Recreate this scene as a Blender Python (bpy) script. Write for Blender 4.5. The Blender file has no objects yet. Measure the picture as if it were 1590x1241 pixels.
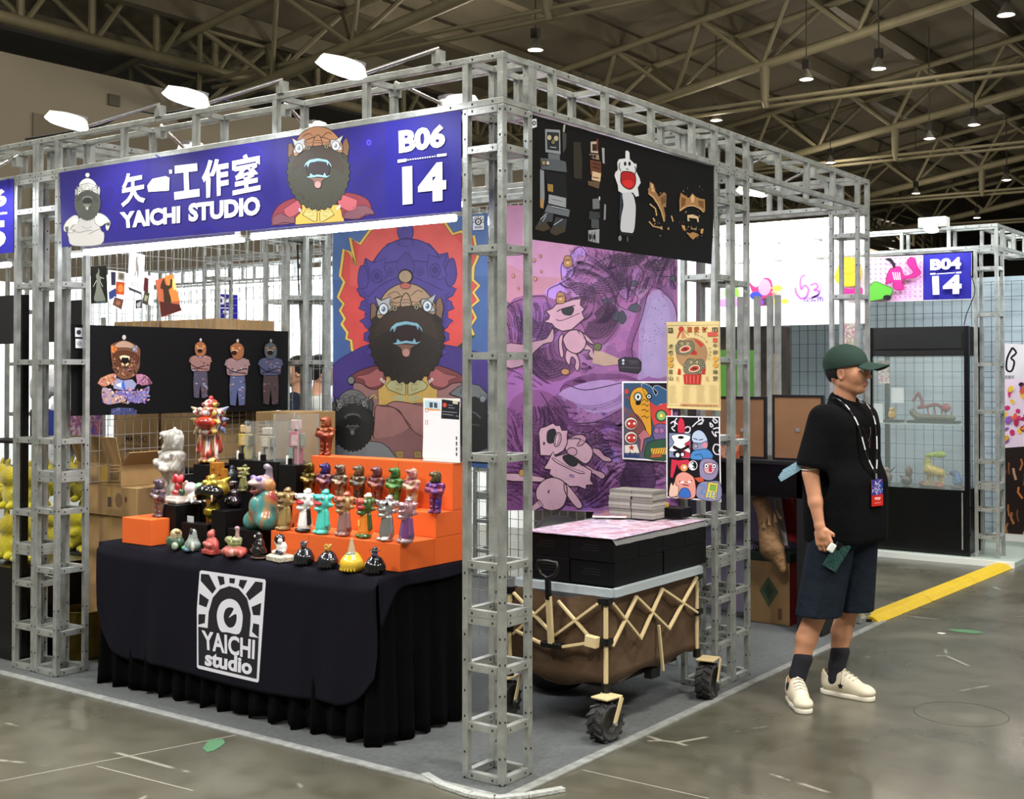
import bpy, bmesh, math, random, json
import numpy as np
import openvdb
from mathutils import Vector, Matrix, Euler
from mathutils.geometry import tessellate_polygon
random.seed(7); np.random.seed(7)
PI = math.pi
SC = bpy.context.scene
COL = SC.collection

def S(h):
    h = h.lstrip('#'); c = [int(h[i:i+2], 16)/255 for i in (0, 2, 4)]
    return tuple(x/12.92 if x <= .04045 else ((x+.055)/1.055)**2.4 for x in c)

# ---------------------------------------------------------------- camera, world, lights, exposure
FPX, PITCH, YAW, PY = 1923.49, 0.013523, 0.628984, 551.93
CAMP = Vector((2.83826, -3.84101, 1.6))
cd = bpy.data.cameras.new('camera'); cam = bpy.data.objects.new('camera', cd); COL.objects.link(cam)
cam.location = CAMP; cam.rotation_euler = (PI/2+PITCH, 0, YAW)
cd.sensor_width = 36; cd.sensor_fit = 'HORIZONTAL'; cd.lens = FPX/1590*36
cd.shift_y = (PY-620.5)/1590; cd.clip_start = .05; cd.clip_end = 400
SC.camera = cam
SC.view_settings.view_transform = 'Standard'; SC.view_settings.look = 'None'
SC.view_settings.exposure = 0.0; SC.view_settings.gamma = 1; SC.view_settings.use_curve_mapping = False
w = bpy.data.worlds.new('hall_air'); SC.world = w; w.use_nodes = True
w.node_tree.nodes['Background'].inputs[0].default_value = (*S('#c9c8bd'), 1)
w.node_tree.nodes['Background'].inputs[1].default_value = .30

def light(name, kind, loc, energy, color='#ffffff', rot=(0, 0, 0), size=.2, sy=None, spot=None, blend=.5, spread=None):
    d = bpy.data.lights.new(name, kind); d.energy = energy; d.color = S(color)
    if kind == 'AREA':
        d.size = size
        if sy: d.shape = 'RECTANGLE'; d.size_y = sy
        if spread: d.spread = spread
    else: d.shadow_soft_size = size
    if spot: d.spot_size = spot; d.spot_blend = blend
    o = bpy.data.objects.new(name, d); COL.objects.link(o); o.location = loc; o.rotation_euler = rot
    return o
HALL = [(-15.5, 22.4), (-11.1, 29.6), (-9, 29.6), (-15.8, 33.3), (-11.1, 40.7), (-9.1, 39.1), (-15.9, 43.5), (-11.4, 52.3),
        (-15.9, 54), (-16.2, 65.1), (-25.6, 78.9), (-4.8, 26.3)]
for x, y in HALL: light('hall_light', 'POINT', (x, y, 9.75), 300, '#fff0da', size=.2)
for x, y in ((-20, 5), (-20, 11.5), (-19, 24.5), (-12, 11), (-7, 17), (2, 12), (1, 30), (1, 45)): light('hall_light', 'POINT', (x, y, 9.6), 400, '#fff0da', size=.3)  # added fill points with no lamp body, lifting roof and left wall
for x in (-10, 0, 10):
    for y in (-9, 1): light('hall_light', 'POINT', (x, y, 9.6), 260, '#fff4e6', size=.5)  # more added points, no fixtures, brightening the roof over the near area
for x, y in ((-4, -7), (3, -7), (9, -3), (8, 4), (-9, -4), (3, 1)): light('hall_light', 'SPOT', (x, y, 9.4), 2300, '#fffaf2', size=.5, spot=2.3)  # added downward fill spots without fixtures, for front floor and booth

# ---------------------------------------------------------------- pixel -> point on a real plane
_F = Vector((-math.sin(YAW)*math.cos(PITCH), math.cos(YAW)*math.cos(PITCH), math.sin(PITCH)))
_R = Vector((math.cos(YAW), math.sin(YAW), 0)); _U = _R.cross(_F)
def un(u, v, ax, val):
    d = _F + _R*((u-795)/FPX) - _U*((v-PY)/FPX)
    return CAMP + d*((val-CAMP[ax])/d[ax])
def depth(p): return (Vector(p)-CAMP).dot(_F)
def zat(p, v):
    """height of pixel row v on the vertical line through p"""
    p = Vector(p); u = 795+FPX*(p-CAMP).dot(_R)/depth(p)
    d = _F + _R*((u-795)/FPX) - _U*((v-PY)/FPX)
    return (CAMP + d*(depth(p)))[2]

# ---------------------------------------------------------------- materials
_M = {}
def M(name, col='#808080', rough=.6, metal=0, noise=0, nscale=8, ncol=None, bump=0, bscale=60, emit=0, trans=0, ior=1.45,
      coat=0, alpha=1, attr=False, stretch=None, sheen=0, marble=None, wave=None, spec=None, bdist=.01, detail=4):
    if name in _M: return _M[name]
    m = bpy.data.materials.new(name); m.use_nodes = True; nt = m.node_tree; N = nt.nodes; L = nt.links
    b = N['Principled BSDF']; c = S(col)
    b.inputs['Base Color'].default_value = (*c, 1); b.inputs['Roughness'].default_value = rough
    b.inputs['Metallic'].default_value = metal; b.inputs['IOR'].default_value = ior
    if spec is not None: b.inputs['Specular IOR Level'].default_value = spec
    if coat: b.inputs['Coat Weight'].default_value = coat; b.inputs['Coat Roughness'].default_value = .08
    if sheen: b.inputs['Sheen Weight'].default_value = sheen
    if trans: b.inputs['Transmission Weight'].default_value = trans
    if alpha < 1: b.inputs['Alpha'].default_value = alpha
    tc = N.new('ShaderNodeTexCoord'); src = tc.outputs['Object']
    if stretch:
        mp = N.new('ShaderNodeMapping'); mp.inputs['Scale'].default_value = stretch; L.new(src, mp.inputs[0]); src = mp.outputs[0]
    if attr:
        a = N.new('ShaderNodeAttribute'); a.attribute_name = 'Col'; base = a.outputs['Color']; L.new(base, b.inputs['Base Color'])
        if emit: L.new(base, b.inputs['Emission Color']); b.inputs['Emission Strength'].default_value = emit
    elif emit:
        b.inputs['Emission Color'].default_value = (*c, 1); b.inputs['Emission Strength'].default_value = emit
    if noise or marble:
        n = N.new('ShaderNodeTexNoise'); n.inputs['Scale'].default_value = nscale; n.inputs['Detail'].default_value = detail
        if marble: n.inputs['Distortion'].default_value = 1.2
        L.new(src, n.inputs[0])
        r = N.new('ShaderNodeValToRGB'); L.new(n.outputs[0], r.inputs[0]); e = r.color_ramp
        if marble:
            k = len(marble)
            for i, h in enumerate(marble):
                pos = .3+.4*i/(k-1)
                el = e.elements[i] if i < 2 else e.elements.new(pos)
                el.position = pos; el.color = (*S(h), 1)
            L.new(r.outputs[0], b.inputs['Base Color'])
        else:
            c2 = S(ncol) if ncol else tuple(x*(1-noise) for x in c)
            e.elements[0].position = .35; e.elements[1].position = .65
            if attr:
                e.elements[0].color = (1-noise, 1-noise, 1-noise, 1); e.elements[1].color = (1, 1, 1, 1)
                mx = N.new('ShaderNodeMix'); mx.data_type = 'RGBA'; mx.blend_type = 'MULTIPLY'; mx.inputs[0].default_value = 1
                L.new(base, mx.inputs[6]); L.new(r.outputs[0], mx.inputs[7]); L.new(mx.outputs[2], b.inputs['Base Color'])
            else:
                e.elements[0].color = (*c2, 1); e.elements[1].color = (*c, 1); L.new(r.outputs[0], b.inputs['Base Color'])
    if bump or wave:
        bp = N.new('ShaderNodeBump'); bp.inputs['Strength'].default_value = bump or .6; bp.inputs['Distance'].default_value = bdist
        if wave:
            t = N.new('ShaderNodeTexWave'); t.wave_type = 'BANDS'; t.bands_direction = wave[0]; t.inputs['Scale'].default_value = wave[1]
        else:
            t = N.new('ShaderNodeTexNoise'); t.inputs['Scale'].default_value = bscale; t.inputs['Detail'].default_value = 3
        L.new(src, t.inputs[0]); L.new(t.outputs[0 if not wave else 1], bp.inputs['Height']); L.new(bp.outputs[0], b.inputs['Normal'])
    _M[name] = m
    return m

# ---------------------------------------------------------------- mesh builder
class MB:
    def __init__(s): s.v = []; s.f = []; s.c = []; s.n = False
    def add(s, vs, fs, col=None):
        k = len(s.v); s.v += [tuple(v) for v in vs]; s.f += [tuple(i+k for i in f) for f in fs]; s.c += [col]*len(fs)
        if col: s.n = True
        return s
    def box(s, a, b, col=None):
        x0, y0, z0 = a; x1, y1, z1 = b
        return s.add([(x0,y0,z0),(x1,y0,z0),(x1,y1,z0),(x0,y1,z0),(x0,y0,z1),(x1,y0,z1),(x1,y1,z1),(x0,y1,z1)],
                     [(0,3,2,1),(4,5,6,7),(0,1,5,4),(1,2,6,5),(2,3,7,6),(3,0,4,7)], col)
    def obox(s, c, h, m, col=None):
        m = m.to_3x3() if hasattr(m, 'to_3x3') else m
        vs = [Vector(c)+m@Vector((x*h[0], y*h[1], z*h[2])) for z in (-1, 1) for x, y in ((-1,-1),(1,-1),(1,1),(-1,1))]
        return s.add(vs, [(0,3,2,1),(4,5,6,7),(0,1,5,4),(1,2,6,5),(2,3,7,6),(3,0,4,7)], col)
    def bar(s, a, b, w, h=None, up=(0, 0, 1), col=None):
        a = Vector(a); b = Vector(b); d = (b-a); l = d.length; d.normalize(); up = Vector(up)
        x = d.cross(up)
        if x.length < 1e-4: x = d.cross(Vector((0, 1, 0)))
        x.normalize(); y = x.cross(d); m = Matrix((x, d, y)).transposed()
        return s.obox((a+b)/2, (w/2, l/2, (h or w)/2), m, col)
    def tube(s, pts, r, n=8, col=None, cap=True, close=False):
        pts = [Vector(p) for p in pts]; rs = r if isinstance(r, (list, tuple)) else [r]*len(pts); vs = []; fs = []
        ref = None; m = len(pts)
        for i, p in enumerate(pts):
            if close: d = pts[(i+1) % m]-pts[i-1]
            else: d = pts[min(i+1, m-1)]-pts[max(i-1, 0)]
            if d.length < 1e-9: d = Vector((0, 0, 1))
            d.normalize()
            if ref is None:
                ref = Vector((0, 0, 1)) if abs(d.z) < .9 else Vector((1, 0, 0))
            x = (ref-d*ref.dot(d)).normalized(); y = d.cross(x); ref = x
            for k in range(n):
                t = 2*PI*k/n; vs.append(p+(x*math.cos(t)+y*math.sin(t))*rs[i])
        for i in range(m-1 if not close else m):
            for k in range(n):
                j = (i+1) % m
                fs.append((i*n+k, i*n+(k+1) % n, j*n+(k+1) % n, j*n+k))
        if cap and not close: fs += [tuple(range(n-1, -1, -1)), tuple((m-1)*n+k for k in range(n))]
        return s.add(vs, fs, col)
    def cyl(s, a, b, r, n=12, col=None, r2=None): return s.tube([a, b], [r, r if r2 is None else r2], n, col)
    def lathe(s, prof, c=(0, 0, 0), n=20, col=None, m=None):
        vs = []; fs = []
        for r, z in prof:
            for k in range(n):
                t = 2*PI*k/n; v = Vector((r*math.cos(t), r*math.sin(t), z))
                vs.append(Vector(c)+(m@v if m else v))
        for i in range(len(prof)-1):
            for k in range(n): fs.append((i*n+k, i*n+(k+1) % n, (i+1)*n+(k+1) % n, (i+1)*n+k))
        if prof[0][0] > 1e-5: fs.append(tuple(range(n-1, -1, -1)))
        if prof[-1][0] > 1e-5: fs.append(tuple((len(prof)-1)*n+k for k in range(n)))
        return s.add(vs, fs, col)
    def ell(s, c, r, col=None, n=14, m=None):
        prof = [(math.sin(PI*i/8), -math.cos(PI*i/8)) for i in range(9)]; vs = []; fs = []
        for a, z in prof:
            for k in range(n):
                t = 2*PI*k/n; v = Vector((a*math.cos(t)*r[0], a*math.sin(t)*r[1], z*r[2])); vs.append(Vector(c)+(m@v if m else v))
        for i in range(8):
            for k in range(n): fs.append((i*n+k, i*n+(k+1) % n, (i+1)*n+(k+1) % n, (i+1)*n+k))
        return s.add(vs, fs, col)
    def prism(s, poly, a, b, ax=2, col=None):
        """polygon in the plane across axis ax, extruded from a to b"""
        def mk(p, t): q = list(p); q.insert(ax, t); return q
        n = len(poly); vs = [mk(p, a) for p in poly]+[mk(p, b) for p in poly]
        fs = [tuple(range(n-1, -1, -1)), tuple(range(n, 2*n))]+[(i, (i+1) % n, n+(i+1) % n, n+i) for i in range(n)]
        return s.add(vs, fs, col)
    def grid(s, fn, nu, nv, col=None, closeu=False):
        vs = [fn(i/nu, j/nv) for j in range(nv+1) for i in range(nu+1)]
        fs = [(j*(nu+1)+i, j*(nu+1)+i+1, (j+1)*(nu+1)+i+1, (j+1)*(nu+1)+i) for j in range(nv) for i in range(nu)]
        return s.add(vs, fs, col)
    def mesh(s, name, org=(0, 0, 0), smooth=False):
        me = bpy.data.meshes.new(name); o = Vector(org)
        me.from_pydata([(v[0]-o[0], v[1]-o[1], v[2]-o[2]) for v in s.v], [], s.f)
        if s.n: setcol(me, [c or (.5, .5, .5) for c in s.c])
        if smooth: shade(me, smooth)
        return me
    def build(s, name, mat, parent=None, label=None, cat=None, group=None, kind=None, smooth=False, org=None, bevel=0, fix=True):
        if org is None:
            if parent is not None: org = wloc(parent)
            else:
                a = np.array(s.v); org = ((a[:, 0].min()+a[:, 0].max())/2, (a[:, 1].min()+a[:, 1].max())/2, a[:, 2].min())
        me = s.mesh(name, org, smooth)
        if fix: normals(me)
        o = bpy.data.objects.new(name, me); COL.objects.link(o)
        if parent is not None: o.parent = parent; o.location = Vector(org)-wloc(parent)
        else: o.location = org
        me.materials.append(mat); tag(o, label, cat, group, kind)
        if bevel:
            bv = o.modifiers.new('b', 'BEVEL'); bv.width = bevel; bv.segments = 2; bv.limit_method = 'ANGLE'; bv.angle_limit = .7
        return o
def wloc(o):
    p = o.location.copy()
    while o.parent: o = o.parent; p += o.location
    return p
def normals(me):
    bm = bmesh.new(); bm.from_mesh(me); bmesh.ops.recalc_face_normals(bm, faces=bm.faces); bm.to_mesh(me); bm.free()
def shade(me, ang):
    me.polygons.foreach_set('use_smooth', [True]*len(me.polygons))
    if ang is not True and ang < 3: me.set_sharp_from_angle(angle=ang)
def setcol(me, fc):
    at = me.color_attributes.new('Col', 'FLOAT_COLOR', 'CORNER'); cnt = [len(p.vertices) for p in me.polygons]
    arr = np.repeat(np.array([(c[0], c[1], c[2], 1) for c in fc], dtype=np.float32), cnt, axis=0)
    at.data.foreach_set('color', arr.ravel())
def tag(o, label=None, cat=None, group=None, kind=None):
    if label: o['label'] = label
    if cat: o['category'] = cat
    if group: o['group'] = group
    if kind: o['kind'] = kind
    return o
def thing(name, label, cat, loc=(0, 0, 0), group=None, rz=0):
    o = bpy.data.objects.new(name, None); COL.objects.link(o); o.location = loc; o.rotation_euler = (0, 0, rz)
    o.empty_display_size = .05
    return tag(o, label, cat, group)
def inst(name, me, parent, loc, mat=None, rot=None, scale=None):
    o = bpy.data.objects.new(name, me); COL.objects.link(o)
    if parent is not None: o.parent = parent; o.location = Vector(loc)-wloc(parent)
    else: o.location = loc
    if rot: o.rotation_euler = rot
    if scale: o.scale = scale
    return o
def dup(o, loc, label=None, rz=None, mats=None):
    r = o.copy(); COL.objects.link(r); r.location = loc
    if label: r['label'] = label
    if rz is not None: r.rotation_euler = (0, 0, rz)
    for ch in list(o.children):
        c = ch.copy(); COL.objects.link(c); c.parent = r
        for g in list(ch.children):
            e = g.copy(); COL.objects.link(e); e.parent = c
    if mats:
        for c in [r]+list(r.children):
            if c.type == 'MESH' and c.material_slots and c.name.split('.')[0] in mats:
                c.material_slots[0].link = 'OBJECT'; c.material_slots[0].material = mats[c.name.split('.')[0]]
    return r

STEEL = M('galvanised_steel', '#bcc0bb', .38, .62, noise=.30, nscale=14, bump=.15, bscale=90)
DARK = M('bolt_hole_dark', '#101010', .7)
BLACK = M('matt_black', '#0b0b0c', .75)
BLACKG = M('gloss_black', '#0a0a0b', .25)
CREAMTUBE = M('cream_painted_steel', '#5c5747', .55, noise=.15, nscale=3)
LEDW = M('lit_led_face', '#f4f8ff', .5, emit=9)
WHITE = M('white_plastic', '#e6e6e2', .4)
PRINT = M('printed_sheet', attr=True, rough=.5, spec=.25)
CLOTHPRINT = M('printed_fabric', attr=True, rough=.85, bump=.15, bscale=500, noise=.08, nscale=3)

# ---------------------------------------------------------------- the hall
def tiles(name, x0, x1, y0, y1, z, mat, kind='structure', label=None):
    return MB().add([(x0,y0,z),(x1,y0,z),(x1,y1,z),(x0,y1,z)], [(0,1,2,3)]).build(name, mat, kind=kind, label=label)
def floor_mat():
    m = bpy.data.materials.new('polished_concrete'); m.use_nodes = True; nt = m.node_tree; N = nt.nodes; L = nt.links; b = N['Principled BSDF']
    tc = N.new('ShaderNodeTexCoord')
    def noise(sc, det, dist=0):
        n = N.new('ShaderNodeTexNoise'); n.inputs['Scale'].default_value = sc; n.inputs['Detail'].default_value = det
        n.inputs['Distortion'].default_value = dist; L.new(tc.outputs['Object'], n.inputs[0]); return n
    def ramp(src, a, ca, bb, cb):
        r = N.new('ShaderNodeValToRGB'); L.new(src, r.inputs[0]); e = r.color_ramp.elements
        e[0].position = a; e[0].color = (*S(ca), 1); e[1].position = bb; e[1].color = (*S(cb), 1); return r
    n1 = noise(1.1, 8, .6); r1 = ramp(n1.outputs[0], .30, '#403f36', .72, '#656356')
    n2 = noise(6, 6, .3); r2 = ramp(n2.outputs[0], .45, '#ffffff', .75, '#c9c6b8')
    mx = N.new('ShaderNodeMix'); mx.data_type = 'RGBA'; mx.blend_type = 'MULTIPLY'; mx.inputs[0].default_value = .8
    L.new(r1.outputs[0], mx.inputs[6]); L.new(r2.outputs[0], mx.inputs[7])
    n3 = noise(.6, 3); r3 = N.new('ShaderNodeMapRange'); r3.inputs[3].default_value = .16; r3.inputs[4].default_value = .42
    L.new(n1.outputs[0], r3.inputs[0]); L.new(r3.outputs[0], b.inputs['Roughness'])
    # thin pale scratches
    v = N.new('ShaderNodeTexVoronoi'); v.feature = 'DISTANCE_TO_EDGE'; v.inputs['Scale'].default_value = .55
    L.new(tc.outputs['Object'], v.inputs[0]); r4 = ramp(v.outputs[0], .0, '#ffffff', .006, '#000000')
    n5 = noise(3, 4); r5 = ramp(n5.outputs[0], .55, '#000000', .6, '#ffffff')
    mm = N.new('ShaderNodeMath'); mm.operation = 'MULTIPLY'; L.new(r4.outputs[0], mm.inputs[0]); L.new(r5.outputs[0], mm.inputs[1])
    m2 = N.new('ShaderNodeMix'); m2.data_type = 'RGBA'; L.new(mm.outputs[0], m2.inputs[0]); L.new(mx.outputs[2], m2.inputs[6])
    m2.inputs[7].default_value = (*S('#a5a396'), 1)
    L.new(m2.outputs[2], b.inputs['Base Color'])
    bp = N.new('ShaderNodeBump'); bp.inputs['Strength'].default_value = .06; L.new(n2.outputs[0], bp.inputs['Height']); L.new(bp.outputs[0], b.inputs['Normal'])
    return m
FLOORM = floor_mat()
tiles('floor', -40, 30, -12, 95, 0, FLOORM)
CARPET = M('grey_carpet', '#5e6262', .95, noise=.2, nscale=40, bump=.5, bscale=700)
def carpet(x0, x1, y0, y1, nm='platform_carpet'):
    MB().box((x0, y0, 0.001), (x1, y1, .006)).build('floor_carpet', CARPET, kind='structure')
carpet(-3.1, .07, -.09, 2.0); carpet(-3.1, .07, 2.0, 4.0); carpet(-6.3, -3.1, -.09, 2.0); carpet(-6.3, -3.1, 2.0, 4.0)
TAPE = M('clear_pvc_tape', '#9b9e9a', .25, noise=.3, nscale=20)
MB().box((-6.3, -.125, .001), (.07, -.075, .008)).box((.055, -.125, .001), (.1, 4.0, .008)).build('trim_1', TAPE, kind='structure')
# sagging film wrapped round the corner foot
f = MB(); pp = [(-.34, -.06), (-.2, -.12), (-.05, -.14), (.05, -.12), (.13, -.02), (.2, .12)]
for i in range(len(pp)-1): f.bar((pp[i][0], pp[i][1], .008), (pp[i+1][0], pp[i+1][1], .008), .035, .012)
f.build('tape_strip', M('crumpled_film', '#b4b8b4', .2, bump=1, bscale=60), label='crumpled clear tape wrapped round the foot of the corner post', cat='tape')

WALLM = M('hall_wall_paint', '#989283', .85, noise=.08, nscale=.4)
wx = -27.0
MB().box((wx-.4, -12, 0), (wx, 95, 10.0)).build('wall_left', WALLM, kind='structure')
pq = un(52, 175, 0, wx+.06)
MB().box((wx, pq.y, 3.0), (wx+.06, 40, pq.z)).build('trim_2', M('wall_panel_paint', '#7f796b', .85), kind='structure')
p = un(176, 156, 0, wx+.02)
MB().box((wx, p.y-.18, p.z-.16), (wx+.08, p.y+.18, p.z+.16)).build('wall_vent', M('vent_grey', '#5d5a50', .8), label='small square vent high on the beige hall wall', cat='vent')
MB().box((-40, 95, 0), (30, 95.4, 16)).build('wall_back', M('dark_end_wall', '#2c2a26', .9), kind='structure')

SL = .16
def zl(x): return 10.835+SL*(x+16.9)
ROOFM = M('corrugated_roof', '#7d7664', .8, wave=('Y', 6.0), bump=.9, bdist=.05, noise=.12, nscale=.5)
r = MB(); r.add([(-40, -14, zl(-40)+2.5), (31, -14, zl(31)+2.5), (31, 96, zl(31)+2.5), (-40, 96, zl(-40)+2.5)], [(0, 3, 2, 1)])
r.build('ceiling', ROOFM, kind='structure', fix=False)
# purlin beams along Y under the sheet
xn = [-16.9+3.1*k for k in range(-4, 9)]
for k, x in enumerate(xn):
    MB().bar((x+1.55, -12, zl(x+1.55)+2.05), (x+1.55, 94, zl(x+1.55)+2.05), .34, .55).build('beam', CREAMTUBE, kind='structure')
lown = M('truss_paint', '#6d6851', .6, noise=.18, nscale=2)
for j, Y in enumerate((20.3, 32.5, 44.7, 56.9, 69.1)):
    t = thing('roof_truss', ['nearest cream tubular roof truss rising above the booth corner',
        'second cream tubular truss from the front, behind the black banner top', 'third cream roof truss, over the far right booth',
        'fourth cream roof truss back under the hall roof', 'farthest cream roof truss at the dark end of the hall'][j], 'roof truss', (xn[0], Y, zl(xn[0])))
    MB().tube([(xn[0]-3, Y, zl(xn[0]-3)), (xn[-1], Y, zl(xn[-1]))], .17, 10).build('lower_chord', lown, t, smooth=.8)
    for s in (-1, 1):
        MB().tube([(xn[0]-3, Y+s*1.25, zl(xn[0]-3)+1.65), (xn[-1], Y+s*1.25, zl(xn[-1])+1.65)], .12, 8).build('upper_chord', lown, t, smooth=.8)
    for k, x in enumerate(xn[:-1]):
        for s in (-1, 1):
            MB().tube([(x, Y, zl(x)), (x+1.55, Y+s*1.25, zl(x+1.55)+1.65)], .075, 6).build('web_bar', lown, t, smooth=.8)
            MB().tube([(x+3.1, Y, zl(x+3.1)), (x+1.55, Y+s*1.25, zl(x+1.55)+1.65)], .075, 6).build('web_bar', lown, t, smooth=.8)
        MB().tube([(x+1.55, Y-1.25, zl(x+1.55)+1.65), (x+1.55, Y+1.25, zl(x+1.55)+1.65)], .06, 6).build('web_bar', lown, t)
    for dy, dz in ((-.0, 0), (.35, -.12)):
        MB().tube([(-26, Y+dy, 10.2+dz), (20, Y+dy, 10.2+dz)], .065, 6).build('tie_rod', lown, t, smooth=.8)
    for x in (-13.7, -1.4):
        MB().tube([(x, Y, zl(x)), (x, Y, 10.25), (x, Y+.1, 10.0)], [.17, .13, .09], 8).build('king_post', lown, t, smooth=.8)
for i, x0 in enumerate((-25.2,)):
    t = thing('roof_truss', 'long cream lattice truss running beside the beige hall wall', 'roof truss', (x0, -10, 10.35))
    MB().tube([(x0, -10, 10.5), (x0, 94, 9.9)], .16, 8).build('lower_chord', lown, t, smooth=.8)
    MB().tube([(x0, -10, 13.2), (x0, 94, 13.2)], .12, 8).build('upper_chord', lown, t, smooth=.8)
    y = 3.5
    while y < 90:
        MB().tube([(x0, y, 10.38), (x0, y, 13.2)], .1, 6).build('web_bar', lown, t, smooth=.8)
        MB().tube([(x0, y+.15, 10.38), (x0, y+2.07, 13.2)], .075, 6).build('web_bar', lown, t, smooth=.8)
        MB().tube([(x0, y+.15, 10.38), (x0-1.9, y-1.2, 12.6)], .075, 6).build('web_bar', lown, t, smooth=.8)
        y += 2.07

# hanging bell lamps
LAMPB = M('lamp_reflector', '#8f8d86', .35, .6)
def bell(x, y, z, lab, lit=True):
    t = thing('hanging_lamp', lab, 'lamp', (x, y, z), 'high bay lamps')
    MB().lathe([(.2, 0), (.19, .03), (.12, .16), (.06, .26), (.05, .3), (0, .3)], (x, y, z), 14).build('reflector', LAMPB, t, smooth=.8)
    MB().box((x-.1, y-.08, z+.3), (x+.1, y+.08, z+.56)).build('ballast_box', M('ballast', '#26251f', .6), t)
    MB().cyl((x, y, z+.56), (x, y, zl(x)+2.2), .02, 6).build('hanging_cord', M('cord', '#3b392f', .7), t)
    MB().lathe([(0, -.012), (.12, -.01), (.185, .015)], (x, y, z), 14).build('lit_glass', M('lit_glass', '#fff3e4', .4, emit=14 if lit else .0) if lit else M('unlit_glass', '#b0aea2', .3), t, smooth=True)
LL = ['above the booth corner post', 'second from the booth corner, above the black banner', 'beside the one above the black banner, to its right', 'just over the right end of the black banner beam',
      'right of the middle, lower of a close pair', 'right of the middle, upper of a close pair', 'over the far end of the right-hand beam', 'close to the right edge of the picture, lower',
      'small, between the far corner post and the far booth', 'small, above the B04 sign', 'tiny, glimpsed under the B04 beam', 'unlit, at the top right']
for i, (x, y) in enumerate(HALL): bell(x, y, 9.95, ('lit bell-shaped hall lamp ' if i != 11 else 'bell-shaped hall lamp ')+LL[i], i != 11)
# ---------------------------------------------------------------- steel box truss stands
TW = .028
rx = MB().box((TW, 0, 0), (.2-TW, TW, TW)).mesh('rung_x'); ry = MB().box((0, TW, 0), (TW, .2-TW, TW)).mesh('rung_y')
for me in (rx, ry): me.materials.append(STEEL); normals(me)
def column(x0, y0, levels, top, name, label, holes=True, joints=()):
    t = thing('truss_post', label, 'post', (x0, y0, 0), 'steel truss posts')
    W = .2
    for a, b in ((0, 0), (W-TW, 0), (0, W-TW), (W-TW, W-TW)):
        MB().box((x0+a, y0+b, .008), (x0+a+TW, y0+b+TW, top)).build('upright', STEEL, t, bevel=.003)
    for z in levels:
        inst('rung', rx, t, (x0, y0, z)); inst('rung', rx, t, (x0, y0+W-TW, z))
        inst('rung', ry, t, (x0, y0, z)); inst('rung', ry, t, (x0+W-TW, y0, z))
    if holes:
        h = MB()
        def hx(x, z, y=y0): h.add([(x+.0045*math.cos(q), y-.0008, z+.0055*math.sin(q)) for q in [i*PI/3 for i in range(6)]], [tuple(range(6))])
        def hy(y, z, x=x0+W): h.add([(x+.0008, y+.0045*math.cos(q), z+.0055*math.sin(q)) for q in [i*PI/3 for i in range(6)]], [tuple(range(6))])
        for z in levels:
            for a in (.05, .15):
                hx(x0+a, z+TW/2); hy(y0+a, z+TW/2); hx(x0+a, z+TW/2, y0+W-TW); hy(y0+a, z+TW/2, x0+TW)
        for za in [z+o for z in joints for o in (-.17, -.07, .07, .17)]:
            for a in (TW/2, W-TW/2): hx(x0+a, za); hy(y0+a, za)
            hy(y0+W-TW/2, za, x0+TW); hx(x0+W-TW/2, za, y0+W-TW)
        h.build('bolt_holes', DARK, t, fix=False, kind='stuff')
    return t
ZB, ZT = 2.64, 2.845
LV = [.008, .20, .43, .613, .642, .83, 1.25, 1.65, 2.07, 2.46, ZB-TW]
LV2 = [.008, .21, .54, .85, 1.02, 1.049, 1.22, 1.64, 2.05, 2.45, ZB-TW]
LV3 = [.008, .22, .45, .62, .649, .83, 1.22, 1.64, 2.05, 2.45, ZB-TW]
J1 = (.18, .64, 2.45); J2 = (.18, 1.04, 2.45)
column(-.2, 0, LV, ZB, '', 'bare steel truss post at the near corner beside the black table skirt', joints=J1)
column(-3.1, 0, LV2, ZB, '', 'steel truss post at the left end of the blue sign, own side', joints=J2)
column(-3.302, 0, LV3, ZB, '', 'steel truss post with a red smear, against the left end post', joints=J1)
column(-.2, 1.8, LV, ZB, '', 'steel truss post directly behind the wagon with posters taped to it', joints=J1)
column(-.2, 2.002, LV3, ZB, '', 'steel truss post touching the one behind the wagon, aisle end', joints=J1)
column(-.2, 3.8, LV, ZB, '', 'steel truss post at the far corner behind the cap wearer', joints=J1)
column(-3.1, 1.8, LV, ZB, '', 'steel truss post at the inside back corner left of the large lion poster')
column(-3.302, 1.8, LV3, ZB, '', 'steel truss post inside the back corner, farther from the lion poster')
column(-3.1, 2.002, LV2, ZB, '', 'steel truss post behind the back corner posts')
column(-3.1, 3.8, LV, ZB, '', 'steel truss post seen through the grid behind the booth')
column(-6.3, 0, LV, ZB, '', 'steel truss post of the booth to the left, at the picture edge')
column(-6.3, 1.8, LV, ZB, '', 'steel truss post at the back of the booth to the left')
column(-6.3, 3.8, LV, ZB, '', 'steel truss post far behind the booth to the left')

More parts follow.
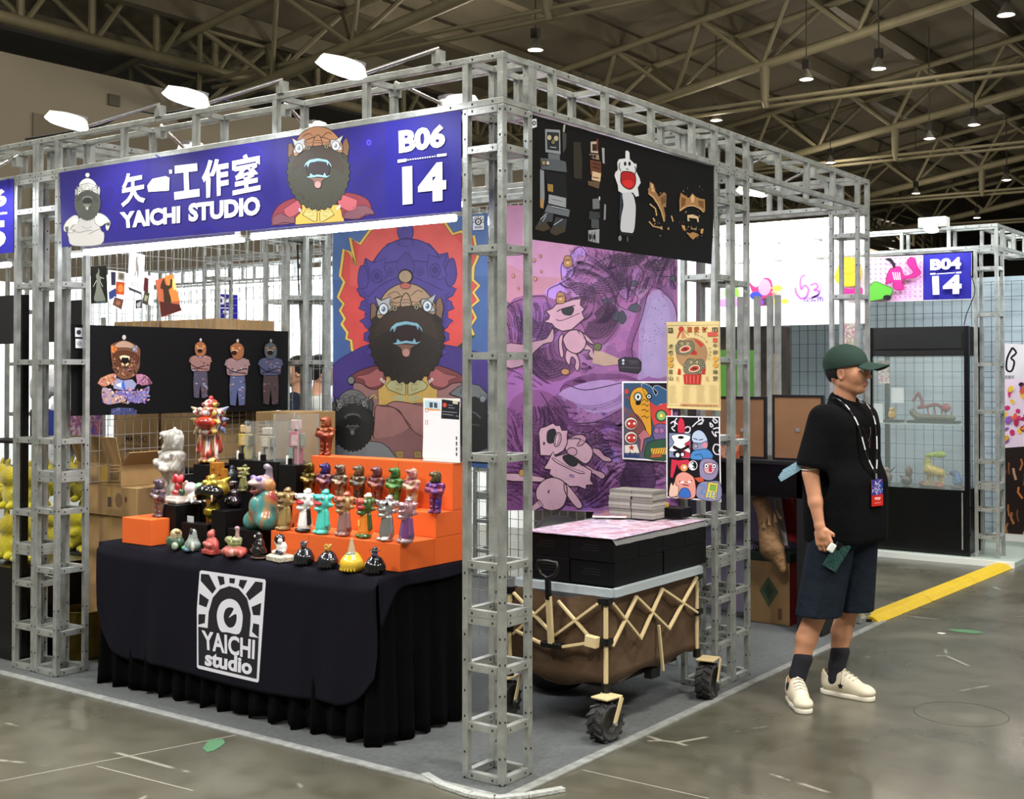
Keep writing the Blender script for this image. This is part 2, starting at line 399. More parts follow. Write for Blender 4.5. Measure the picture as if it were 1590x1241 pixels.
def beam(a, b, label, rungs=None, z0=ZB, z1=ZT, W=.2, holes=True):
    """box ladder beam from a to b (outer line), inner line W away"""
    a = Vector(a); b = Vector(b); along_x = abs(b.x-a.x) > abs(b.y-a.y); L = (b-a).length
    t = thing('truss_beam', label, 'beam', (a.x, a.y, z0), 'steel truss beams')
    off = Vector((0, W-TW, 0)) if along_x else Vector((-(W-TW), 0, 0))
    if rungs is None:
        n = round(L/.41); rungs = [L*(i)/n for i in range(n+1)]
        rungs[0] += TW/2; rungs[-1] -= TW/2
    d = (b-a).normalized(); c0 = Vector((0, TW/2, 0)) if along_x else Vector((-TW/2, 0, 0))
    for o in (Vector(), off):
        for z in (z0+TW/2, z1-TW/2):
            MB().bar(a+o+c0+Vector((0, 0, z)), b+o+c0+Vector((0, 0, z)), TW).build('chord', STEEL, t, bevel=.003)
        for s in rungs:
            q = a+d*s+o+c0
            MB().box((q.x-TW/2, q.y-TW/2, z0+TW), (q.x+TW/2, q.y+TW/2, z1-TW)).build('strut', STEEL, t)
    for s in rungs:
        for z in (z0+TW/2, z1-TW/2):
            q = a+d*s+c0+Vector((0, 0, z)); r = q+off
            e = (r-q).normalized()*TW/2
            MB().bar(q+e, r-e, TW, TW*.8).build('cross_bar', STEEL, t)
    if holes:
        h = MB()
        for s in (.05, .15, .26, L-.26, L-.15, L-.05):
            for z in (z0+TW/2, z1-TW/2):
                q = a+d*s
                pts = []
                for i in range(6):
                    k = i*PI/3
                    if along_x: pts.append((q.x+.0045*math.cos(k), a.y-.0008, z+.0055*math.sin(k)))
                    else: pts.append((a.x+.0008, q.y+.0045*math.cos(k), z+.0055*math.sin(k)))
                h.add(pts, [tuple(range(6))])
        h.build('bolt_holes', DARK, t, fix=False, kind='stuff')
    return t
beam((-3.1, 0, 0), (0, 0, 0), 'steel ladder beam over the blue lion sign', [.014, .186, .74, 1.283, 1.83, 2.376, 2.914, 3.086])
beam((-6.3, 0, 0), (-3.102, 0, 0), 'steel ladder beam over the neighbouring sign at the left edge')
beam((0, .2, 0), (0, 2.0, 0), 'steel ladder beam above the black toy banner', [.014, .16, .568, .976, 1.377, 1.62, 1.786])
beam((0, 2.002, 0), (0, 4.0, 0), 'steel ladder beam running on to the far corner post', [.014, .186, .6, 1.0, 1.4, 1.814, 1.986])
beam((-3.1, 1.8, 0), (-.2, 1.8, 0), 'steel ladder beam along the back above the lion poster')
beam((-2.9, .2, 0), (-2.9, 1.8, 0), 'steel ladder beam along the left side wall inside')
beam((-3.1, 2.002, 0), (-.2, 2.002, 0), 'steel ladder beam of the booth behind, back to back')
beam((-3.1, 3.8, 0), (-.2, 3.8, 0), 'steel ladder beam over the far side of the booth behind')
beam((-3.102, .2, 0), (-3.102, 1.8, 0), 'steel ladder beam at the left booth side, next to the side wall')
beam((-6.3, 1.8, 0), (-3.302, 1.8, 0), 'steel ladder beam at the back of the booth to the left')
beam((-6.3, 3.8, 0), (-3.1, 3.8, 0), 'steel ladder beam far behind the booth to the left')
beam((-2.9, 2.2, 0), (-2.9, 3.8, 0), 'steel ladder beam at the side of the booth behind')

# wire grid panels
GRIDM = M('grid_wire', '#a9aca8', .4, .7)
def wiregrid(a, b, z0, z1, name, label, gx=.05, gz=.1, mat=None, off=(0, 0, 0), r=.0016):
    a = Vector(a); b = Vector(b); L = (b-a).length; d = (b-a).normalized(); m = MB(); nrm = Vector((d.y, -d.x, 0))
    n = int(L/gx)
    for i in range(n+1):
        p = a+d*(L*i/n); m.bar((p.x, p.y, z0), (p.x, p.y, z1), r*2, r*2)
    k = int((z1-z0)/gz)
    for i in range(k+1):
        z = z0+(z1-z0)*i/k; e = nrm*.003; m.bar((a.x+e.x, a.y+e.y, z), (b.x+e.x, b.y+e.y, z), r*2, r*2)
    return m.build(name, mat or GRIDM, label=label, cat='grid panel', kind=None, fix=False)
wiregrid((-3.0, .22, 0), (-3.0, 1.78, 0), 1.0, 2.6, 'wire_grid', 'welded wire grid wall on the left side above the black banner', .055, .083)
wiregrid((-2.88, 1.794, 0), (-.22, 1.794, 0), .1, 2.55, 'wire_grid', 'welded wire grid wall behind the lion poster and pink mural', .055, .083)
wiregrid((-6.0, 1.86, 0), (-3.32, 1.86, 0), 1.2, 2.6, 'wire_grid', 'welded wire grid at the back of the booth to the left', .07, .1)
wiregrid((-3.0, 2.22, 0), (-3.0, 3.78, 0), 1.0, 2.6, 'wire_grid', 'welded wire grid beyond the back corner posts', .07, .1)

# LED tubes under the sign and at the back
def tube_light(a, b, label, e=14, hang=2.68):
    a = Vector(a); b = Vector(b); t = thing('tube_light', label, 'lamp', (a+b)/2, 'white tube lights')
    MB().cyl(a, b, .014, 10).build('glowing_tube', M('tube_glow%d' % e, '#f6f9ff', .5, emit=e), t, smooth=.8)
    MB().bar(a+Vector((0, 0, .025)), b+Vector((0, 0, .025)), .035, .02).build('batten', WHITE, t)
    for f in (.08, .92):
        q = a+(b-a)*f; MB().cyl((q.x, q.y, q.z+.03), (q.x, q.y, hang), .003, 5).build('hanger_wire', STEEL, t)
    return t
tube_light((-2.78, .08, 2.225), (-1.6, .08, 2.225), 'white tube light hung along the sign bottom, left half')
tube_light((-1.5, .08, 2.225), (-.3, .08, 2.225), 'white tube light hung along the sign bottom, right half')
tube_light((-2.7, 1.84, 2.58), (-1.6, 1.84, 2.58), 'white tube light at the back above the lion poster')
tube_light((-1.2, 1.84, 2.58), (-.3, 1.84, 2.58), 'white tube light at the back behind the corner post')
tube_light((-2.7, 2.1, 2.5), (-.5, 2.1, 2.5), 'white tube light in the booth behind')
tube_light((-5.9, .1, 2.2), (-3.5, .1, 2.2), 'white tube light under the neighbouring sign')
tube_light((-5.6, 1.9, 2.5), (-3.6, 1.9, 2.5), 'white tube light behind the left booth')

# floodlights on arms
def flood(base, head, label, watt=10, aim=(0, 0, -1)):
    base = Vector(base); head = Vector(head); t = thing('flood_light', label, 'lamp', base, 'arm floodlights')
    d = (head-base); dh = Vector((d.x, d.y, 0)).normalized()
    side = Vector((-dh.y, dh.x, 0)); tilt = .22
    X = (dh*math.cos(tilt)+Vector((0, 0, math.sin(tilt)))).normalized(); Z = X.cross(side).normalized()
    if Z.z < 0: Z = -Z
    m = Matrix((X, side, Z)).transposed()
    sh = MB()
    out = [(-.13, .035), (-.11, .06), (0, .075), (.09, .062), (.14, .03), (.14, -.03), (.09, -.062), (0, -.075), (-.11, -.06), (-.13, -.035)]
    out = [(x*.74, y*.8) for x, y in out]; n = len(out)
    vs = [head+m@Vector((x, y, 0)) for x, y in out]+[head+m@Vector((x*.86, y*.8, .032)) for x, y in out]+[head+m@Vector((x*.5-.02, y*.45, .045)) for x, y in out]
    fs = [(i, (i+1) % n, n+(i+1) % n, n+i) for i in range(n)]+[(n+i, n+(i+1) % n, 2*n+(i+1) % n, 2*n+i) for i in range(n)]+[tuple(range(2*n, 3*n))]
    sh.add(vs, fs); sh.build('shell', WHITE, t, smooth=.9)
    MB().add([head+m@Vector((x*.95, y*.93, -.003)) for x, y in out]+[head+m@Vector((x*.7, y*.6, -.016)) for x, y in out],
             [(i, (i+1) % n, n+(i+1) % n, n+i) for i in range(n)]+[tuple(range(n, 2*n))]).build('lit_lens', LEDW, t)
    MB().obox(head+m@Vector((-.058, 0, .040)), (.024, .026, .010), m).build('driver_box', M('driver_grey', '#77767a', .5), t)
    MB().tube([base, base+Vector((0, 0, .03)), head+m@Vector((-.09, 0, .015))], .009, 8).build('arm', M('chrome_arm', '#b8b8b6', .25, .9), t, smooth=.8)
    MB().box((base.x-.02, base.y-.02, base.z-.035), (base.x+.02, base.y+.02, base.z+.02)).build('clamp', STEEL, t)
    q = head+m@Vector((0, 0, -.04))
    light('flood_beam', 'SPOT', q, watt, '#f2f6ff', size=.06, spot=2.5, rot=Vector(aim).to_track_quat('-Z', 'Y').to_euler())
    return t
ins = (0, .2, -1); outs = (0, .35, -1)
flood((-2.08, .01, ZT+.03), (-2.29, -.36, 2.775), 'white floodlight on an arm above the grey bust on the sign', 17, outs)
flood((-1.23, .01, ZT+.03), (-1.43, -.36, 2.775), 'white floodlight on an arm above the white sign lettering', 17, outs)
flood((-.33, .01, ZT+.03), (-.51, -.36, 2.772), 'white floodlight on an arm above the painted lion head', 17, outs)
flood((-2.3, .19, ZT-.02), (-2.44, .5, 2.79), 'white floodlight aimed into the booth behind the grey bust', 55, ins)
flood((-1.4, .19, ZT-.02), (-1.52, .5, 2.79), 'white floodlight aimed into the booth, middle of the sign beam', 55, ins)
flood((-.72, .19, ZT-.02), (-.62, .5, 2.80), 'white floodlight aimed into the booth near the corner post', 55, ins)
flood((-3.35, .05, ZB+.12), (-3.36, -.25, 2.66), 'white floodlight glowing in front of the left end posts', 22, outs)
flood((-.1, 2.7, ZT-.03), (-.55, 2.72, 2.7), 'white floodlight aimed into the booth behind the man', 40, (-.3, 0, -1))
flood((-.1, 3.3, ZT-.03), (-.5, 3.3, 2.72), 'second white floodlight under the right-hand beam', 40, (-.3, 0, -1))
# ---------------------------------------------------------------- flat print: coloured shapes laid on a real sheet
_FC = {}
def text_mesh(s, bold=.0):
    k = (s, bold)
    if k in _FC: return _FC[k]
    cu = bpy.data.curves.new('t', 'FONT'); cu.body = s; cu.resolution_u = 3; cu.offset = bold; cu.fill_mode = 'BOTH'
    ob = bpy.data.objects.new('t', cu); COL.objects.link(ob)
    dg = bpy.context.evaluated_depsgraph_get(); me = bpy.data.meshes.new_from_object(ob.evaluated_get(dg))
    v = np.array([tuple(x.co)[:2] for x in me.vertices]); f = [tuple(p.vertices) for p in me.polygons if p.normal.z > .5 or True]
    bpy.data.objects.remove(ob); bpy.data.curves.remove(cu); bpy.data.meshes.remove(me)
    if len(v) == 0: v = np.zeros((1, 2)); f = []
    lo = v.min(0); hi = v.max(0); sz = np.maximum(hi-lo, 1e-6)
    _FC[k] = ((v-lo)/sz, f, sz[0]/sz[1]); return _FC[k]
def spline(p, n=5, closed=True):
    p = [np.array(q, float) for q in p]; m = len(p); out = []
    for i in range(m if closed else m-1):
        p0 = p[(i-1) % m] if closed or i > 0 else p[i]; p1 = p[i]; p2 = p[(i+1) % m]; p3 = p[(i+2) % m] if closed or i < m-2 else p[min(i+1, m-1)]
        for k in range(n):
            t = k/n
            out.append(tuple(.5*((2*p1)+(-p0+p2)*t+(2*p0-5*p1+4*p2-p3)*t*t+(-p0+3*p1-3*p2+p3)*t**3)))
    if not closed: out.append(tuple(p[-1]))
    return out
def elp(cx, cy, rx, ry, n=20, rot=0, a0=0, a1=2*PI):
    c, s = math.cos(rot), math.sin(rot); out = []
    for i in range(n if a1-a0 > 6.28 else n+1):
        t = a0+(a1-a0)*i/n; x = rx*math.cos(t); y = ry*math.sin(t); out.append((cx+x*c-y*s, cy+x*s+y*c))
    return out
class Art:
    def __init__(s, fn, nrm, step=.00005):
        s.fn = fn; s.nrm = Vector(nrm); s.mb = MB(); s.k = 1; s.step = step; s.T = (0, 0, 1, 1); s.clip = None; s.grade = None
    def crop(s, ox, oy, sc, sy=None): s.T = (ox, oy, sc, sy or sc); return s
    def P(s, p):
        if s.clip: p = (min(max(p[0], s.clip[0]), s.clip[2]), min(max(p[1], s.clip[1]), s.clip[3]))
        return s.fn(s.T[0]+p[0]/s.T[2], s.T[1]+p[1]/s.T[3])+s.nrm*(s.step*s.k)
    def poly(s, pts, col, ol=None, w=1.5, smooth=0):
        if smooth: pts = spline(pts, smooth)
        c = S(col) if isinstance(col, str) else col
        p2 = [Vector((a[0], a[1], 0)) for a in pts]
        try: tr = tessellate_polygon([p2])
        except Exception: return s
        s.mb.add([s.P(a) for a in pts], [tuple(t) for t in tr], c); s.k += 1
        if ol: s.line(list(pts)+[pts[0]], w, ol)
        return s
    def ell(s, cx, cy, rx, ry, col, ol=None, w=1.5, rot=0, n=20): return s.poly(elp(cx, cy, rx, ry, n, rot), col, ol, w)
    def line(s, pts, w, col, smooth=0, taper=False):
        if smooth: pts = spline(pts, smooth, False)
        c = S(col) if isinstance(col, str) else col; vs = []; n = len(pts)
        for i, p in enumerate(pts):
            a = pts[max(i-1, 0)]; b = pts[min(i+1, n-1)]; dx, dy = b[0]-a[0], b[1]-a[1]; l = math.hypot(dx, dy) or 1
            ww = w*(.5 if not taper else .5*(1-.8*i/(n-1)))
            vs += [s.P((p[0]-dy/l*ww, p[1]+dx/l*ww)), s.P((p[0]+dy/l*ww, p[1]-dx/l*ww))]
        s.mb.add(vs, [(2*i, 2*i+1, 2*i+3, 2*i+2) for i in range(n-1)], c); return s
    def lines(s, L, w, col, smooth=0):
        for l in L: s.line(l, w, col, smooth)
        s.k += 1; return s
    def text(s, t, quad, col, bold=0):
        """quad: top-left, top-right, bottom-right, bottom-left"""
        v, f, asp = text_mesh(t, bold); c = S(col) if isinstance(col, str) else col; q = [np.array(a, float) for a in quad]; vs = []
        for x, y in v:
            p = (q[3]*(1-x)+q[2]*x)*(1-y)+(q[0]*(1-x)+q[1]*x)*y; vs.append(s.P(p))
        s.mb.add(vs, f, c); s.k += 1; return s
    def done(s, name, mat, parent, **kw):
        if s.grade:
            d, g = s.grade; s.mb.c = [tuple((v+(sum(c)/3-v)*d)*g for v in c) for c in s.mb.c]
        return s.mb.build(name, mat, parent, fix=False, **kw)
def sheet(a, name, label, cat, mat, corners, th, base, printname='print', group=None, pm=None):
    """a solid sheet behind the print; corners are world points TL TR BR BL"""
    n = a.nrm; c = [Vector(p) for p in corners]
    m = MB(); m.add(c+[p-n*th for p in c], [(0,1,2,3),(7,6,5,4),(0,4,5,1),(1,5,6,2),(2,6,7,3),(3,7,4,0)])
    o = m.build(name, base, None, label, cat, group)
    a.done(printname, pm or mat, o)
    return o
def yplane(v): return lambda a, b: un(a, b, 1, v)
def xplane(v): return lambda a, b: un(a, b, 0, v)

def lionhead(A, tf, pal, det=True, w=7):
    """painted lion-dance style head; tf maps drawing coords"""
    T = lambda L: [tf(x, y) for x, y in L]
    sx = abs(tf(1, 0)[0]-tf(0, 0)[0]); ww = w*sx
    ol = pal['ol']; n = 64; rnd = random.Random(3)
    beard = []
    for i in range(n):
        t = 2*PI*i/n; k = 1.0 if i % 2 else 1.06
        if math.sin(t) < -.55: k = .96
        beard.append((745+345*k*math.cos(t), 1190+415*k*math.sin(t)))
    A.poly(T([(405,870),(440,858),(480,950),(470,1050),(400,1020)]), pal['skin2'], ol, ww)
    A.poly(T([(1030,830),(1070,800),(1097,900),(1080,1000),(1040,1040),(1000,960)]), pal['skin2'], ol, ww)
    A.poly(T(beard), pal['beard'], ol, ww)
    A.poly(T(spline([(455,960),(500,830),(560,745),(650,690),(740,672),(850,695),(940,760),(1010,860),(1020,960),(960,960),(870,905),(740,885),(620,925),(500,1010)], 4)), pal['skin'], ol, ww)
    A.poly(T(spline([(470,1040),(560,950),(660,905),(740,892),(850,912),(950,975),(1020,1070),(1040,1200),(940,1160),(740,1040),(560,1120),(450,1180)], 4)), pal['lip'])
    A.poly(T([(445,800),(505,835),(592,800),(585,870),(605,905),(560,945),(500,975),(460,968),(478,900)]), pal['mask'], ol, ww)
    A.poly(T([(880,870),(885,822),(945,822),(1027,772),(990,870),(1018,935),(970,948),(900,930)]), pal['mask'], ol, ww)
    for x, y in ((525, 918), (942, 890)):
        A.poly(T(elp(x, y, 44, 54)), pal['eye'], ol, ww); A.poly(T(elp(x, y, 20, 26)), pal['iris']); A.poly(T(elp(x-8, y-8, 6, 7)), '#ffffff')
    A.poly(T(spline([(740,765),(772,800),(788,880),(740,892),(688,890),(702,805)], 4)), pal['skin'], ol, ww)
    A.poly(T([(600,845),(640,862),(690,850),(680,890),(620,910)]), pal['skin'], ol, ww*.7)
    A.poly(T([(880,835),(845,858),(795,845),(800,885),(850,905)]), pal['skin'], ol, ww*.7)
    for x, y in ((632, 912), (838, 897)): A.poly(T(elp(x, y, 24, 26)), pal['nos'], ol, ww*.7); A.poly(T(elp(x, y, 9, 12)), '#16120c')
    A.poly(T(spline([(610,1150),(650,1090),(740,1065),(840,1085),(878,1150),(850,1225),(740,1240),(640,1225)], 4)), pal['mouth'], ol, ww*.6)
    A.poly(T([(575,1152),(600,1085),(645,1048),(740,1030),(850,1050),(888,1095),(905,1148),(880,1115),(863,1082),(853,1120),(835,1080),(740,1070),(655,1085),(628,1140),(614,1100)]), pal['teeth'], ol, ww*.6)
    A.poly(T([(600,1245),(648,1232),(656,1198),(692,1225),(740,1214),(800,1224),(820,1192),(838,1232),(885,1226),(840,1255),(740,1243),(650,1258)]), pal['teeth'], ol, ww*.6)
    A.poly(T(spline([(650,1262),(740,1250),(830,1262),(790,1290),(775,1360),(740,1372),(706,1355),(690,1290)], 3)), pal['chin'], ol, ww*.6)
    A.poly(T(elp(740, 1332, 34, 38)), pal['chin2'])
    if det:
        for i in range(60):
            t = 2*PI*i/60+rnd.random()*.1
            if math.sin(t) < -.3: continue
            r = .72+.2*rnd.random(); x = 745+345*r*math.cos(t); y = 1190+415*r*math.sin(t)
            A.line(T([(x, y), (x+40*math.cos(t), y+48*math.sin(t))]), ww*.9, pal['hair'])
        for L in ([(560,790),(640,750),(690,790)], [(900,760),(850,740),(790,790)], [(705,835),(740,828),(778,835)], [(703,862),(740,855),(780,862)]):
            A.line(T(L), ww*.6, ol, 3)
        A.k += 1
PAL = dict(skin='#a98a6c', skin2='#7c5f47', beard='#2b251f', lip='#3a2c22', mask='#a9aeb0', eye='#d5dde2', iris='#4d6f86', nos='#8f8b6a', mouth='#2b1a1c',
           teeth='#7fb4c4', chin='#7e5b49', chin2='#b8867c', ol='#1a1512', hair='#3d342a')
PALG = dict(skin='#6e7070', skin2='#4e5050', beard='#232524', lip='#2b2c2c', mask='#777b7b', eye='#8c9090', iris='#444848', nos='#636565', mouth='#161717',
            teeth='#5f6464', chin='#4f5050', chin2='#7c7a78', ol='#101111', hair='#35383a')
PALB = dict(PAL, beard='#4b4b42', lip='#4c443c', mouth='#433a3c', skin='#b58564', mask='#c4c8cc', eye='#f0f2f2', iris='#7f8a96', teeth='#9cc8dc', hair='#5a594e', chin='#8a6a60', chin2='#d09a96')
PALK = dict(PALG, skin='#cfcfca', skin2='#aeb0ae', beard='#55574f', lip='#4b4c47', mask='#b5b5ad', eye='#e4e4de', mouth='#33342f', teeth='#777a72', hair='#63655c', ol='#5a5b55', nos='#9b9b92', chin='#85867e', chin2='#b8b8ac')

# ---- blue sign at the front
A = Art(yplane(-.004), (0, -1, 0))
A.poly([(92.5,268),(716,171),(716,328),(96,384)], '#2f2978')
A.poly([(598,190),(716,171),(716,328),(598,338)], '#2a2682')
g = A.crop(430, 180, 6.894)
for L in ([(880,240),(910,180),(970,150),(1030,160),(1080,220),(1085,300),(1050,370),(1000,420),(940,380),(905,310),(880,240)], [(800,130),(815,250),(850,300),(890,320)],
          [(1020,430),(1120,390),(1150,430)], [(1040,420),(1080,480),(1100,540),(1040,590),(960,640),(880,655)], [(780,610),(860,670),(900,760),(915,840)], [(790,370),(850,410),(900,430),(840,465),(780,460)],
          [(1060,690),(1110,650),(1160,640)], [(1140,850),(1090,880),(1050,880)], [(1100,900),(1110,1000),(1090,1060)], [(770,700),(790,760),(780,820)]):
    g.line(L, 9, '#2a2590', 4)
for r_ in (90, 62): g.line(elp(985, 285, r_*.6, r_*.8), 7, '#2a2590')
g.ell(985, 285, 32, 38, '#4a42b8', '#241f80', 6); g.ell(985, 288, 9, 10, '#241f80')
A.crop(0, 60, 3.65)
for L in ([(560,860),(620,820),(660,860),(640,930),(600,960)], [(880,660),(950,700),(930,740)], [(1380,600),(1440,610),(1480,640),(1500,700)], [(590,1000),(640,1020),(660,1090)], [(1100,1080),(1180,1060),(1240,1090)]):
    A.line(L, 5, '#3029a0', 4)
A.k += 1
# body of the painted lion
g = A.crop(430, 180, 6.894)
g.poly([(180,1000),(200,960),(330,930),(560,930),(690,960),(720,1130),(200,1165)], '#d8b55c', '#57431e', 6)
g.poly(spline([(-60,1100),(0,980),(100,910),(220,880),(265,950),(262,1020),(200,1090),(190,1150),(80,1140),(-30,1170)], 3), '#8a3f4a', '#3f1c22', 6)
g.poly([(-40,1080),(40,1040),(140,1090),(190,1070),(190,1150),(60,1165),(-60,1175)], '#7e5560', '#3f1c22', 5)
g.poly([(70,1000),(220,900),(262,950),(250,1020),(190,1070),(140,1090),(90,1060)], '#b25c66', '#5a252b', 5)
g.poly(spline([(640,900),(700,830),(820,830),(930,870),(990,920),(1020,1010),(1045,1060),(960,1050),(900,1100),(720,1100),(690,1010)], 3), '#8a3f4a', '#3f1c22', 6)
g.poly([(720,1040),(860,960),(960,960),(1030,1010),(1040,1050),(900,1080),(880,1110),(720,1100)], '#7e5560', '#3f1c22', 5)
g.poly([(650,900),(700,840),(860,900),(855,980),(820,1010),(770,1025),(720,1000),(660,960)], '#c0646c', '#5a252b', 5)
for x in (345, 545):
    sx_ = 1 if x == 345 else -1
    g.poly([(x-sx_*70,1060),(x-sx_*30,1000),(x+sx_*60,1000),(x+sx_*88,1040),(x+sx_*82,1130),(x+sx_*50,1130)], '#cfc07a', '#57431e', 6)
    g.line([(x-sx_*20,1030),(x+sx_*40,1020),(x+sx_*50,1070),(x,1075)], 4, '#7b6a34')
g.lines([[(235,990),(262,1010)], [(235,1010),(262,1030)], [(640,990),(680,955)], [(640,1005),(682,970)]], 9, '#f2f0ee')
f_ = lambda x, y: (440+(x-740)*.945, 480+(y-1060)*.945)
lionhead(A, f_, PALB)
g.poly([(-20,120),(1300,-95),(1300,-55),(-20,165)], '#2f2978') if False else None
# grey bust
g = A.crop(90, 250, 8.86)
g.poly(spline([(290,790),(520,790),(600,960),(640,1000),(590,1150),(210,1165),(150,1050),(140,980),(200,900)], 3), '#c3c1bc', '#77767a', 7)
g.poly(spline([(85,900),(130,820),(220,750),(280,760),(290,830),(230,880),(180,930),(210,960),(240,940),(210,990),(130,980),(90,960)], 3), '#cfcec6', '#6f6f6a', 7)
g.poly(spline([(510,760),(560,715),(650,750),(715,820),(725,870),(690,960),(660,920),(660,860),(600,900),(540,880),(510,830)], 3), '#d4d3ca', '#6f6f6a', 7)
g.poly([(180,830),(230,790),(290,800),(270,860),(220,880)], '#e2e1d8'); g.poly([(515,770),(590,760),(630,800),(590,850),(530,830)], '#e6e5dc')
g.line([(200,960),(300,985),(400,960),(480,955)], 9, '#7d7c7c', 4); g.line([(430,1010),(520,960),(600,930)], 9, '#7d7c7c', 4); g.line([(330,900),(400,930),(470,900)], 7, '#8b8a8a', 4)
g.poly([(100,910),(150,900),(140,1000),(110,960)], '#55555a'); g.poly([(655,860),(715,840),(720,880),(690,900)], '#55555a')
lionhead(A, lambda x, y: (412+(x-745)*.50, 275+(y-672)*.575), PALK, det=False)
g.ell(415, 195, 30, 30, '#e8e8e4', '#8a8a84', 5); g.poly(spline([(300,335),(340,268),(415,238),(490,268),(535,335),(415,305)], 4), '#e0e0dc', '#7c7c76', 5)
# lettering
A.crop(0, 60, 3.65)
Wt = '#f4f4fb'
for ch, q, b in (('矢', [(693,770),(822,745),(828,930),(690,958)], .028), ('工', [(986,722),(1128,706),(1136,895),(992,915)], .06),
              ('作', [(1145,695),(1298,668),(1302,882),(1150,908)], .034), ('室', [(1316,672),(1478,640),(1480,858),(1322,890)], .026)):
    A.text(ch, q, Wt, b)
A.poly([(838,835),(868,795),(942,780),(965,790),(962,862),(845,870)], Wt); A.poly([(962,745),(978,743),(980,765),(964,767)], Wt)
A.text('YAICHI', [(682,985),(1025,948),(1024,1046),(690,1078)], Wt, .05)
A.text('STUDIO', [(1072,935),(1478,893),(1478,1000),(1072,1040)], Wt, .05)
A.crop(400, 60, 3.457)
A.text('B06', [(760,492),(1012,457),(1010,582),(762,618)], Wt, .05)
A.poly([(755,651),(803,645),(803,661),(755,668)], Wt); A.poly([(966,622),(1018,616),(1018,630),(966,637)], Wt)
A.lines([[(808+i*13, 652-i*1.7), (816+i*13, 651-i*1.7)] for i in range(12)], 7, Wt)
A.text('14', [(780,688),(1015,660),(1016,868),(782,893)], Wt, .05)
sheet(A, 'shop_sign', 'blue sign with white lettering, grey bust and bearded lion head', 'sign', PRINT,
      [un(92.5,268,1,0), un(716,171,1,0), un(716,328,1,0), un(96,384,1,0)], .0035, M('sign_board', '#2f2978', .5))
# neighbouring sign
A = Art(yplane(-.004), (0, -1, 0)); q = [(-80,294),(21,277),(21,392),(-80,402)]
A.poly(q, '#2a2682'); A.text('B06', [(-55,303),(10,292),(10,319),(-55,332)], Wt, .05); A.poly([(-55,337),(11,329),(11,332),(-55,340)], Wt)
A.text('15', [(-50,348),(9,342),(9,384),(-50,391)], Wt, .05)
sheet(A, 'shop_sign', 'end of a blue sign with white numerals at the left edge', 'sign', PRINT, [un(-300,331,1,0), un(21,277,1,0), un(21,392,1,0), un(-300,425,1,0)], .0035, M('sign_board', '#2f2978', .5))

# ---- large lion poster on the back wall
A = Art(yplane(1.786), (0, -1, 0)).crop(510, 330, 6.115)
bx = [(42,165),(1512,5),(1512,2430),(45,2320)]; A.clip = (42, 5, 1512, 2430); A.grade = (.08, .66)
A.poly(bx, '#40639f')
A.poly([(45,165),(1512,5),(1512,600),(45,640)], '#4a6fae')
fl = [(430,120),(300,300),(205,240),(255,500),(205,380),(145,350),(110,600),(150,660),(90,805),(145,870),(110,930),(155,1010),(125,1060),(180,1140),(170,1200),(215,1215),(225,1310),(260,1325),(740,1500),(1230,1290),(1380,1165),(1345,1080),(1400,1000),(1350,900),(1425,835),(1375,760),(1430,695),(1370,640),(1375,520),(1418,420),(1380,220),(1330,240),(1262,180),(1180,205),(1115,110),(1050,35),(430,80)]
A.poly(fl, '#d8453f'); A.poly([(430,120),(1050,45),(1180,205),(1262,300),(1262,700),(200,700),(205,380),(255,500),(300,300)], '#df5550')
A.line(fl[:29], 34, '#2f4320'); A.k += 1; A.line(fl[:19], 24, '#e8c34e'); A.line(fl[20:-1], 34, '#2f4320'); A.k += 1; A.line(fl[20:-1], 24, '#e8c34e'); A.k += 1
pur = '#4a3a8c'; pd = '#2c2164'
# purple shadow figure
A.poly(spline([(45,1560),(45,1450),(200,1340),(400,1250),(740,1200),(1060,1250),(1262,1290),(1500,1380),(1512,1700),(1300,1900),(300,1900),(60,1800)], 4), '#43307f', pd, 9)
js = []
for i in range(24):
    t = i/23; x = 300+30*math.sin(i*1.3)-(26 if i % 2 else 0); js.append((x+90*t, 640+690*t))
jr = [(1480-x+2, y) for x, y in js]
A.poly([(350,440)]+js+[(740,1500)]+jr[::-1]+[(1130,380),(1050,400),(960,300),(740,240),(560,300),(470,400),(420,470)], pur, pd, 9)
A.poly(spline([(655,170),(690,105),(735,92),(785,115),(805,180),(790,250),(735,270),(680,250)], 4), '#4f409c', pd, 9); A.poly(elp(735, 285, 70, 38), '#463788', pd, 7)
A.poly(spline([(440,470),(520,340),(640,270),(740,250),(880,270),(990,340),(1040,420),(960,470),(740,450),(540,480)], 4), '#4e3f97', pd, 9)
A.poly(spline([(300,520),(340,510),(375,580),(370,700),(300,720),(280,640)], 3), pur, pd, 9); A.poly(spline([(1190,440),(1140,460),(1110,560),(1130,690),(1190,680),(1218,580)], 3), pur, pd, 9)
A.poly([(350,432),(430,480),(550,430),(530,520),(560,600),(500,660),(400,650),(385,540)], '#4b3c92', pd, 8); A.poly([(1130,380),(1050,430),(950,400),(940,500),(950,600),(1060,640),(1130,600),(1090,500)], '#4b3c92', pd, 8)
for x, y in ((460, 605), (1015, 548)): A.poly(elp(x, y, 50, 62), '#46388a', pd, 8); A.poly(elp(x, y, 25, 30), '#372a74', pd, 6)
A.poly(spline([(660,560),(655,470),(740,378),(800,450),(815,560),(740,590)], 4), '#463788', pd, 7)
for x in (595, 875): A.poly(elp(x, 565, 30, 34), '#46388a', pd, 6); A.poly(elp(x, 565, 9, 12), pd)
A.line([(380,800),(520,680),(740,600),(960,680),(1090,740)], 8, pd, 5)
for i in range(14):
    t = i/13; A.line([(330+60*t, 760+500*t), (380+50*t, 800+500*t)], 7, pd); A.line([(1150-60*t, 760+500*t), (1100-50*t, 800+500*t)], 7, pd)
A.k += 1
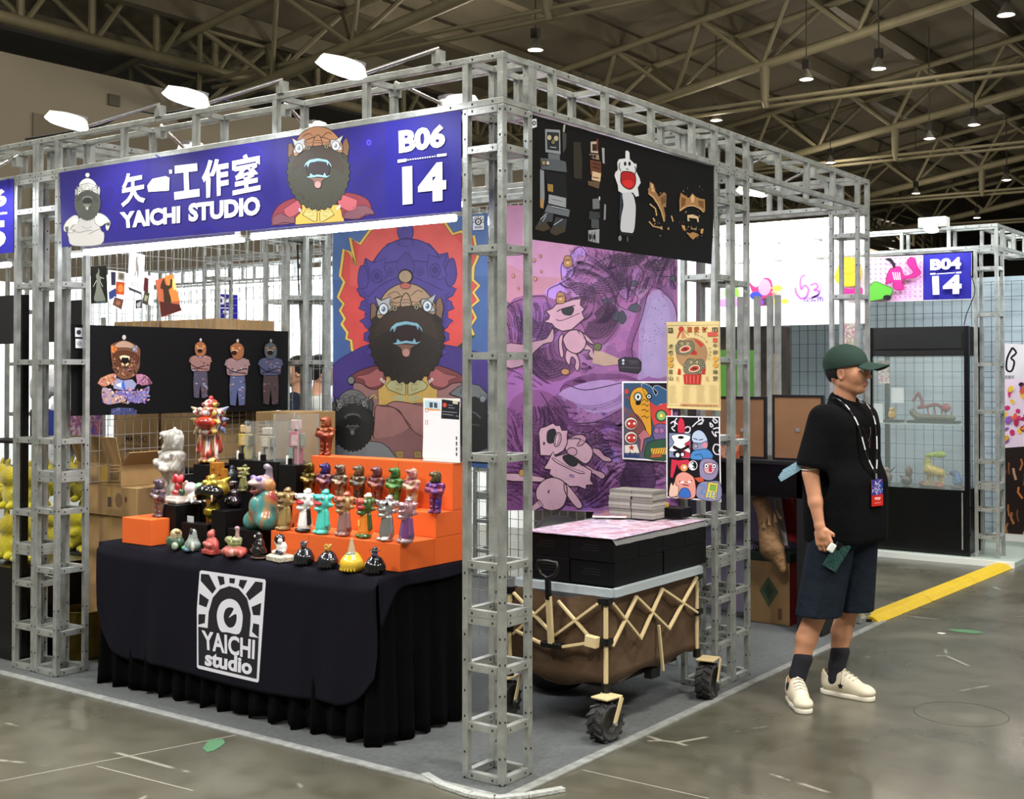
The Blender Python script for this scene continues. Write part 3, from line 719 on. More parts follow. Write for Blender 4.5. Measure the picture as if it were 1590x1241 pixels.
# body
oy = 1162
B = lambda L: [(x, y+oy) for x, y in L]
A.poly(B([(240,400),(400,330),(1100,330),(1262,400),(1262,1200),(240,1200)]), '#9b6f6c')
A.poly(B([(545,390),(945,390),(1040,520),(1030,640),(480,670),(470,520)]), '#cda64e', '#4c3a1a', 7)
for s_ in (1, -1):
    F2 = lambda L, s_=s_: [((x if s_ == 1 else 1490-x), y+oy) for x, y in L]
    A.poly(F2([(545,480),(600,425),(690,420),(735,470),(735,570),(700,570),(570,520)]), '#b5b27c', '#57502a', 7)
    A.poly(F2([(600,580),(720,575),(730,620),(690,640),(620,610)]), '#b5b27c'); A.line(F2([(640,470),(700,470),(695,530),(640,510)]), 5, '#6f6a3c')
    A.poly(spline(F2([(190,440),(260,360),(420,300),(490,310),(540,380),(545,440),(500,500),(430,520),(370,500),(310,460)]), 3), '#7e3f42', '#33191b', 8)
    A.poly(spline(F2([(260,400),(380,370),(470,320),(525,360),(520,430),(490,480),(400,500),(350,470),(340,430)]), 3), '#a9605f', '#5a2b2b', 6)
    A.lines([F2([(490,420),(535,460)]), F2([(500,410),(540,445)])], 9, '#e9e6e2')
A.poly(B(spline([(440,820),(450,680),(520,680),(620,690),(700,760),(760,840),(780,880),(640,960),(500,985),(430,970)], 4)), '#a8746f', '#3a2220', 8)
A.poly(B(spline([(560,670),(620,635),(720,640),(880,670),(1060,700),(1080,860),(960,960),(860,950),(760,860),(690,740),(640,700)], 4)), '#a8746f', '#3a2220', 8)
A.poly(B([(430,985),(640,960),(770,890),(900,960),(1080,960),(1080,1200),(620,1200)]), '#8f6363')
for x in (680, 850): A.poly(B([(x-40,1105),(x+35,1105),(x+32,1170),(x-32,1170)]), '#b08d50', '#4c3a1a', 5); A.line([(x-10, 1125+oy), (x-8, 1145+oy), (x+10, 1145+oy), (x+12, 1125+oy)], 7, '#5f6b35')
lionhead(A, lambda x, y: (x, y), PAL, w=9)
A.poly(elp(733, 608, 66, 62), '#a08a6c', '#1f1712', 12); A.poly(spline([(680,580),(735,540),(790,580),(790,560),(735,535),(690,555)], 3), '#1f1712'); A.poly(elp(735, 697, 50, 30), '#b05a52', '#5a2020', 6)
# two grey heads at the bottom
for cx_, mir in ((235, 1), (1500, -1)):
    A.poly(B(spline([(cx_-175,1060),(cx_-90,1040),(cx_+150,1010),(cx_+300,1040),(cx_+400,1150),(cx_+410,1200),(cx_-190,1200)], 3)), '#85898c', '#202224', 7)
    if cx_ == 235: lionhead(A, lambda x, y: (235+(x-745)*.56, 1162+790+(y-1110)*.62), PALG, w=11); A.poly(B(elp(220, 432, 34, 38)), '#75787a', '#1c1d1e', 9); A.line(B([(400,600),(440,570),(465,610),(440,600)]), 12, '#c7b064')
for i in range(1):
    # right-hand grey head is cut by the sheet edge: draw only its left half
    A.poly(B([(1262,520),(1360,465),(1440,480),(1512,560),(1512,620),(1330,600),(1262,560)]), '#707476', '#1c1d1e', 8)
    A.poly(B([(1150,560),(1240,490),(1340,470),(1340,620),(1262,600)]), '#707476', '#1c1d1e', 8)
    A.poly(B([(1300,600),(1400,590),(1512,640),(1512,1080),(1420,1110),(1300,1100),(1240,1000),(1262,700)]), '#252827', '#101111', 8)
    A.poly(B(elp(1470, 608, 30, 34)), '#8a8e90', '#1c1d1e', 6); A.line(B([(1320,720),(1400,740),(1450,790)]), 14, '#5f6464'); A.line(B([(1330,870),(1390,850),(1440,860)]), 10, '#4f5252')
# small logo label
q = [(1375,38),(1482,30),(1482,165),(1378,168)]
A.poly(q, '#e7ebf2'); A.ell(1428, 88, 34, 34, '#22252c'); A.ell(1428, 88, 20, 22, '#e7ebf2'); A.ell(1428, 90, 8, 9, '#22252c')
for i in range(7):
    t = PI+PI*i/6; A.line([(1428+40*math.cos(t), 92+42*math.sin(t)), (1428+52*math.cos(t), 92+56*math.sin(t))], 9, '#22252c')
A.k += 1; A.text('studio', [(1392,125),(1470,122),(1470,150),(1394,154)], '#3a5e9a', .03)
sheet(A, 'lion_poster', 'tall blue and red poster of a bearded lion head with crossed arms', 'poster', PRINT, [un(510+x/6.115, 330+y/6.115, 1, 1.787) for x, y in bx], .0012,
      M('poster_back', '#40639f', .6), pm=M('printed_vinyl', attr=True, rough=.55, noise=.12, nscale=9))

# ---- pink mural
A = Art(yplane(1.787), (0, -1, 0), .00003).crop(820, 380, 6.204)
rnd = random.Random(11)
W0 = [(-210,-380),(1440,-380),(1440,2600),(-210,2545)]; A.clip = (-210, -380, 1440, 2560); A.grade = (.0, .72)
A.poly(W0, '#ac7fb0')
A.poly([(-210,-380),(1440,-380),(1440,100),(330,200),(330,500),(-210,560)], '#c58fb6')
for p, c in (([(30,300),(320,330),(330,480),(200,500),(-210,560),(-210,200)], '#c0859c'), ([(-210,600),(160,480),(300,520),(520,380),(900,360),(1130,300),(860,780),(600,980),(-210,1400)], '#93588f'),
             ([(430,80),(560,20),(1440,160),(1440,420),(1080,400),(880,420),(700,540),(560,700),(430,430)], '#a566a0'),
             ([(750,1000),(960,620),(1110,600),(1160,440),(1440,420),(1440,1400),(1060,1500),(400,1300)], '#b06fae'),
             ([(1060,1240),(1080,700),(1170,480),(1280,440),(1390,560),(1430,760),(1440,1400),(1060,1380)], '#b69ad2'), ([(1120,1260),(1130,760),(1220,520),(1350,600),(1400,1200)], '#bca6da'),
             ([(-210,1300),(300,1260),(900,1350),(1440,1300),(1440,2600),(-210,2600)], '#a468ae'), ([(310,1420),(700,1290),(1100,1380),(1100,1500),(760,1640),(600,1640),(400,1540)], '#ba94cf'),
             ([(-210,1600),(120,1400),(400,1700),(330,2560),(-210,2560)], '#8f5590'), ([(500,1800),(820,1560),(1000,1700),(940,2300),(500,2560)], '#9b6cbf'),
             ([(640,1960),(900,1760),(940,2260),(700,2400)], '#a583d6'), ([(180,430),(440,290),(430,380),(300,520),(190,500)], '#b98be0'), ([(300,200),(420,80),(520,20),(560,90),(420,300),(330,290)], '#b98be0')):
    A.poly(spline(p, 4), c)
for i in range(160):   # mottled ink wash
    x = rnd.uniform(380, 1400); y = rnd.uniform(150, 2500)
    if 1040 < x and 430 < y < 1300: continue; r_ = rnd.uniform(14, 60)
    A.poly(elp(x, y, r_*1.5, r_, 9, rnd.uniform(0, 3)), rnd.choice(['#a873ac', '#9c649f', '#ae7ab5', '#a36ba9', '#965c9a'])); A.k -= 1
    A.k += (i % 20 == 0)
A.k += 1
A.poly(spline([(1130,1240),(1130,760),(1220,520),(1340,600),(1400,1200)], 4), '#bda8dc'); A.poly(spline([(330,1420),(700,1300),(1060,1390),(1060,1480),(760,1620),(600,1620),(430,1520)], 4), '#b996d2')
ink = '#3b2140'
def arcs(cx, cy, r0, r1, a0, a1, nr, nt, sq=.8, w=6.5, col=ink):
    nt = int(nt*1.5)
    for k in range(nr):
        r = r0+(r1-r0)*k/max(nr-1, 1); pts = []
        for i in range(14):
            t = a0+(a1-a0)*i/13; rr = r*(1+.03*math.sin(5*t+k)); pts.append((cx+rr*math.cos(t), cy+rr*sq*math.sin(t)))
        A.line(pts, w, col)
        if k:
            rp = r0+(r1-r0)*(k-1)/(nr-1); n = int(nt*r/r1)
            for i in range(n):
                t = a0+(a1-a0)*(i+rnd.random()*.5)/n; A.line([(cx+rp*math.cos(t), cy+rp*sq*math.sin(t)), (cx+(rp+(r-rp)*.85)*math.cos(t), cy+(rp+(r-rp)*.85)*sq*math.sin(t))], w*.7, col)
    A.k += 1
for c_, cc in (((640,740), '#9c5f96'), ((240,1080), '#7f4d80'), ((90,760), '#9560a4')): A.poly(elp(*c_, 250, 240, 20), cc)
A.poly(spline([(380,560),(540,500),(680,560),(800,700),(870,760),(800,880),(700,970),(560,940),(540,800)], 4), '#8d5488', ink, 7)
arcs(600, 700, 60, 270, -.9, 1.9, 10, 60); arcs(110, 700, 60, 250, -.2, 3.2, 8, 50); arcs(200, 1090, 40, 250, .3, 3.4, 7, 44); arcs(480, 500, 30, 170, -2.2, .6, 6, 26)
arcs(950, 60, 60, 190, .2, 2.8, 5, 40); arcs(1250, 120, 40, 170, .1, 2.6, 4, 26); arcs(700, 330, 40, 230, -.5, 2.4, 6, 30, .6); arcs(-60, 1000, 40, 200, 0, 3, 6, 30)
arcs(60, 1650, 60, 330, -.9, 1.6, 7, 40, .8, 4); arcs(120, 2300, 80, 300, -1.4, .6, 6, 30); arcs(760, 1850, 40, 240, 1.3, 3.9, 6, 30); arcs(1000, 2350, 50, 220, -2.5, 0, 5, 30); arcs(420, 2350, 60, 260, -1.0, .8, 6, 30)
arcs(1200, 2300, 60, 400, -2.4, -.6, 7, 40, .9); arcs(-100, 2000, 40, 260, -1.2, 1.5, 7, 30); arcs(600, 1400, 300, 380, .3, 2.8, 3, 30, .5, 3, '#6f3f78')
for i in range(800):
    x = rnd.uniform(380, 1400); y = rnd.uniform(60, 560)
    if x > 1120 and y > 420: continue
    a_ = math.atan2(y-60, x-600)+1.2+rnd.uniform(-.4, .4); l_ = rnd.uniform(14, 40); A.line([(x, y), (x+l_*math.cos(a_), y+l_*math.sin(a_))], 5, ink, taper=True)
for i in range(900):
    x = rnd.uniform(-200, 1000); y = rnd.uniform(1600, 2540); a_ = (x+y)*.004+rnd.uniform(-.3, .3); l_ = rnd.uniform(14, 46)
    A.line([(x, y), (x+l_*math.cos(a_), y+l_*math.sin(a_))], 5, '#54305c', taper=True)
for i in range(120):
    x = rnd.uniform(740, 1420); y = rnd.uniform(420, 1100); A.line([(x, y), (x+rnd.uniform(4, 14), y+rnd.uniform(-6, 6))], 6, '#7c4682')
A.k += 1
for L in ([(190,500),(200,430),(320,370),(440,290),(430,200),(330,180),(320,300),(330,340)], [(330,170),(400,150),(420,80),(500,20),(560,80),(540,160),(470,200),(440,290)], [(560,300),(640,200),(760,130),(840,160),(830,60),(1030,70),(1040,170),(1120,280),(1060,380),(900,400)],
          [(1030,70),(1150,130),(1240,290),(1380,310),(1410,360)], [(700,540),(860,490),(900,400)], [(30,500),(160,500),(190,560)], [(1060,1240),(1000,1000),(1090,720),(1170,440),(1260,420),(1400,560),(1440,700)], [(-210,620),(-150,560),(30,500)],
          [(310,1420),(360,1350),(560,1400),(900,1330)], [(330,1560),(420,1700),(560,1720),(700,1690),(940,1560),(960,1480)], [(120,1420),(200,1560),(180,1680),(260,1760)]):
    A.line(L, 8, ink, 5)
A.k += 1
for x, y, rx_, ry_, c in ((950,520,100,100,'#b06aa8'),(940,470,60,50,'#c083cf'),(1030,610,60,40,'#4c5060'),(850,690,50,45,'#4c5060'),(905,700,40,60,'#474b5a'),(770,545,40,26,'#4c5060'),(1020,375,40,26,'#4c5060'),(1400,330,34,30,'#5d6068'),(670,985,40,36,'#6d6f4c'),
                         (1080,2180,150,190,'#4b3158'),(980,2260,90,120,'#41294e'),(1150,2250,80,130,'#563862')):
    A.poly(spline([(x+rx_*math.cos(t)*(1+.12*math.sin(3*t+x)), y+ry_*math.sin(t)*(1+.12*math.cos(4*t))) for t in np.linspace(0, 2*PI, 10)[:-1]], 3), c, '#2a1a2e', 6)
for i in range(90):
    x = 1080+rnd.uniform(-150, 150); y = 2180+rnd.uniform(-170, 180); A.line([(x, y), (x+rnd.uniform(-30, 30), y+rnd.uniform(-30, 30))], 7, rnd.choice(['#2b1836', '#6d4a7c']))
A.k += 1
def flow(x, y): return math.atan2(y-200-.3*x, x-500)*.9+1.9+.7*math.sin(x*.006+1)+.6*math.cos(y*.007)
def rows(n, box, bad, L=16, tick=17, w=4.6, col='#43214c'):
    for i in range(n):
        x = rnd.uniform(box[0], box[1]); y = rnd.uniform(box[2], box[3]); pts = [(x, y)]
        for k in range(L):
            a_ = flow(x, y); x += 13*math.cos(a_); y += 13*math.sin(a_)
            if bad(x, y) or not (box[0] < x < box[1] and box[2] < y < box[3]): break
            pts.append((x, y))
        if len(pts) < 4: continue
        A.line(pts, w, col, taper=True)
        for k in range(1, len(pts)):
            a_ = flow(*pts[k])+1.45; l_ = tick*rnd.uniform(.5, 1.1); A.line([pts[k], (pts[k][0]+l_*math.cos(a_), pts[k][1]+l_*math.sin(a_))], w*.75, col)
    A.k += 1
rows(300, (300, 1430, 30, 760), lambda x, y: (x > 1040 and y > 430) or (y > 560 and x > 880) or x+y*.9 < 620)
rows(110, (-205, 300, 560, 1380), lambda x, y: False)
rows(420, (-205, 1430, 1560, 2540), lambda x, y: (500 < x < 960 and 1600 < y < 1700) or (x > 700 and y < 1700))
for d_ in (0, 14, 28, 42): A.line([(1050-d_, 1240), (990-d_, 1000), (1075-d_, 720), (1150-d_, 470+d_), (1260, 410-d_*.6), (1400, 540-d_)], 4, '#8c4f8c', 5)
for d_ in range(6): A.line([(300+d_*10, 1400-d_*14), (560, 1320-d_*12), (900, 1290-d_*8), (1100, 1350-d_*6)], 4, '#7c4680', 5); A.line([(330, 1580+d_*14), (430, 1710+d_*12), (600, 1740+d_*12), (760, 1680+d_*14), (940, 1580+d_*14)], 4, '#7c4680', 5)
A.k += 1
pk = '#cd9fb4'; pk2 = '#d9afc0'; ko = '#2b1a26'
def gog(L, c2='#23252b'): A.poly(spline(L, 3), c2, '#121318', 6)
# upper bather
A.poly(spline([(240,800),(180,900),(60,930),(-60,960),(-210,960),(-210,1180),(-40,1160),(40,1060),(150,960),(245,930)], 3), '#b890a2', ko, 9)
A.poly(spline([(340,860),(300,900),(300,1020),(320,1090),(345,1060),(330,960)], 3), pk, ko, 9)
A.poly(spline([(560,960),(620,1000),(640,1060),(670,1080),(620,1100),(580,1050),(600,1020),(540,1010)], 3), pk, ko, 9)
A.poly(spline([(380,1010),(360,1100),(400,1160),(420,1080),(460,1120),(450,1180),(480,1220),(500,1150),(470,1060)], 3), pk, ko, 9)
A.poly(spline([(480,830),(560,870),(640,960),(600,950),(540,900)], 3), pk, ko, 8)
A.poly(spline([(340,900),(400,830),(500,830),(560,920),(540,1000),(470,1050),(390,1020),(350,960)], 4), pk, ko, 10)
A.poly([(170,640),(235,615),(270,575),(340,560),(430,530),(510,520),(505,580),(545,620),(520,650),(545,710),(490,760),(420,820),(330,835),(260,800),(230,760),(160,745),(200,715),(210,680)], pk, ko, 10)
gog([(330,620),(430,600),(440,640),(410,680),(345,670)]); A.line([(280,645),(330,620),(455,585)], 10, '#17181c', 3); A.line([(270,720),(330,730),(500,660)], 7, ko, 4)
for x, y in ((315, 500), (385, 150)):
    A.poly(spline([(x-40,y+60),(x-35,y-20),(x-10,y-45),(x+30,y-30),(x+45,y+20),(x+30,y+65)], 3), '#b07f55', '#2f1c12', 7); A.line([(x-30,y),(x+25,y-5)], 8, '#3a2418'); A.ell(x, y+25, 16, 12, '#e0b080')
# headlight beam and black car seen from above
A.poly([(640,1020),(720,1030),(885,1100),(880,1150),(740,1170),(620,1140)], '#cbab9a'); A.poly([(870,1110),(930,1085),(1060,1095),(1090,1130),(1085,1210),(1060,1240),(880,1215)], '#2c2833', '#121018', 8)
A.ell(918, 1115, 12, 14, '#e8ecff'); A.ell(918, 1145, 11, 12, '#cfd6ff'); A.poly([(960,1110),(1050,1110),(1070,1140),(1000,1160)], '#463c4c'); A.line([(890,1180),(1080,1190)], 8, '#5b4c5c')
A.ell(360, 1225, 40, 30, '#c08a60', '#2f1c12', 6)
# lower pair
oy2 = 1179; sc2 = 1.15
L2 = lambda L: [(x*sc2, oy2+y*sc2) for x, y in L]
A.poly(L2(spline([(530,680),(600,690),(640,740),(690,760),(700,790),(640,790),(600,760),(540,710)], 3)), pk, ko, 9)
A.poly(L2(spline([(490,820),(560,860),(620,880),(650,910),(620,940),(560,900),(490,870)], 3)), pk, ko, 9)
A.poly(L2(spline([(310,640),(360,590),(430,600),(500,640),(545,700),(530,770),(480,810),(400,760),(330,720)], 4)), pk2, ko, 10)
A.poly(L2(spline([(340,600),(400,570),(460,570),(490,600),(460,650),(410,660),(440,610),(400,600)], 3)), pk, ko, 8)
A.poly(L2([(105,510),(145,500),(210,470),(235,490),(270,490),(285,530),(335,530),(330,580),(330,640),(300,700),(250,730),(190,745),(105,740),(100,690),(95,600),(90,550)]), pk2, ko, 10)
gog(L2([(175,530),(225,520),(235,570),(210,635),(165,630),(160,570)])); A.poly(L2(elp(248, 608, 30, 62, 14, .2)), pk, ko, 8); A.poly(L2(elp(246, 608, 14, 46, 12, .2)), '#e3bfcb', ko, 5); A.poly(L2(elp(136, 640, 9, 14)), '#3f2a4a')
A.poly(L2([(195,735),(210,710),(230,750),(330,720),(400,760),(470,830),(535,870),(525,950),(550,985),(490,990),(485,1025),(420,1000),(350,1000),(280,960),(180,900),(190,860),(135,850),(165,800)]), pk2, ko, 10)
A.poly(L2(elp(370, 710, 42, 36)), pk, ko, 8)
gog(L2([(305,740),(370,740),(420,790),(400,830),(350,825),(295,770)])); A.line(L2([(415,790),(460,830)]), 12, '#17181c'); A.line(L2([(200,760),(240,800),(340,850),(430,890),(480,890)]), 8, ko, 4); A.line(L2([(210,755),(330,830),(470,880)]), 5, ko, 4)
A.poly(L2([(350,900),(385,905),(390,925),(350,918)]), '#a47fcb', ko, 4)
A.poly(L2(spline([(-180,890),(20,905),(140,930),(120,960),(30,960),(-180,950)], 3)), pk2, ko, 9)
A.poly(L2(spline([(310,970),(380,1040),(450,1140),(450,1180),(410,1180),(350,1110),(310,1040)], 3)), pk2, ko, 9)
A.poly(L2(spline([(130,950),(220,925),(310,970),(330,1060),(300,1160),(230,1200),(140,1190),(80,1120),(70,1030)], 4)), pk2, ko, 10)
A.poly(L2([(90,1110),(30,1170),(-20,1210),(60,1215),(130,1160)]), pk2, ko, 9); A.poly(L2(spline([(175,1060),(185,1025),(165,1045)], 3)), '#4b2b52')
for i in range(130):
    x, y = rnd.choice([(180, 880), (330, 980), (520, 640), (230, 1180), (300, 620), (430, 820)]); t = rnd.uniform(0, 6.28)
    q_ = (x+rnd.uniform(-60, 60), y+rnd.uniform(-60, 60)); A.line(L2([q_, (q_[0]+3, q_[1]+3)]), 4, '#7c5468')
A.k += 1
for x, y in ((-60, 2200), (60, 150), (120, 110), (130, 260), (70, 330), (-140, 300), (-90, 420)):
    r_ = 34 if y > 1000 else rnd.uniform(12, 34); A.ell(x, y, r_*.7, r_, '#c88b78' if y < 1000 else '#c79a50', '#7a4a48', 5)
sheet(A, 'mural_print', 'pink and purple mural print with sunglasses-wearing creatures on a shore', 'poster', PRINT, [un(820+x/6.204, 380+y/6.204, 1, 1.788) for x, y in W0], .0012,
      M('mural_back', '#b98bc0', .6), pm=_M['printed_vinyl'])
# ---- black toy banner on the right side
A = Art(xplane(-.008), (1, 0, 0)).crop(820, 180, 5.483)
A.poly([(36,-10),(1600,440),(1560,1262),(30,1052)], '#060607')
for p, c in (([(145,112),(272,120),(276,328),(148,308)], '#80868c'), ([(160,135),(262,142),(264,300),(162,286)], '#26292e'), ([(170,318),(268,330),(272,382),(172,372)], '#5d6165'),
             ([(105,358),(250,372),(320,390),(330,480),(110,452)], '#4f545a'), ([(102,455),(135,468),(140,700),(130,780),(102,770)], '#7b8086'), ([(102,700),(132,710),(130,790),(104,780)], '#9c7a4c'),
             ([(140,470),(320,500),(340,760),(190,730),(160,560)], '#17181b'), ([(165,578),(212,586),(212,650),(167,640)], '#8d713e'), ([(175,668),(322,700),(322,782),(172,745)], '#8a8f95'),
             ([(165,755),(355,800),(345,860),(140,815)], '#5f656b'), ([(140,820),(215,828),(205,905),(170,900),(60,960),(90,900)], '#3a3e43'), ([(235,860),(330,880),(320,960),(190,1000),(210,930)], '#33373c'),
             ([(60,940),(150,900),(190,960),(130,985),(60,965)], '#3e362b'), ([(190,960),(310,930),(318,985),(230,1020),(185,990)], '#3e362b'), ([(385,220),(445,225),(460,380),(455,540),(390,530),(385,380)], '#2e2a22'),
             ([(290,140),(325,150),(322,270),(295,320)], '#3f3c3a'), ([(300,75),(318,72),(308,140),(294,135)], '#9b968a'),
             ([(530,220),(595,215),(595,320),(532,312)], '#a99c8a'), ([(545,240),(582,240),(582,300),(545,296)], '#33241c'), ([(520,322),(600,330),(605,375),(525,360)], '#8c735f'), ([(525,375),(620,390),(620,520),(530,500)], '#5d3528'),
             ([(545,470),(620,490),(612,560),(540,545)], '#c4a888'), ([(505,555),(610,560),(600,620),(510,590)], '#5b4936'), ([(625,270),(648,275),(650,410),(632,400)], '#8f8f92'), ([(580,200),(596,195),(594,300),(584,300)], '#6e2a20'),
             ([(545,708),(605,702),(608,790),(548,795)], '#66696c'), ([(520,810),(605,820),(612,870),(515,880)], '#33363a'), ([(535,875),(600,880),(602,960),(535,955)], '#44474b'), ([(510,975),(605,965),(602,1085),(510,1065)], '#8d9093'),
             ([(645,750),(662,755),(658,880),(640,890)], '#77797c'), ([(598,685),(612,690),(610,720),(600,715)], '#b0b0b0')):
    A.poly(p, c)
for x, y, r_, c in ((178, 185, 20, '#a79c7c'), (235, 192, 21, '#a79c7c'), (210, 222, 18, '#6c654c'), (130, 400, 17, '#8a795a'), (165, 402, 16, '#a8a8a0'), (535, 345, 12, '#2b2018'), (565, 345, 10, '#2b2018')): A.ell(x, y, r_, r_*1.2, c, '#1a1a1a', 4)
A.lines([[(185,265),(235,272)], [(200,700),(290,720)], [(195,770),(330,800)], [(100,880),(160,830)], [(215,930),(290,880)], [(120,900),(150,850)]], 7, '#9da2a7')
A.lines([[(515,1000),(520,1070)], [(540,990),(545,1070)], [(565,985),(570,1070)], [(545,260),(580,290)], [(550,400),(610,420)], [(548,430),(605,450)], [(545,520),(600,530)]], 5, '#28241f')
for x in (525, 560): A.ell(x, 1030, 12, 24, '#222428')
# white open-mouthed figure
wh = '#c9cace'
A.poly(spline([(800,640),(880,660),(908,740),(912,820),(895,985),(840,995),(785,975),(790,860),(808,760)], 4), '#b9bbc1')
A.poly([(780,650),(800,655),(795,800),(782,900),(772,880)], '#2c3440')
A.poly([(825,300),(840,295),(858,310),(862,370),(905,410),(918,405),(920,430),(915,470),(945,530),(955,570),(930,610),(940,680),(915,690),(890,655),(850,650),(800,660),(765,640),(760,590),(732,510),(740,480),(760,460),(755,400),(768,370),(825,362)], wh)
A.poly(spline([(785,530),(795,480),(850,475),(895,490),(912,530),(905,590),(870,625),(820,610),(788,570)], 4), '#a11f1f', '#40100f', 8)
A.poly(spline([(800,570),(830,545),(870,550),(898,580),(860,615),(825,603)], 3), '#c42c28')
for x in (822, 860): A.ell(x, 408, 11, 18, '#191a1e')
A.lines([[(775,400),(770,440),(785,470)], [(905,430),(915,460),(905,500)], [(830,450),(850,458)]], 9, '#4b4e55')
A.poly(elp(778, 1042, 14, 24), '#77797e'); A.poly(elp(842, 1050, 8, 24), '#4a4b50'); A.poly([(770,985),(895,1000),(890,1030),(775,1015)], '#15171a')
# bronze heads
rnd = random.Random(5)
br = ['#a9855c', '#7c5a38', '#c9a477', '#5b3f26', '#8c6a45']
A.poly([(1030,560),(1065,580),(1080,640),(1110,690),(1150,650),(1172,665),(1170,780),(1150,775),(1165,850),(1160,900),(1130,800),(1080,720),(1020,665),(1015,620),(1030,610)], '#8c6a45')
A.poly([(1040,568),(1058,590),(1075,650),(1050,645)], '#c9a477'); A.poly([(1120,700),(1165,672),(1166,740),(1135,760)], '#6a4a2c')
A.lines([[(1020,660),(1060,690),(1100,750),(1130,810),(1155,900)], [(1030,750),(1080,790),(1090,850)], [(1025,900),(1060,940),(1130,955)], [(1060,870),(1075,900)], [(1215,850),(1230,900)], [(1190,950),(1190,970)], [(1130,940),(1135,970)]], 11, '#b99668')
A.poly([(1295,655),(1330,680),(1365,700),(1395,660),(1425,690),(1460,705),(1500,710),(1503,820),(1480,800),(1440,770),(1395,760),(1350,770),(1310,790),(1285,810),(1283,720)], '#9a7248')
A.poly([(1380,690),(1395,665),(1412,695),(1405,740),(1385,735)], '#c9a477'); A.poly([(1300,690),(1340,705),(1330,760),(1298,780)], '#6d4a2a'); A.poly([(1440,720),(1490,725),(1490,790),(1450,765)], '#6d4a2a')
A.lines([[(1285,810),(1340,775),(1395,765),(1450,785),(1490,820)]], 9, '#c9a477', 3)
A.poly([(1350,845),(1400,840),(1445,860),(1448,905),(1438,905),(1430,875),(1365,868),(1362,900),(1352,890)], '#c9b08a'); A.poly([(1380,965),(1430,975),(1430,940),(1420,960),(1390,955),(1382,930)], '#8c7350')
A.poly([(1300,930),(1330,935),(1335,985),(1310,960)], '#b58a5a'); A.poly([(1465,965),(1490,960),(1480,1005),(1462,1000)], '#b58a5a'); A.poly([(1340,990),(1370,1000),(1400,990),(1440,1005),(1450,1020),(1420,1035),(1400,1055),(1370,1030)], '#a07648')
for i in range(60):
    x = rnd.choice([rnd.uniform(1030, 1165), rnd.uniform(1290, 1500)]); y = rnd.uniform(600, 1040)
    A.line([(x, y), (x+rnd.uniform(-14, 14), y+rnd.uniform(-18, 18))], 4, rnd.choice(br[1:4]))
A.k += 1
q = [(25,30),(66,25),(68,95),(28,108)]; A.poly(q, '#c8c8cc'); A.ell(45, 62, 16, 20, '#26262a'); A.ell(45, 62, 7, 9, '#c8c8cc')
sheet(A, 'toy_banner', 'long black banner printed with robots, a white monster and gold heads', 'banner', PRINT, [un(820+x/5.483, 180+y/5.483, 0, -.0085) for x, y in [(36,-10),(1600,440),(1560,1262),(30,1052)]], .0012, M('banner_black', '#060607', .55, spec=.2))

# ---- black figure banner on the left wall
A = Art(xplane(-2.955), (1, 0, 0)).crop(0, 380, 3.457)
BQ = [(380,428),(1548,465),(1545,888),(380,920)]
A.poly(BQ, '#08090a')
A.crop(140, 500, 8.273)
rnd = random.Random(9)
def patches(x0, x1, y0, y1, n, cols, r0=6, r1=20, test=None):
    for i in range(n):
        x = rnd.uniform(x0, x1); y = rnd.uniform(y0, y1)
        if test and not test(x, y): continue
        r_ = rnd.uniform(r0, r1); A.poly(elp(x, y, r_*1.5, r_*.8, 7, rnd.uniform(0, 3)), rnd.choice(cols))
        A.k -= .7
    A.k += 1
mc = ['#a8745a', '#c79a7c', '#7a5aa8', '#4c4f9a', '#b98aa0', '#d8c2b0', '#5f3a2c', '#8c8fc0']
A.poly([(265,1195),(270,1120),(360,1100),(560,1110),(610,1190)], '#41456e'); patches(275, 600, 1115, 1185, 40, ['#34385e', '#6e7196', '#252a44'], 5, 14)
A.poly(spline([(150,860),(200,840),(330,900),(460,920),(460,1010),(330,1050),(210,1060),(150,980)], 4), '#a88c8a', '#221a2a', 7)
A.poly(spline([(760,820),(640,880),(400,880),(300,900),(420,960),(520,1030),(660,1040),(740,960)], 4), '#6f6aa0', '#1b1930', 7)
A.poly([(90,790),(130,720),(240,670),(330,655),(340,760),(260,800),(200,830),(150,830)], '#b77a5c', '#3a1f18', 7)
A.poly([(580,670),(660,665),(740,700),(790,770),(800,790),(740,810),(660,820),(600,780)], '#a8708a', '#3a1f2c', 7)
A.poly([(290,800),(340,720),(440,740),(540,735),(600,800),(560,870),(430,880),(300,860)], '#8d8fae', '#1d1a2c', 6)
A.poly([(430,740),(455,880),(445,880),(410,850),(400,800)], '#3a62b8'); A.poly([(330,800),(400,780),(400,840),(350,830)], '#c9d0e4')
patches(160, 760, 860, 1040, 120, mc, 5, 16, lambda x, y: abs(x-450) < 300); patches(110, 330, 680, 800, 50, ['#c8936c', '#8f543c', '#b98aa0', '#d8b89c'], 5, 14, lambda x, y: x+y > 880); patches(600, 780, 690, 800, 40, ['#b87f98', '#7a4c7c', '#c79ab0', '#6a3f50'], 5, 13, lambda x, y: x-y < 20)
A.poly(spline([(260,300),(330,260),(430,235),(530,265),(600,310),(640,360),(635,500),(630,580),(560,700),(420,740),(340,690),(290,610),(265,470),(255,380)], 4), '#6b4632', '#1c0f0a', 7)
A.poly(elp(430, 198, 27, 34), '#b8b4b0', '#3a3030', 5); A.poly(spline([(300,330),(340,270),(430,240),(530,275),(580,340),(430,330)], 4), '#a88974', '#3a251a', 6)
A.poly([(262,300),(300,310),(330,340),(310,400),(270,390)], '#c8763a'); A.poly([(600,300),(540,320),(540,380),(600,390)], '#8f7f86')
for x in (320, 560): A.ell(x, 350, 26, 30, '#b96a34' if x < 400 else '#8c96a8', '#24120c', 6)
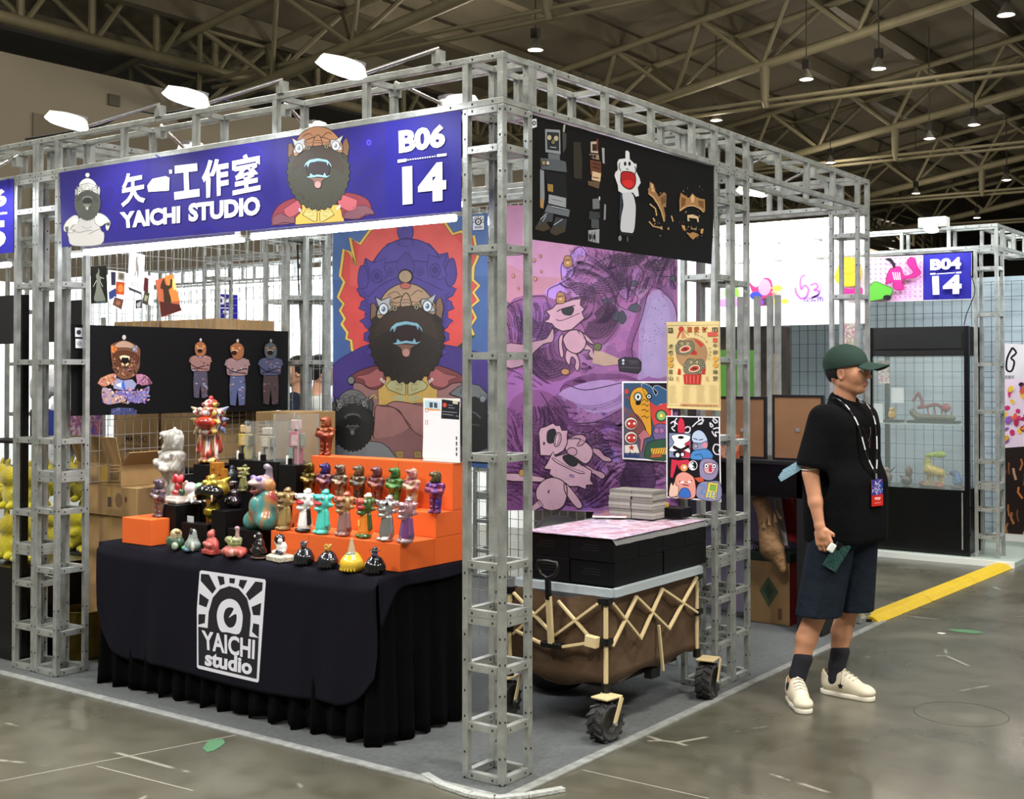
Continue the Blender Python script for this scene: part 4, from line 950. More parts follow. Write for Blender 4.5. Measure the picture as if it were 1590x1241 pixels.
A.poly(spline([(290,430),(340,385),(440,370),(540,395),(600,430),(620,470),(580,560),(440,590),(320,560)], 4), '#54301f', '#1c0f0a', 6)
A.poly(spline([(375,470),(440,440),(500,470),(500,520),(440,540),(385,510)], 3), '#140c0a'); A.poly([(370,445),(400,432),(440,428),(490,440),(505,450),(495,500),(485,460),(400,458),(390,495)], '#d9c9a4'); A.poly([(390,545),(405,520),(420,540),(460,540),(480,520),(492,548),(440,580)], '#cdb78c')
patches(270, 625, 400, 720, 90, ['#8a5a3a', '#4a2e20', '#a87a5a', '#33201a', '#9c6a6a', '#5c4438'], 5, 16, lambda x, y: (x-440)**2/170**2+(y-560)**2/170**2 < 1 and not (360 < x < 510 and 430 < y < 560))
A.crop(0, 380, 3.457)
def standing(cx, y0, h, a, b, dim=1.0, side=0):
    k = h/350; c1 = lambda c: tuple(v*dim for v in S(c))
    X = lambda L: [(cx+x*k, y0+y*k) for x, y in L]
    A.poly(X([(-38,170),(-44,250),(-40,345),(-8,350),(0,260),(8,350),(42,345),(46,250),(40,170)]), c1(b), c1('#14151c'), 3)
    A.poly(X(spline([(-60,110),(-45,92),(0,88),(45,92),(62,112),(58,160),(45,185),(-45,185),(-58,160)], 3)), c1(a), c1('#14151c'), 3)
    A.poly(X([(-70,130),(-62,100),(-30,92),(-28,118),(-50,130)]), c1(a)); A.poly(X([(70,130),(62,100),(30,92),(28,118),(50,130)]), c1(a))
    A.line(X([(-60,140),(-20,165),(30,150),(55,150)]), 6*k, c1('#231c24'), 3); A.line(X([(-50,172),(0,170),(50,175)]), 5*k, c1('#231c24'), 3)
    A.poly(X(spline([(-34-6*side,30),(-20,12),(0,5),(22,14),(36,36),(34,75),(12,98),(-14,98),(-32,72)], 3)), c1('#8c5a3c' if dim > .6 else '#5d6670'), c1('#1c1210'), 3)
    A.poly(X(elp(2, -4, 7, 10)), c1('#b0a8a0')); A.poly(X(elp(-2-16*side, 62, 16, 13)), c1('#2a1410')); A.line(X([(-18-14*side,50),(0-14*side,46),(14-10*side,52)]), 5*k, c1('#cdb090'))
    for x in (-18, 18): A.poly(X(elp(x-6*side, 36, 7, 6)), c1('#c98a4a'))
    for i in range(46):
        x = rnd.uniform(-50, 50); y = rnd.uniform(95, 340)
        if y > 190 and (abs(x) < 10 or abs(x) > 40): continue
        A.poly(X(elp(x, y, rnd.uniform(3, 9), rnd.uniform(2, 5), 6)), c1(rnd.choice(['#8a6a78', '#5a5f96', '#b09080', '#33364f', '#7c4a3c', '#9aa0b4']))); A.k -= .8
    A.k += 1
standing(1072, 515, 310, '#8f6a62', '#4b4656'); standing(1270, 520, 345, '#8c7070', '#4f5678', 1.0, 1); standing(1448, 520, 340, '#5d6486', '#5b4a4c', .55)
for i, (x, y) in enumerate(((398, 445), (400, 505))):
    A.poly([(x,y),(x+40,y+2),(x+40,y+52),(x,y+50)], '#cfd2d6'); A.ell(x+20, y+26, 12, 13, '#30333a' if i == 0 else '#9aa0a8')
o = sheet(A, 'figure_banner', 'black banner on the left side wall printed with crossed-arm lion figures', 'banner', PRINT, [un(x/3.457, 380+y/3.457, 0, -2.956) for x, y in BQ], .0012, _M['banner_black'])

# ---- yellow lion poster and the two cartoon posters taped to the posts
A = Art(yplane(1.765), (0, -1, 0)).crop(1030, 490, 8.274)
Q = [(40,85),(722,72),(738,1222),(48,1190)]
A.poly(Q, '#d9c48a'); A.line([(48,132),(712,122),(724,1178),(55,1155),(48,132)], 7, '#6b5f40'); A.k += 1
A.poly(elp(365, 490, 205, 205, 28), '#a5805a'); A.poly([(380,290),(470,330),(520,380),(480,410),(430,350)], '#bf3f33'); A.poly([(340,440),(380,430),(435,470),(430,510),(340,500)], '#b7332c')
A.poly(elp(230, 175, 36, 36), '#bf3f33'); A.poly([(205,200),(235,205),(185,300),(172,295)], '#bf3f33'); A.poly([(235,210),(265,210),(300,290),(230,300)], '#c58f5a'); A.line([(260,190),(330,255)], 8, '#8a3a2c')
for cx_, cy_, k in ((270, 420, 1), (390, 670, 1.15)):
    A.poly(spline([(cx_-100*k,cy_-40),(cx_-60*k,cy_-100*k),(cx_+20,cy_-90*k),(cx_+100*k,cy_-90*k),(cx_+130*k,cy_-10),(cx_+90*k,cy_+60*k),(cx_-60*k,cy_+80*k),(cx_-110*k,cy_+40)], 4), '#77735c', '#3c3a2c', 6)
    for i in range(9):
        t = i*.7; x = cx_+100*k*math.cos(t); y = cy_+75*k*math.sin(t); A.ell(x, y, 22*k, 22*k, '#8d8a6e', '#3c3a2c', 5); A.ell(x, y, 8*k, 8*k, '#3c3a2c')
    for x in (-30, 45): A.ell(cx_+x, cy_-60*k, 20, 20, '#cfc18a', '#3c3a2c', 5); A.ell(cx_+x, cy_-60*k, 7, 8, '#23211a')
    A.poly(spline([(cx_-50,cy_+10),(cx_,cy_-25),(cx_+60,cy_-25),(cx_+75,cy_+20),(cx_+10,cy_+50),(cx_-45,cy_+45)], 3), '#b04436', '#e6c9a8', 12); A.poly(elp(cx_+12, cy_+12, 34, 18), '#6b2420')
A.poly([(185,760),(195,680),(225,690),(225,755)], '#b7332c'); A.poly([(495,750),(515,670),(545,690),(535,755)], '#b7332c')
A.poly([(258,755),(490,755),(480,885),(270,880)], '#b7332c')
for i in range(9): A.line([(275+i*25, 770), (282+i*23, 872)], 6, '#d88a7c' if i % 2 else '#8a2a24')
A.k += 1
for ch, x, y in (('喜', 340, 180), ('愛', 430, 180), ('財', 535, 180)): A.text(ch, [(x-38,y-36),(x+36,y-38),(x+36,y+38),(x-38,y+40)], '#a8542c', .02)
for ch, y in (('虎', 398), ('嘯', 480), ('青', 725), ('山', 805)): A.text(ch, [(70,y-30),(126,y-31),(127,y+30),(70,y+31)], '#4a4434', .01)
for ch, y in (('牛', 390), ('耕', 475), ('綠', 725), ('野', 812)): A.text(ch, [(640,y-30),(702,y-31),(704,y+30),(642,y+31)], '#4a4434', .01)
for x in (95, 672):
    for y in (555, 635): A.ell(x, y, 32, 34, '#d9a84a', '#b98430', 4); A.text('金' if y > 600 else '大', [(x-15,y-16),(x+15,y-16),(x+15,y+16),(x-15,y+16)], '#a86a20', .01)
A.poly([(65,160),(122,158),(122,222),(66,224)], '#4a4434'); A.line([(75,180),(112,178)], 6, '#d9c48a'); A.line([(75,200),(112,198)], 6, '#d9c48a'); A.poly([(630,155),(700,152),(702,205),(630,206)], '#4a4434'); A.line([(650,170),(650,205)], 8, '#d9c48a'); A.line([(680,170),(680,205)], 8, '#d9c48a')
A.poly([(570,215),(700,210),(702,265),(572,270)], '#c4554a'); A.poly([(640,290),(698,288),(698,345),(640,345)], '#bf5b4a')
for i, ch in enumerate('BLACK CHEN'):
    t = -1.35+i*.19
    if ch != ' ':
        x = 365+240*math.cos(t); y = 470+240*math.sin(t); A.text(ch, [(x-13,y-16),(x+13,y-12),(x+13,y+16),(x-13,y+14)], '#8c7648', 0)
for cx_ in (125, 300, 480, 650):
    for j in range(14): A.line([(cx_-55, 895+j*17), (cx_+rnd.uniform(25, 60), 893+j*17)], 4, '#bfab78')
A.k += 1
A.text('CONGRATULATIONS ON GETTING RICH', [(222,1132),(705,1146),(705,1166),(222,1158)], '#a8322a', .03)
for x in (180, 565): A.text('福' if x == 180 else '貳', [(x-18,780),(x+20,780),(x+20,845),(x-18,845)], '#b98a60', 0)
sheet(A, 'lion_dance_poster', 'pale yellow poster with two red-mouthed lion-dance heads taped to the posts', 'poster', PRINT, [un(1030+x/8.274, 490+y/8.274, 1, 1.7655) for x, y in Q], .0008, M('paper_yellow', '#d9c48a', .6))

A = Art(yplane(1.775), (0, -1, 0)).crop(960, 580, 5.912)
Q = [(35,72),(500,72),(492,815),(38,785)]
A.poly(Q, '#e9e6e6'); A.poly([(48,88),(488,88),(480,800),(50,772)], '#3a5069')
A.poly([(48,300),(120,330),(220,440),(260,600),(240,772),(50,772)], '#5a5666'); A.poly([(215,88),(488,88),(488,200),(430,200),(350,230)], '#17161b')
A.poly(spline([(215,95),(300,120),(340,200),(360,170),(320,130),(360,110),(440,150),(488,180),(488,300),(400,280),(340,310),(280,260),(240,180)], 4), '#34587c', '#c9d4dc', 4)
A.poly(spline([(110,210),(140,150),(210,125),(270,170),(290,260),(300,400),(305,560),(270,570),(240,480),(190,420),(140,350),(110,280)], 4), '#d59a30', '#2a1c0c', 6)
A.poly(spline([(110,360),(180,380),(240,470),(260,560),(200,580),(110,540),(90,430)], 3), '#7c4b4a'); A.poly([(290,260),(350,300),(430,270),(488,300),(488,480),(330,480),(300,380)], '#c4403c')
for x, y, r_ in ((182, 215, 38), (282, 212, 24)): A.ell(x, y, r_, r_*1.1, '#7c8c7c' if r_ > 30 else '#2c3f5c', '#15120e', 6); A.ell(x, y, r_*.68, r_*.75, '#e8ecec'); A.ell(x, y, r_*.3, r_*.45, '#14161c')
A.poly(spline([(160,260),(210,250),(200,285),(170,290)], 3), '#15120e')
for y in (250, 290, 340, 400): A.line([(215,y),(245,y-10),(262,y+10),(280,y-4)], 6, '#2a1c0c', 3)
A.ell(395, 388, 52, 54, '#2f6b4c', '#16261c', 5); A.ell(395, 388, 38, 40, '#8fb86a'); A.ell(395, 388, 20, 21, '#e8d46a', '#3a6a34', 5)
for y in (460, 590): A.ell(118, y, 60, 58, '#e0d6c8', '#2a1c1c', 6); A.ell(122, y+5, 46, 40, '#bf3934', '#3a1414', 5); A.ell(100, y, 11, 11, '#f0e8e0'); A.ell(148, y, 11, 11, '#f0e8e0')
A.poly([(60,660),(170,650),(195,730),(60,730)], '#e0d6c8'); A.poly([(122,648),(132,672),(150,672),(136,688),(142,708),(122,695),(104,708),(110,688),(96,672),(114,672)], '#b9302c')
A.poly([(50,772),(55,720),(90,760),(110,710),(130,760),(160,720),(170,765),(195,730),(190,775)], '#2c4270')
A.poly([(180,570),(240,510),(300,580),(240,600),(220,710),(200,710),(205,610)], '#b87078', '#3a2024', 5)
A.poly(spline([(320,560),(340,480),(400,460),(480,500),(480,620),(400,600),(350,620)], 3), '#6e5a88', '#241c2c', 5)
for x in (355, 400): A.ell(x, 525, 24, 26, '#96688e', '#241c2c', 4)
A.poly(spline([(250,690),(290,630),(420,600),(480,640),(480,790),(260,780)], 3), '#31503c', '#142018', 5); A.poly([(300,690),(478,680),(478,740),(310,745)], '#d2a23c')
for i in range(8): A.line([(310+i*22, 740), (325+i*22, 690)], 6, '#5c4a1c')
A.k += 1; A.poly([(60,150),(85,140),(100,165),(85,190),(62,185)], '#c4403c'); A.lines([[(70,220),(95,215),(100,240)], [(65,320),(72,360)]], 7, '#c4403c')
A.poly([(300,745),(400,740),(400,770),(300,775)], '#a8563a', '#2a1c14', 4)
sheet(A, 'cartoon_poster', 'white-bordered cartoon poster with a long yellow face on the pink mural', 'poster', PRINT, [un(960+x/5.912, 580+y/5.912, 1, 1.776) for x, y in Q], .0008, M('paper_white', '#e9e6e6', .6))

A = Art(yplane(1.76), (0, -1, 0)).crop(960, 580, 5.912)
Q = [(440,388),(932,398),(946,1180),(442,1140)]
A.poly(Q, '#efecef'); A.poly([(450,398),(922,408),(935,1165),(452,1130)], '#131216')
wl = '#dcdce2'
for L in ([(480,460),(510,440),(520,480),(490,500),(520,530)], [(540,410),(520,440),(545,470)], [(600,520),(630,490),(660,500),(650,540),(610,540),(600,520)], [(680,490),(720,450),(770,420),(780,440),(730,470)], [(740,430),(740,400),(770,405),(770,460),(730,465)], [(840,450),(870,480),(850,490),(840,450)], [(870,410),(910,440),(890,455),(865,425)],
          [(870,510),(920,500),(925,540),(890,540),(900,580),(875,560),(860,530)], [(880,660),(900,650),(935,670),(925,710),(935,740),(895,740),(870,700),(880,660)]):
    A.line(L, 11, wl, 3)
A.k += 1
A.poly(spline([(548,540),(550,440),(575,408),(605,440),(608,545)], 3), '#c62f48', '#3a0c18', 5)
A.poly([(466,545),(666,552),(662,780),(466,770)], '#7c86a8', '#131216', 5); A.poly([(600,590),(660,600),(660,775),(560,770)], '#c62f48')
A.poly(spline([(490,570),(575,555),(660,575),(650,620),(610,650),(660,700),(650,730),(580,700),(500,720),(465,700),(510,640),(500,610)], 3), '#eceef2', '#131216', 6)
A.poly(elp(575, 588, 28, 14), '#131216'); A.poly(spline([(510,660),(575,690),(640,655),(650,680),(580,710),(505,690)], 3), '#131216'); A.poly(elp(560, 740, 56, 34), '#131216'); A.ell(545, 750, 18, 20, '#eceef2'); A.ell(590, 745, 14, 16, '#eceef2')
A.poly(spline([(675,600),(690,545),(740,520),(790,550),(820,620),(780,650),(700,640)], 4), '#b7c8de', '#23304a', 5); A.poly(spline([(690,640),(760,640),(820,620),(815,690),(760,700),(690,700)], 3), '#8f8fb0', '#23304a', 5)
A.lines([[(690,595),(730,610)], [(740,612),(780,605)]], 8, '#23304a'); A.ell(795, 660, 22, 26, '#d68a96'); A.ell(712, 668, 20, 18, '#a9a2a8', '#23304a', 5)
A.poly(spline([(675,790),(680,720),(740,700),(830,700),(865,780)], 3), '#4a86c4', '#1c3558', 6); A.line([(700,750),(760,740),(780,780)], 7, '#1c3558')
A.poly([(480,950),(490,790),(560,800),(640,790),(690,860),(600,860),(560,880),(540,830),(500,960)], '#c62f48')
A.poly(spline([(750,940),(750,820),(800,780),(870,790),(918,840),(910,930),(860,980),(790,975)], 4), '#8f86a8', '#2a2238', 6); A.poly(spline([(785,860),(800,820),(890,825),(895,870),(860,920),(800,910)], 3), '#d9a8b0', '#2a2238', 5)
for x in (810, 880): A.ell(x, 850, 20, 24, '#f0f0f4', '#2a2238', 5); A.ell(x, 852, 8, 10, '#2a2238')
A.poly([(838,840),(855,840),(862,905),(830,900)], '#b9283c')
A.ell(687, 845, 38, 42, '#131216', '#eceef2', 6); A.poly(spline([(687,803),(652,845),(687,888),(700,866),(687,845),(672,826)], 4), '#eceef2'); A.ell(690, 866, 7, 8, '#131216'); A.ell(685, 824, 7, 8, '#eceef2')
A.ell(605, 865, 36, 36, '#d8935a', '#3a2414', 4); A.ell(610, 862, 12, 14, '#eceef2')
A.poly(spline([(530,1130),(525,960),(590,905),(660,925),(705,985),(700,1140)], 4), '#e0988a', '#4a2420', 6)
A.poly(spline([(560,1135),(575,1065),(620,1050),(655,1075),(662,1138)], 3), '#3a6cc0', '#1c2f58', 5); A.lines([[(560,990),(620,1000)], [(630,1000),(680,985)], [(590,1020),(650,1030)]], 9, '#5c1c1c'); A.poly(elp(590, 998, 20, 10), '#f0e6e0'); A.poly(elp(655, 995, 18, 9), '#f0e6e0')
A.poly(spline([(470,1130),(475,1040),(490,1000),(505,1030),(520,990),(535,1030),(555,1040),(545,1120)], 3), '#ecc4b0', '#4a2420', 5)
A.poly([(700,960),(770,950),(790,990),(740,1000)], '#c4553a'); A.poly(spline([(720,1060),(760,1000),(830,990),(935,1000),(935,1165),(740,1150)], 3), '#8888a8', '#2a2238', 5); A.line([(750,1020),(800,1040),(760,1090),(800,1110)], 9, '#4a86c4', 4)
A.poly([(830,995),(920,1010),(900,1160),(800,1140)], '#d8c85a', '#2a2238', 5); A.poly([(850,1020),(900,1028),(892,1080),(842,1070)], '#7cae4a', '#2a2238', 4)
for i in range(3):
    for j in range(3): A.ell(835+j*30-i*3, 1095+i*22, 10, 7, '#4a86c4')
sheet(A, 'cartoon_poster', 'white-bordered black cartoon poster hanging lowest on the posts', 'poster', PRINT, [un(960+x/5.912, 580+y/5.912, 1, 1.7605) for x, y in Q], .0008, _M['paper_white'])

# ---- small photo cards clipped to the left wire grid
def card(name, pts, fill, label, draw=None, border=None, dx=0):
    """pts in px: TL TR BR BL on the left wall plane"""
    A = Art(xplane(-2.985+dx), (1, 0, 0)).crop(130, 380, 7.95)
    A.poly(pts, border or fill)
    if border:
        c = np.mean(np.array(pts), axis=0); A.poly([tuple(c+(np.array(p)-c)*.9) for p in pts], fill)
    if draw: draw(A)
    return sheet(A, name, label, 'card', PRINT, [A.fn(130+x/7.95, 380+y/7.95) for x, y in pts], .0006, _M['paper_white'], group='cards on the wire grid')
def d1(A):
    A.poly(spline([(180,290),(195,330),(190,370),(215,420),(200,480),(250,620),(260,690),(130,690),(150,560),(160,440),(150,380),(175,340)], 3), '#6f7466')
    A.lines([[(205,400),(250,420)], [(160,440),(115,520)], [(200,450),(235,520)]], 10, '#9aa08c'); A.poly([(140,700),(280,690),(280,715),(150,718)], '#41494c')
card('photo_card', [(85,268),(280,258),(298,720),(88,730)], '#14160f', 'dark card with a pale long-robed figurine, leftmost on the grid', d1)
def d2(A):
    A.poly([(425,340),(505,350),(505,450),(420,430)], '#8f8a78'); A.ell(465, 390, 30, 36, '#5f5440'); A.poly([(335,335),(395,340),(392,500),(340,500)], '#2c2a3c'); A.poly([(400,455),(505,465),(498,620),(398,610)], '#b4481c'); A.ell(455, 540, 34, 50, '#c97a3a')
    A.poly([(310,585),(395,535),(405,640),(315,680)], '#2f3c70')
card('photo_card', [(300,310),(520,340),(500,690),(300,680)], '#e8e8ea', 'white sheet of small orange, blue and grey pictures on the grid', d2, dx=.002)
card('photo_card', [(375,640),(500,675),(470,810),(350,745)], '#5a4034', 'small tilted card with a white border low on the grid', lambda A: A.ell(425, 720, 30, 26, '#9a5a40'), border='#eeeeee', dx=.004)
def d3(A):
    A.poly(spline([(650,150),(668,155),(665,210),(680,300),(670,410),(662,410),(655,320),(640,380),(625,390),(645,300),(640,230)], 3), '#7a7068'); A.poly([(580,455),(680,490),(680,530),(585,500)], '#9a9a9c')
    A.poly([(548,520),(715,590),(715,620),(560,560)], '#3a3a40'); A.text('CANNON', [(590,465),(672,495),(672,522),(592,492)], '#e8e8e8', .03)
card('photo_card', [(566,78),(755,130),(735,620),(540,540)], '#f1f1f3', 'tall white card with a slender standing figure, highest on the grid', d3, dx=.006)
card('photo_card', [(750,400),(800,420),(795,600),(735,570)], '#4a1c20', 'narrow dark red card right of the tall white card', dx=.003)
card('photo_card', [(795,380),(865,380),(862,760),(800,740)], '#dfe0e0', 'narrow blank white card right of the tall white card', dx=.001)
card('photo_card', [(750,570),(815,600),(785,750),(720,720)], '#3c3a2e', 'small dark card hung low beside the blank white card', lambda A: A.poly([(755,620),(795,635),(775,700),(745,690)], '#8a8a70'), dx=.005)
card('photo_card', [(640,685),(715,680),(715,780),(640,790)], '#2a2a2a', 'small black and white card lowest on the grid', lambda A: A.poly([(650,730),(705,700),(700,770),(660,775)], '#9a9a9a'), dx=.002)
def d5(A):
    A.poly([(1000,380),(1110,365),(1150,560),(1190,700),(1080,700)], '#d8783a'); A.poly([(1080,420),(1115,420),(1150,560),(1110,560)], '#f0c070'); A.poly([(935,700),(1190,740),(1205,815),(960,890)], '#4a2420')
    A.poly(spline([(990,420),(1010,490),(1060,500),(1070,430),(1095,430),(1085,530),(1050,560),(1080,680),(1060,760),(1020,720),(1010,820),(990,700),(980,560),(945,540),(960,470)], 3), '#3a2a1c')
card('photo_card', [(880,440),(1110,365),(1205,815),(960,900)], '#a85a3c', 'orange sunset card with an armoured figure, rightmost on the grid', d5, dx=.006)
# ---------------------------------------------------------------- smooth sculpting from a distance field
class SD:
    def __init__(s): s.p = []
    def a(s, kind, col=None, k=.01, sub=False, **q): s.p.append((kind, q, S(col) if isinstance(col, str) else col, k, sub)); return s
    def cap(s, a, b, ra, rb=None, col=None, k=.01, sub=False): return s.a('cap', col, k, sub, a=np.array(a, float), b=np.array(b, float), ra=ra, rb=ra if rb is None else rb)
    def ell(s, c, r, col=None, k=.01, rot=None, sub=False): return s.a('ell', col, k, sub, c=np.array(c, float), r=np.array(r, float), rot=None if rot is None else np.array(Euler(rot).to_matrix()))
    def box(s, c, h, col=None, k=.01, rot=None, rd=.003, sub=False): return s.a('box', col, k, sub, c=np.array(c, float), h=np.array(h, float), rd=rd, rot=None if rot is None else np.array(Euler(rot).to_matrix()))
    def ev(s, pr, P):
        kind, q = pr[0], pr[1]
        if kind == 'cap':
            ba = q['b']-q['a']; pa = P-q['a']; t = np.clip((pa@ba)/max(ba@ba, 1e-12), 0, 1)
            return np.linalg.norm(pa-t[..., None]*ba, axis=-1)-(q['ra']+(q['rb']-q['ra'])*t)
        X = P-q['c']
        if q['rot'] is not None: X = X@q['rot']
        if kind == 'ell':
            k0 = np.linalg.norm(X/q['r'], axis=-1); k1 = np.linalg.norm(X/q['r']**2, axis=-1)+1e-9
            return k0*(k0-1)/k1
        d = np.abs(X)-q['h']+q['rd']
        return np.linalg.norm(np.maximum(d, 0), axis=-1)+np.minimum(d.max(-1), 0)-q['rd']
    def bb(s, pr):
        kind, q = pr[0], pr[1]
        if kind == 'cap': r = max(q['ra'], q['rb']); return np.minimum(q['a'], q['b'])-r, np.maximum(q['a'], q['b'])+r
        h = q['r'] if kind == 'ell' else q['h']
        if q['rot'] is not None: h = np.abs(q['rot'])@h
        return q['c']-h, q['c']+h
    def mesh(s, name, h, colors=True, smooth=True, default='#888888'):
        B = [s.bb(p) for p in s.p if not p[4]]; lo = np.min([b[0] for b in B], 0)-4*h; hi = np.max([b[1] for b in B], 0)+4*h
        n = np.ceil((hi-lo)/h).astype(int)+1; D = np.full(n, .5, np.float32); ax = [lo[i]+h*np.arange(n[i]) for i in range(3)]
        for pr in s.p:
            b0, b1 = s.bb(pr); m = pr[3]+3.5*h
            i0 = np.maximum(((b0-m-lo)/h).astype(int), 0); i1 = np.minimum(np.ceil((b1+m-lo)/h).astype(int)+1, n)
            if (i1 <= i0).any(): continue
            sl = tuple(slice(i0[i], i1[i]) for i in range(3))
            P = np.stack(np.meshgrid(*[ax[i][sl[i]] for i in range(3)], indexing='ij'), -1)
            d = s.ev(pr, P); o = D[sl]; k = max(pr[3], 1e-6)
            if pr[4]:
                hh = np.maximum(k-np.abs(-d-o), 0)/k; D[sl] = np.maximum(o, -d)+hh*hh*k*.25
            else:
                hh = np.maximum(k-np.abs(d-o), 0)/k; D[sl] = np.minimum(o, d)-hh*hh*k*.25
        g = openvdb.FloatGrid(background=.5); g.copyFromArray(D); pts, quads = g.convertToQuads(0.0)
        pts = np.array(pts, float)*h+lo
        me = bpy.data.meshes.new(name); me.from_pydata(pts.tolist(), [], [tuple(q[::-1]) for q in quads.tolist()])
        if smooth: me.polygons.foreach_set('use_smooth', [True]*len(me.polygons))
        if colors:
            best = np.full(len(pts), 1e9); ci = np.zeros((len(pts), 4), np.float32); ci[:] = (*S(default), 1)
            for pr in s.p:
                if pr[2] is None: continue
                d = s.ev(pr, pts); d = np.abs(d) if pr[4] else d
                m_ = d < best; best[m_] = d[m_]; ci[m_, :3] = pr[2]
            at = me.color_attributes.new('Col', 'FLOAT_COLOR', 'POINT'); at.data.foreach_set('color', ci.ravel())
        return me
def obj(name, me, mat, parent=None, loc=None, rz=None, scale=None, **kw):
    o = bpy.data.objects.new(name, me); COL.objects.link(o)
    if parent is not None: o.parent = parent
    if loc is not None: o.location = loc
    if rz is not None: o.rotation_euler = (0, 0, rz)
    if scale: o.scale = (scale,)*3
    if not me.materials: me.materials.append(mat)
    elif mat is not None and me.materials[0] != mat: o.material_slots[0].link = 'OBJECT'; o.material_slots[0].material = mat
    return tag(o, **kw)
def setmat(o, mat):
    o.material_slots[0].link = 'OBJECT'; o.material_slots[0].material = mat

# ---------------------------------------------------------------- table, skirt and logo cloth
TZ = .725; TX0, TX1, TY0, TY1 = -2.62, -.72, .1, .70
t = thing('display_table', 'long table hidden under black cloths at the booth front', 'table', ((TX0+TX1)/2, (TY0+TY1)/2, 0))
MB().box((TX0+.015, TY0+.015, TZ-.03), (TX1-.015, TY1-.015, TZ-.006)).build('table_top', WHITE, t)
for x in (TX0+.12, TX1-.12):
    for y in (TY0+.12, TY1-.12): MB().cyl((x, y, .006), (x, y, TZ-.03), .018, 8).build('leg', STEEL, t)
SKM = M('black_skirt_fabric', '#040405', .95, spec=.1)
def skirt():
    m = MB(); rnd = random.Random(4)
    path = [(TX0, TY1), (TX0, TY0), (TX1, TY0), (TX1, TY1)]; pts = []
    for i in range(3):
        a = Vector(path[i]); b = Vector(path[i+1]); L = (b-a).length; n = int(L/.012); d = (b-a)/L; nr = Vector((d.y, -d.x))
        for k in range(n): pts.append((a+d*(L*k/n), nr, L*k/n))
    s = 0; ph = []
    for p, nr, q in pts: s += .012; ph.append(s)
    rows = 12; vs = []
    for j in range(rows+1):
        t_ = j/rows; z = TZ-.02-(TZ-.026)*t_
        for i, (p, nr, q) in enumerate(pts):
            f = ph[i]; a = .006+.038*t_
            w_ = math.sin(f*2*PI/.115+1.3*math.sin(f*5))+.4*math.sin(f*2*PI/.061+2)
            o = p+nr*(a*(w_*.5+.35)); vs.append((o.x, o.y, z+(.012*math.sin(f*40) if j == rows else 0)+.008*(j == rows)))
    N_ = len(pts)
    m.add(vs, [(j*N_+i, j*N_+i+1, (j+1)*N_+i+1, (j+1)*N_+i) for j in range(rows) for i in range(N_-1)])
    o = m.build('table_skirt', SKM, smooth=True, label='pleated black skirt hanging to the carpet under the logo cloth', cat='table skirt', fix=False)
    md = o.modifiers.new('s', 'SOLIDIFY'); md.thickness = .002
    return o
skirt()
# folded clips at the skirt hem
CL = M('navy_black_cloth', '#15141c', .95, spec=.12, bump=.2, bscale=400, noise=.12, nscale=3)
def cloth_surf():
    """logo cloth: top, front drop with rounded lower corners, short right overhang"""
    m = MB(); x0, x1 = TX0-.012, TX1+.012; yf = TY0-.05; nx = 96
    def wob(x, t): return min(1, max(0, (abs(x+1.61)-.34)/.12))*1.0*wob_(x, t)
    def wob_(x, t): return .010*math.sin(x*9+1)*t+.007*math.sin(x*21+t*3)*t+.004*math.sin(x*37)*t
    # front drop
    rows = 40; vs = []
    zt = TZ+.003; zb = .155
    def low(u):   # rounded bottom corners
        x = u*(x1-x0); r = .26; e = min(x, (x1-x0)-x)
        if e < r: k = 1-math.sqrt(max(0, 1-((r-e)/r)**2)); return zb+k*r*.95
        return zb+.012*math.sin(x*4.2)
    for j in range(rows+1):
        for i in range(nx+1):
            u = i/nx; x = x0+(x1-x0)*u; zl_ = low(u); t_ = j/rows; z = zt-(zt-zl_)*t_
            if t_ < .001: y = TY0+.0
            y = TY0-.006-(.036*min(1, t_*9)) - wob(x, t_)
            if j == 0: y = TY0+.004
            vs.append((x-.004*math.sin(t_*5)*(u > .97)+(.012 if u > .985 else 0)*t_, y, z+(.0 if j else 0)))
    m.add(vs, [(j*(nx+1)+i, j*(nx+1)+i+1, (j+1)*(nx+1)+i+1, (j+1)*(nx+1)+i) for j in range(rows) for i in range(nx)])
    # top
    m.add([(x0, TY0+.004, zt), (x1, TY0+.004, zt), (x1, TY1+.01, zt), (x0, TY1+.01, zt)], [(0, 1, 2, 3)])
    # side overhangs, cut on a curve
    n = 20
    for X, sg in ((x1, 1), (x0, -1)):
        vs = []
        for j in range(7):
            for i in range(n+1):
                y = TY0-.03+(TY1-TY0+.04)*i/n; dpt = .055+.17*max(0, 1-i/(n*.25))**2
                t_ = j/6; vs.append((X+sg*(.012*t_+.006*math.sin(y*17)*t_), y, zt-dpt*t_))
        m.add(vs, [(j*(n+1)+i, j*(n+1)+i+1, (j+1)*(n+1)+i+1, (j+1)*(n+1)+i) for j in range(6) for i in range(n)])
    o = m.build('logo_cloth', CL, smooth=1.0, label='dark cloth with a white eye logo draped over the table front', cat='tablecloth')
    md = o.modifiers.new('s', 'SOLIDIFY'); md.thickness = .0015; md.offset = 1
    return o
clo = cloth_surf()
clothpt = yplane(TY0-.0445)
A = Art(clothpt, (0, -1, 0), .00008).crop(300, 870, 6.206)
lw = '#d9dbe4'
fr = [(62,110),(80,98),(690,185),(700,205),(632,1165),(620,1180),(310,1108),(50,1045),(36,1030),(35,470)]
def dens(p, n=6):
    o = []
    for i in range(len(p)):
        a = p[i]; b = p[(i+1) % len(p)]; o += [(a[0]+(b[0]-a[0])*k/n, a[1]+(b[1]-a[1])*k/n) for k in range(n)]
    return o
A.poly(dens(fr), lw)
dk = '#15141c'
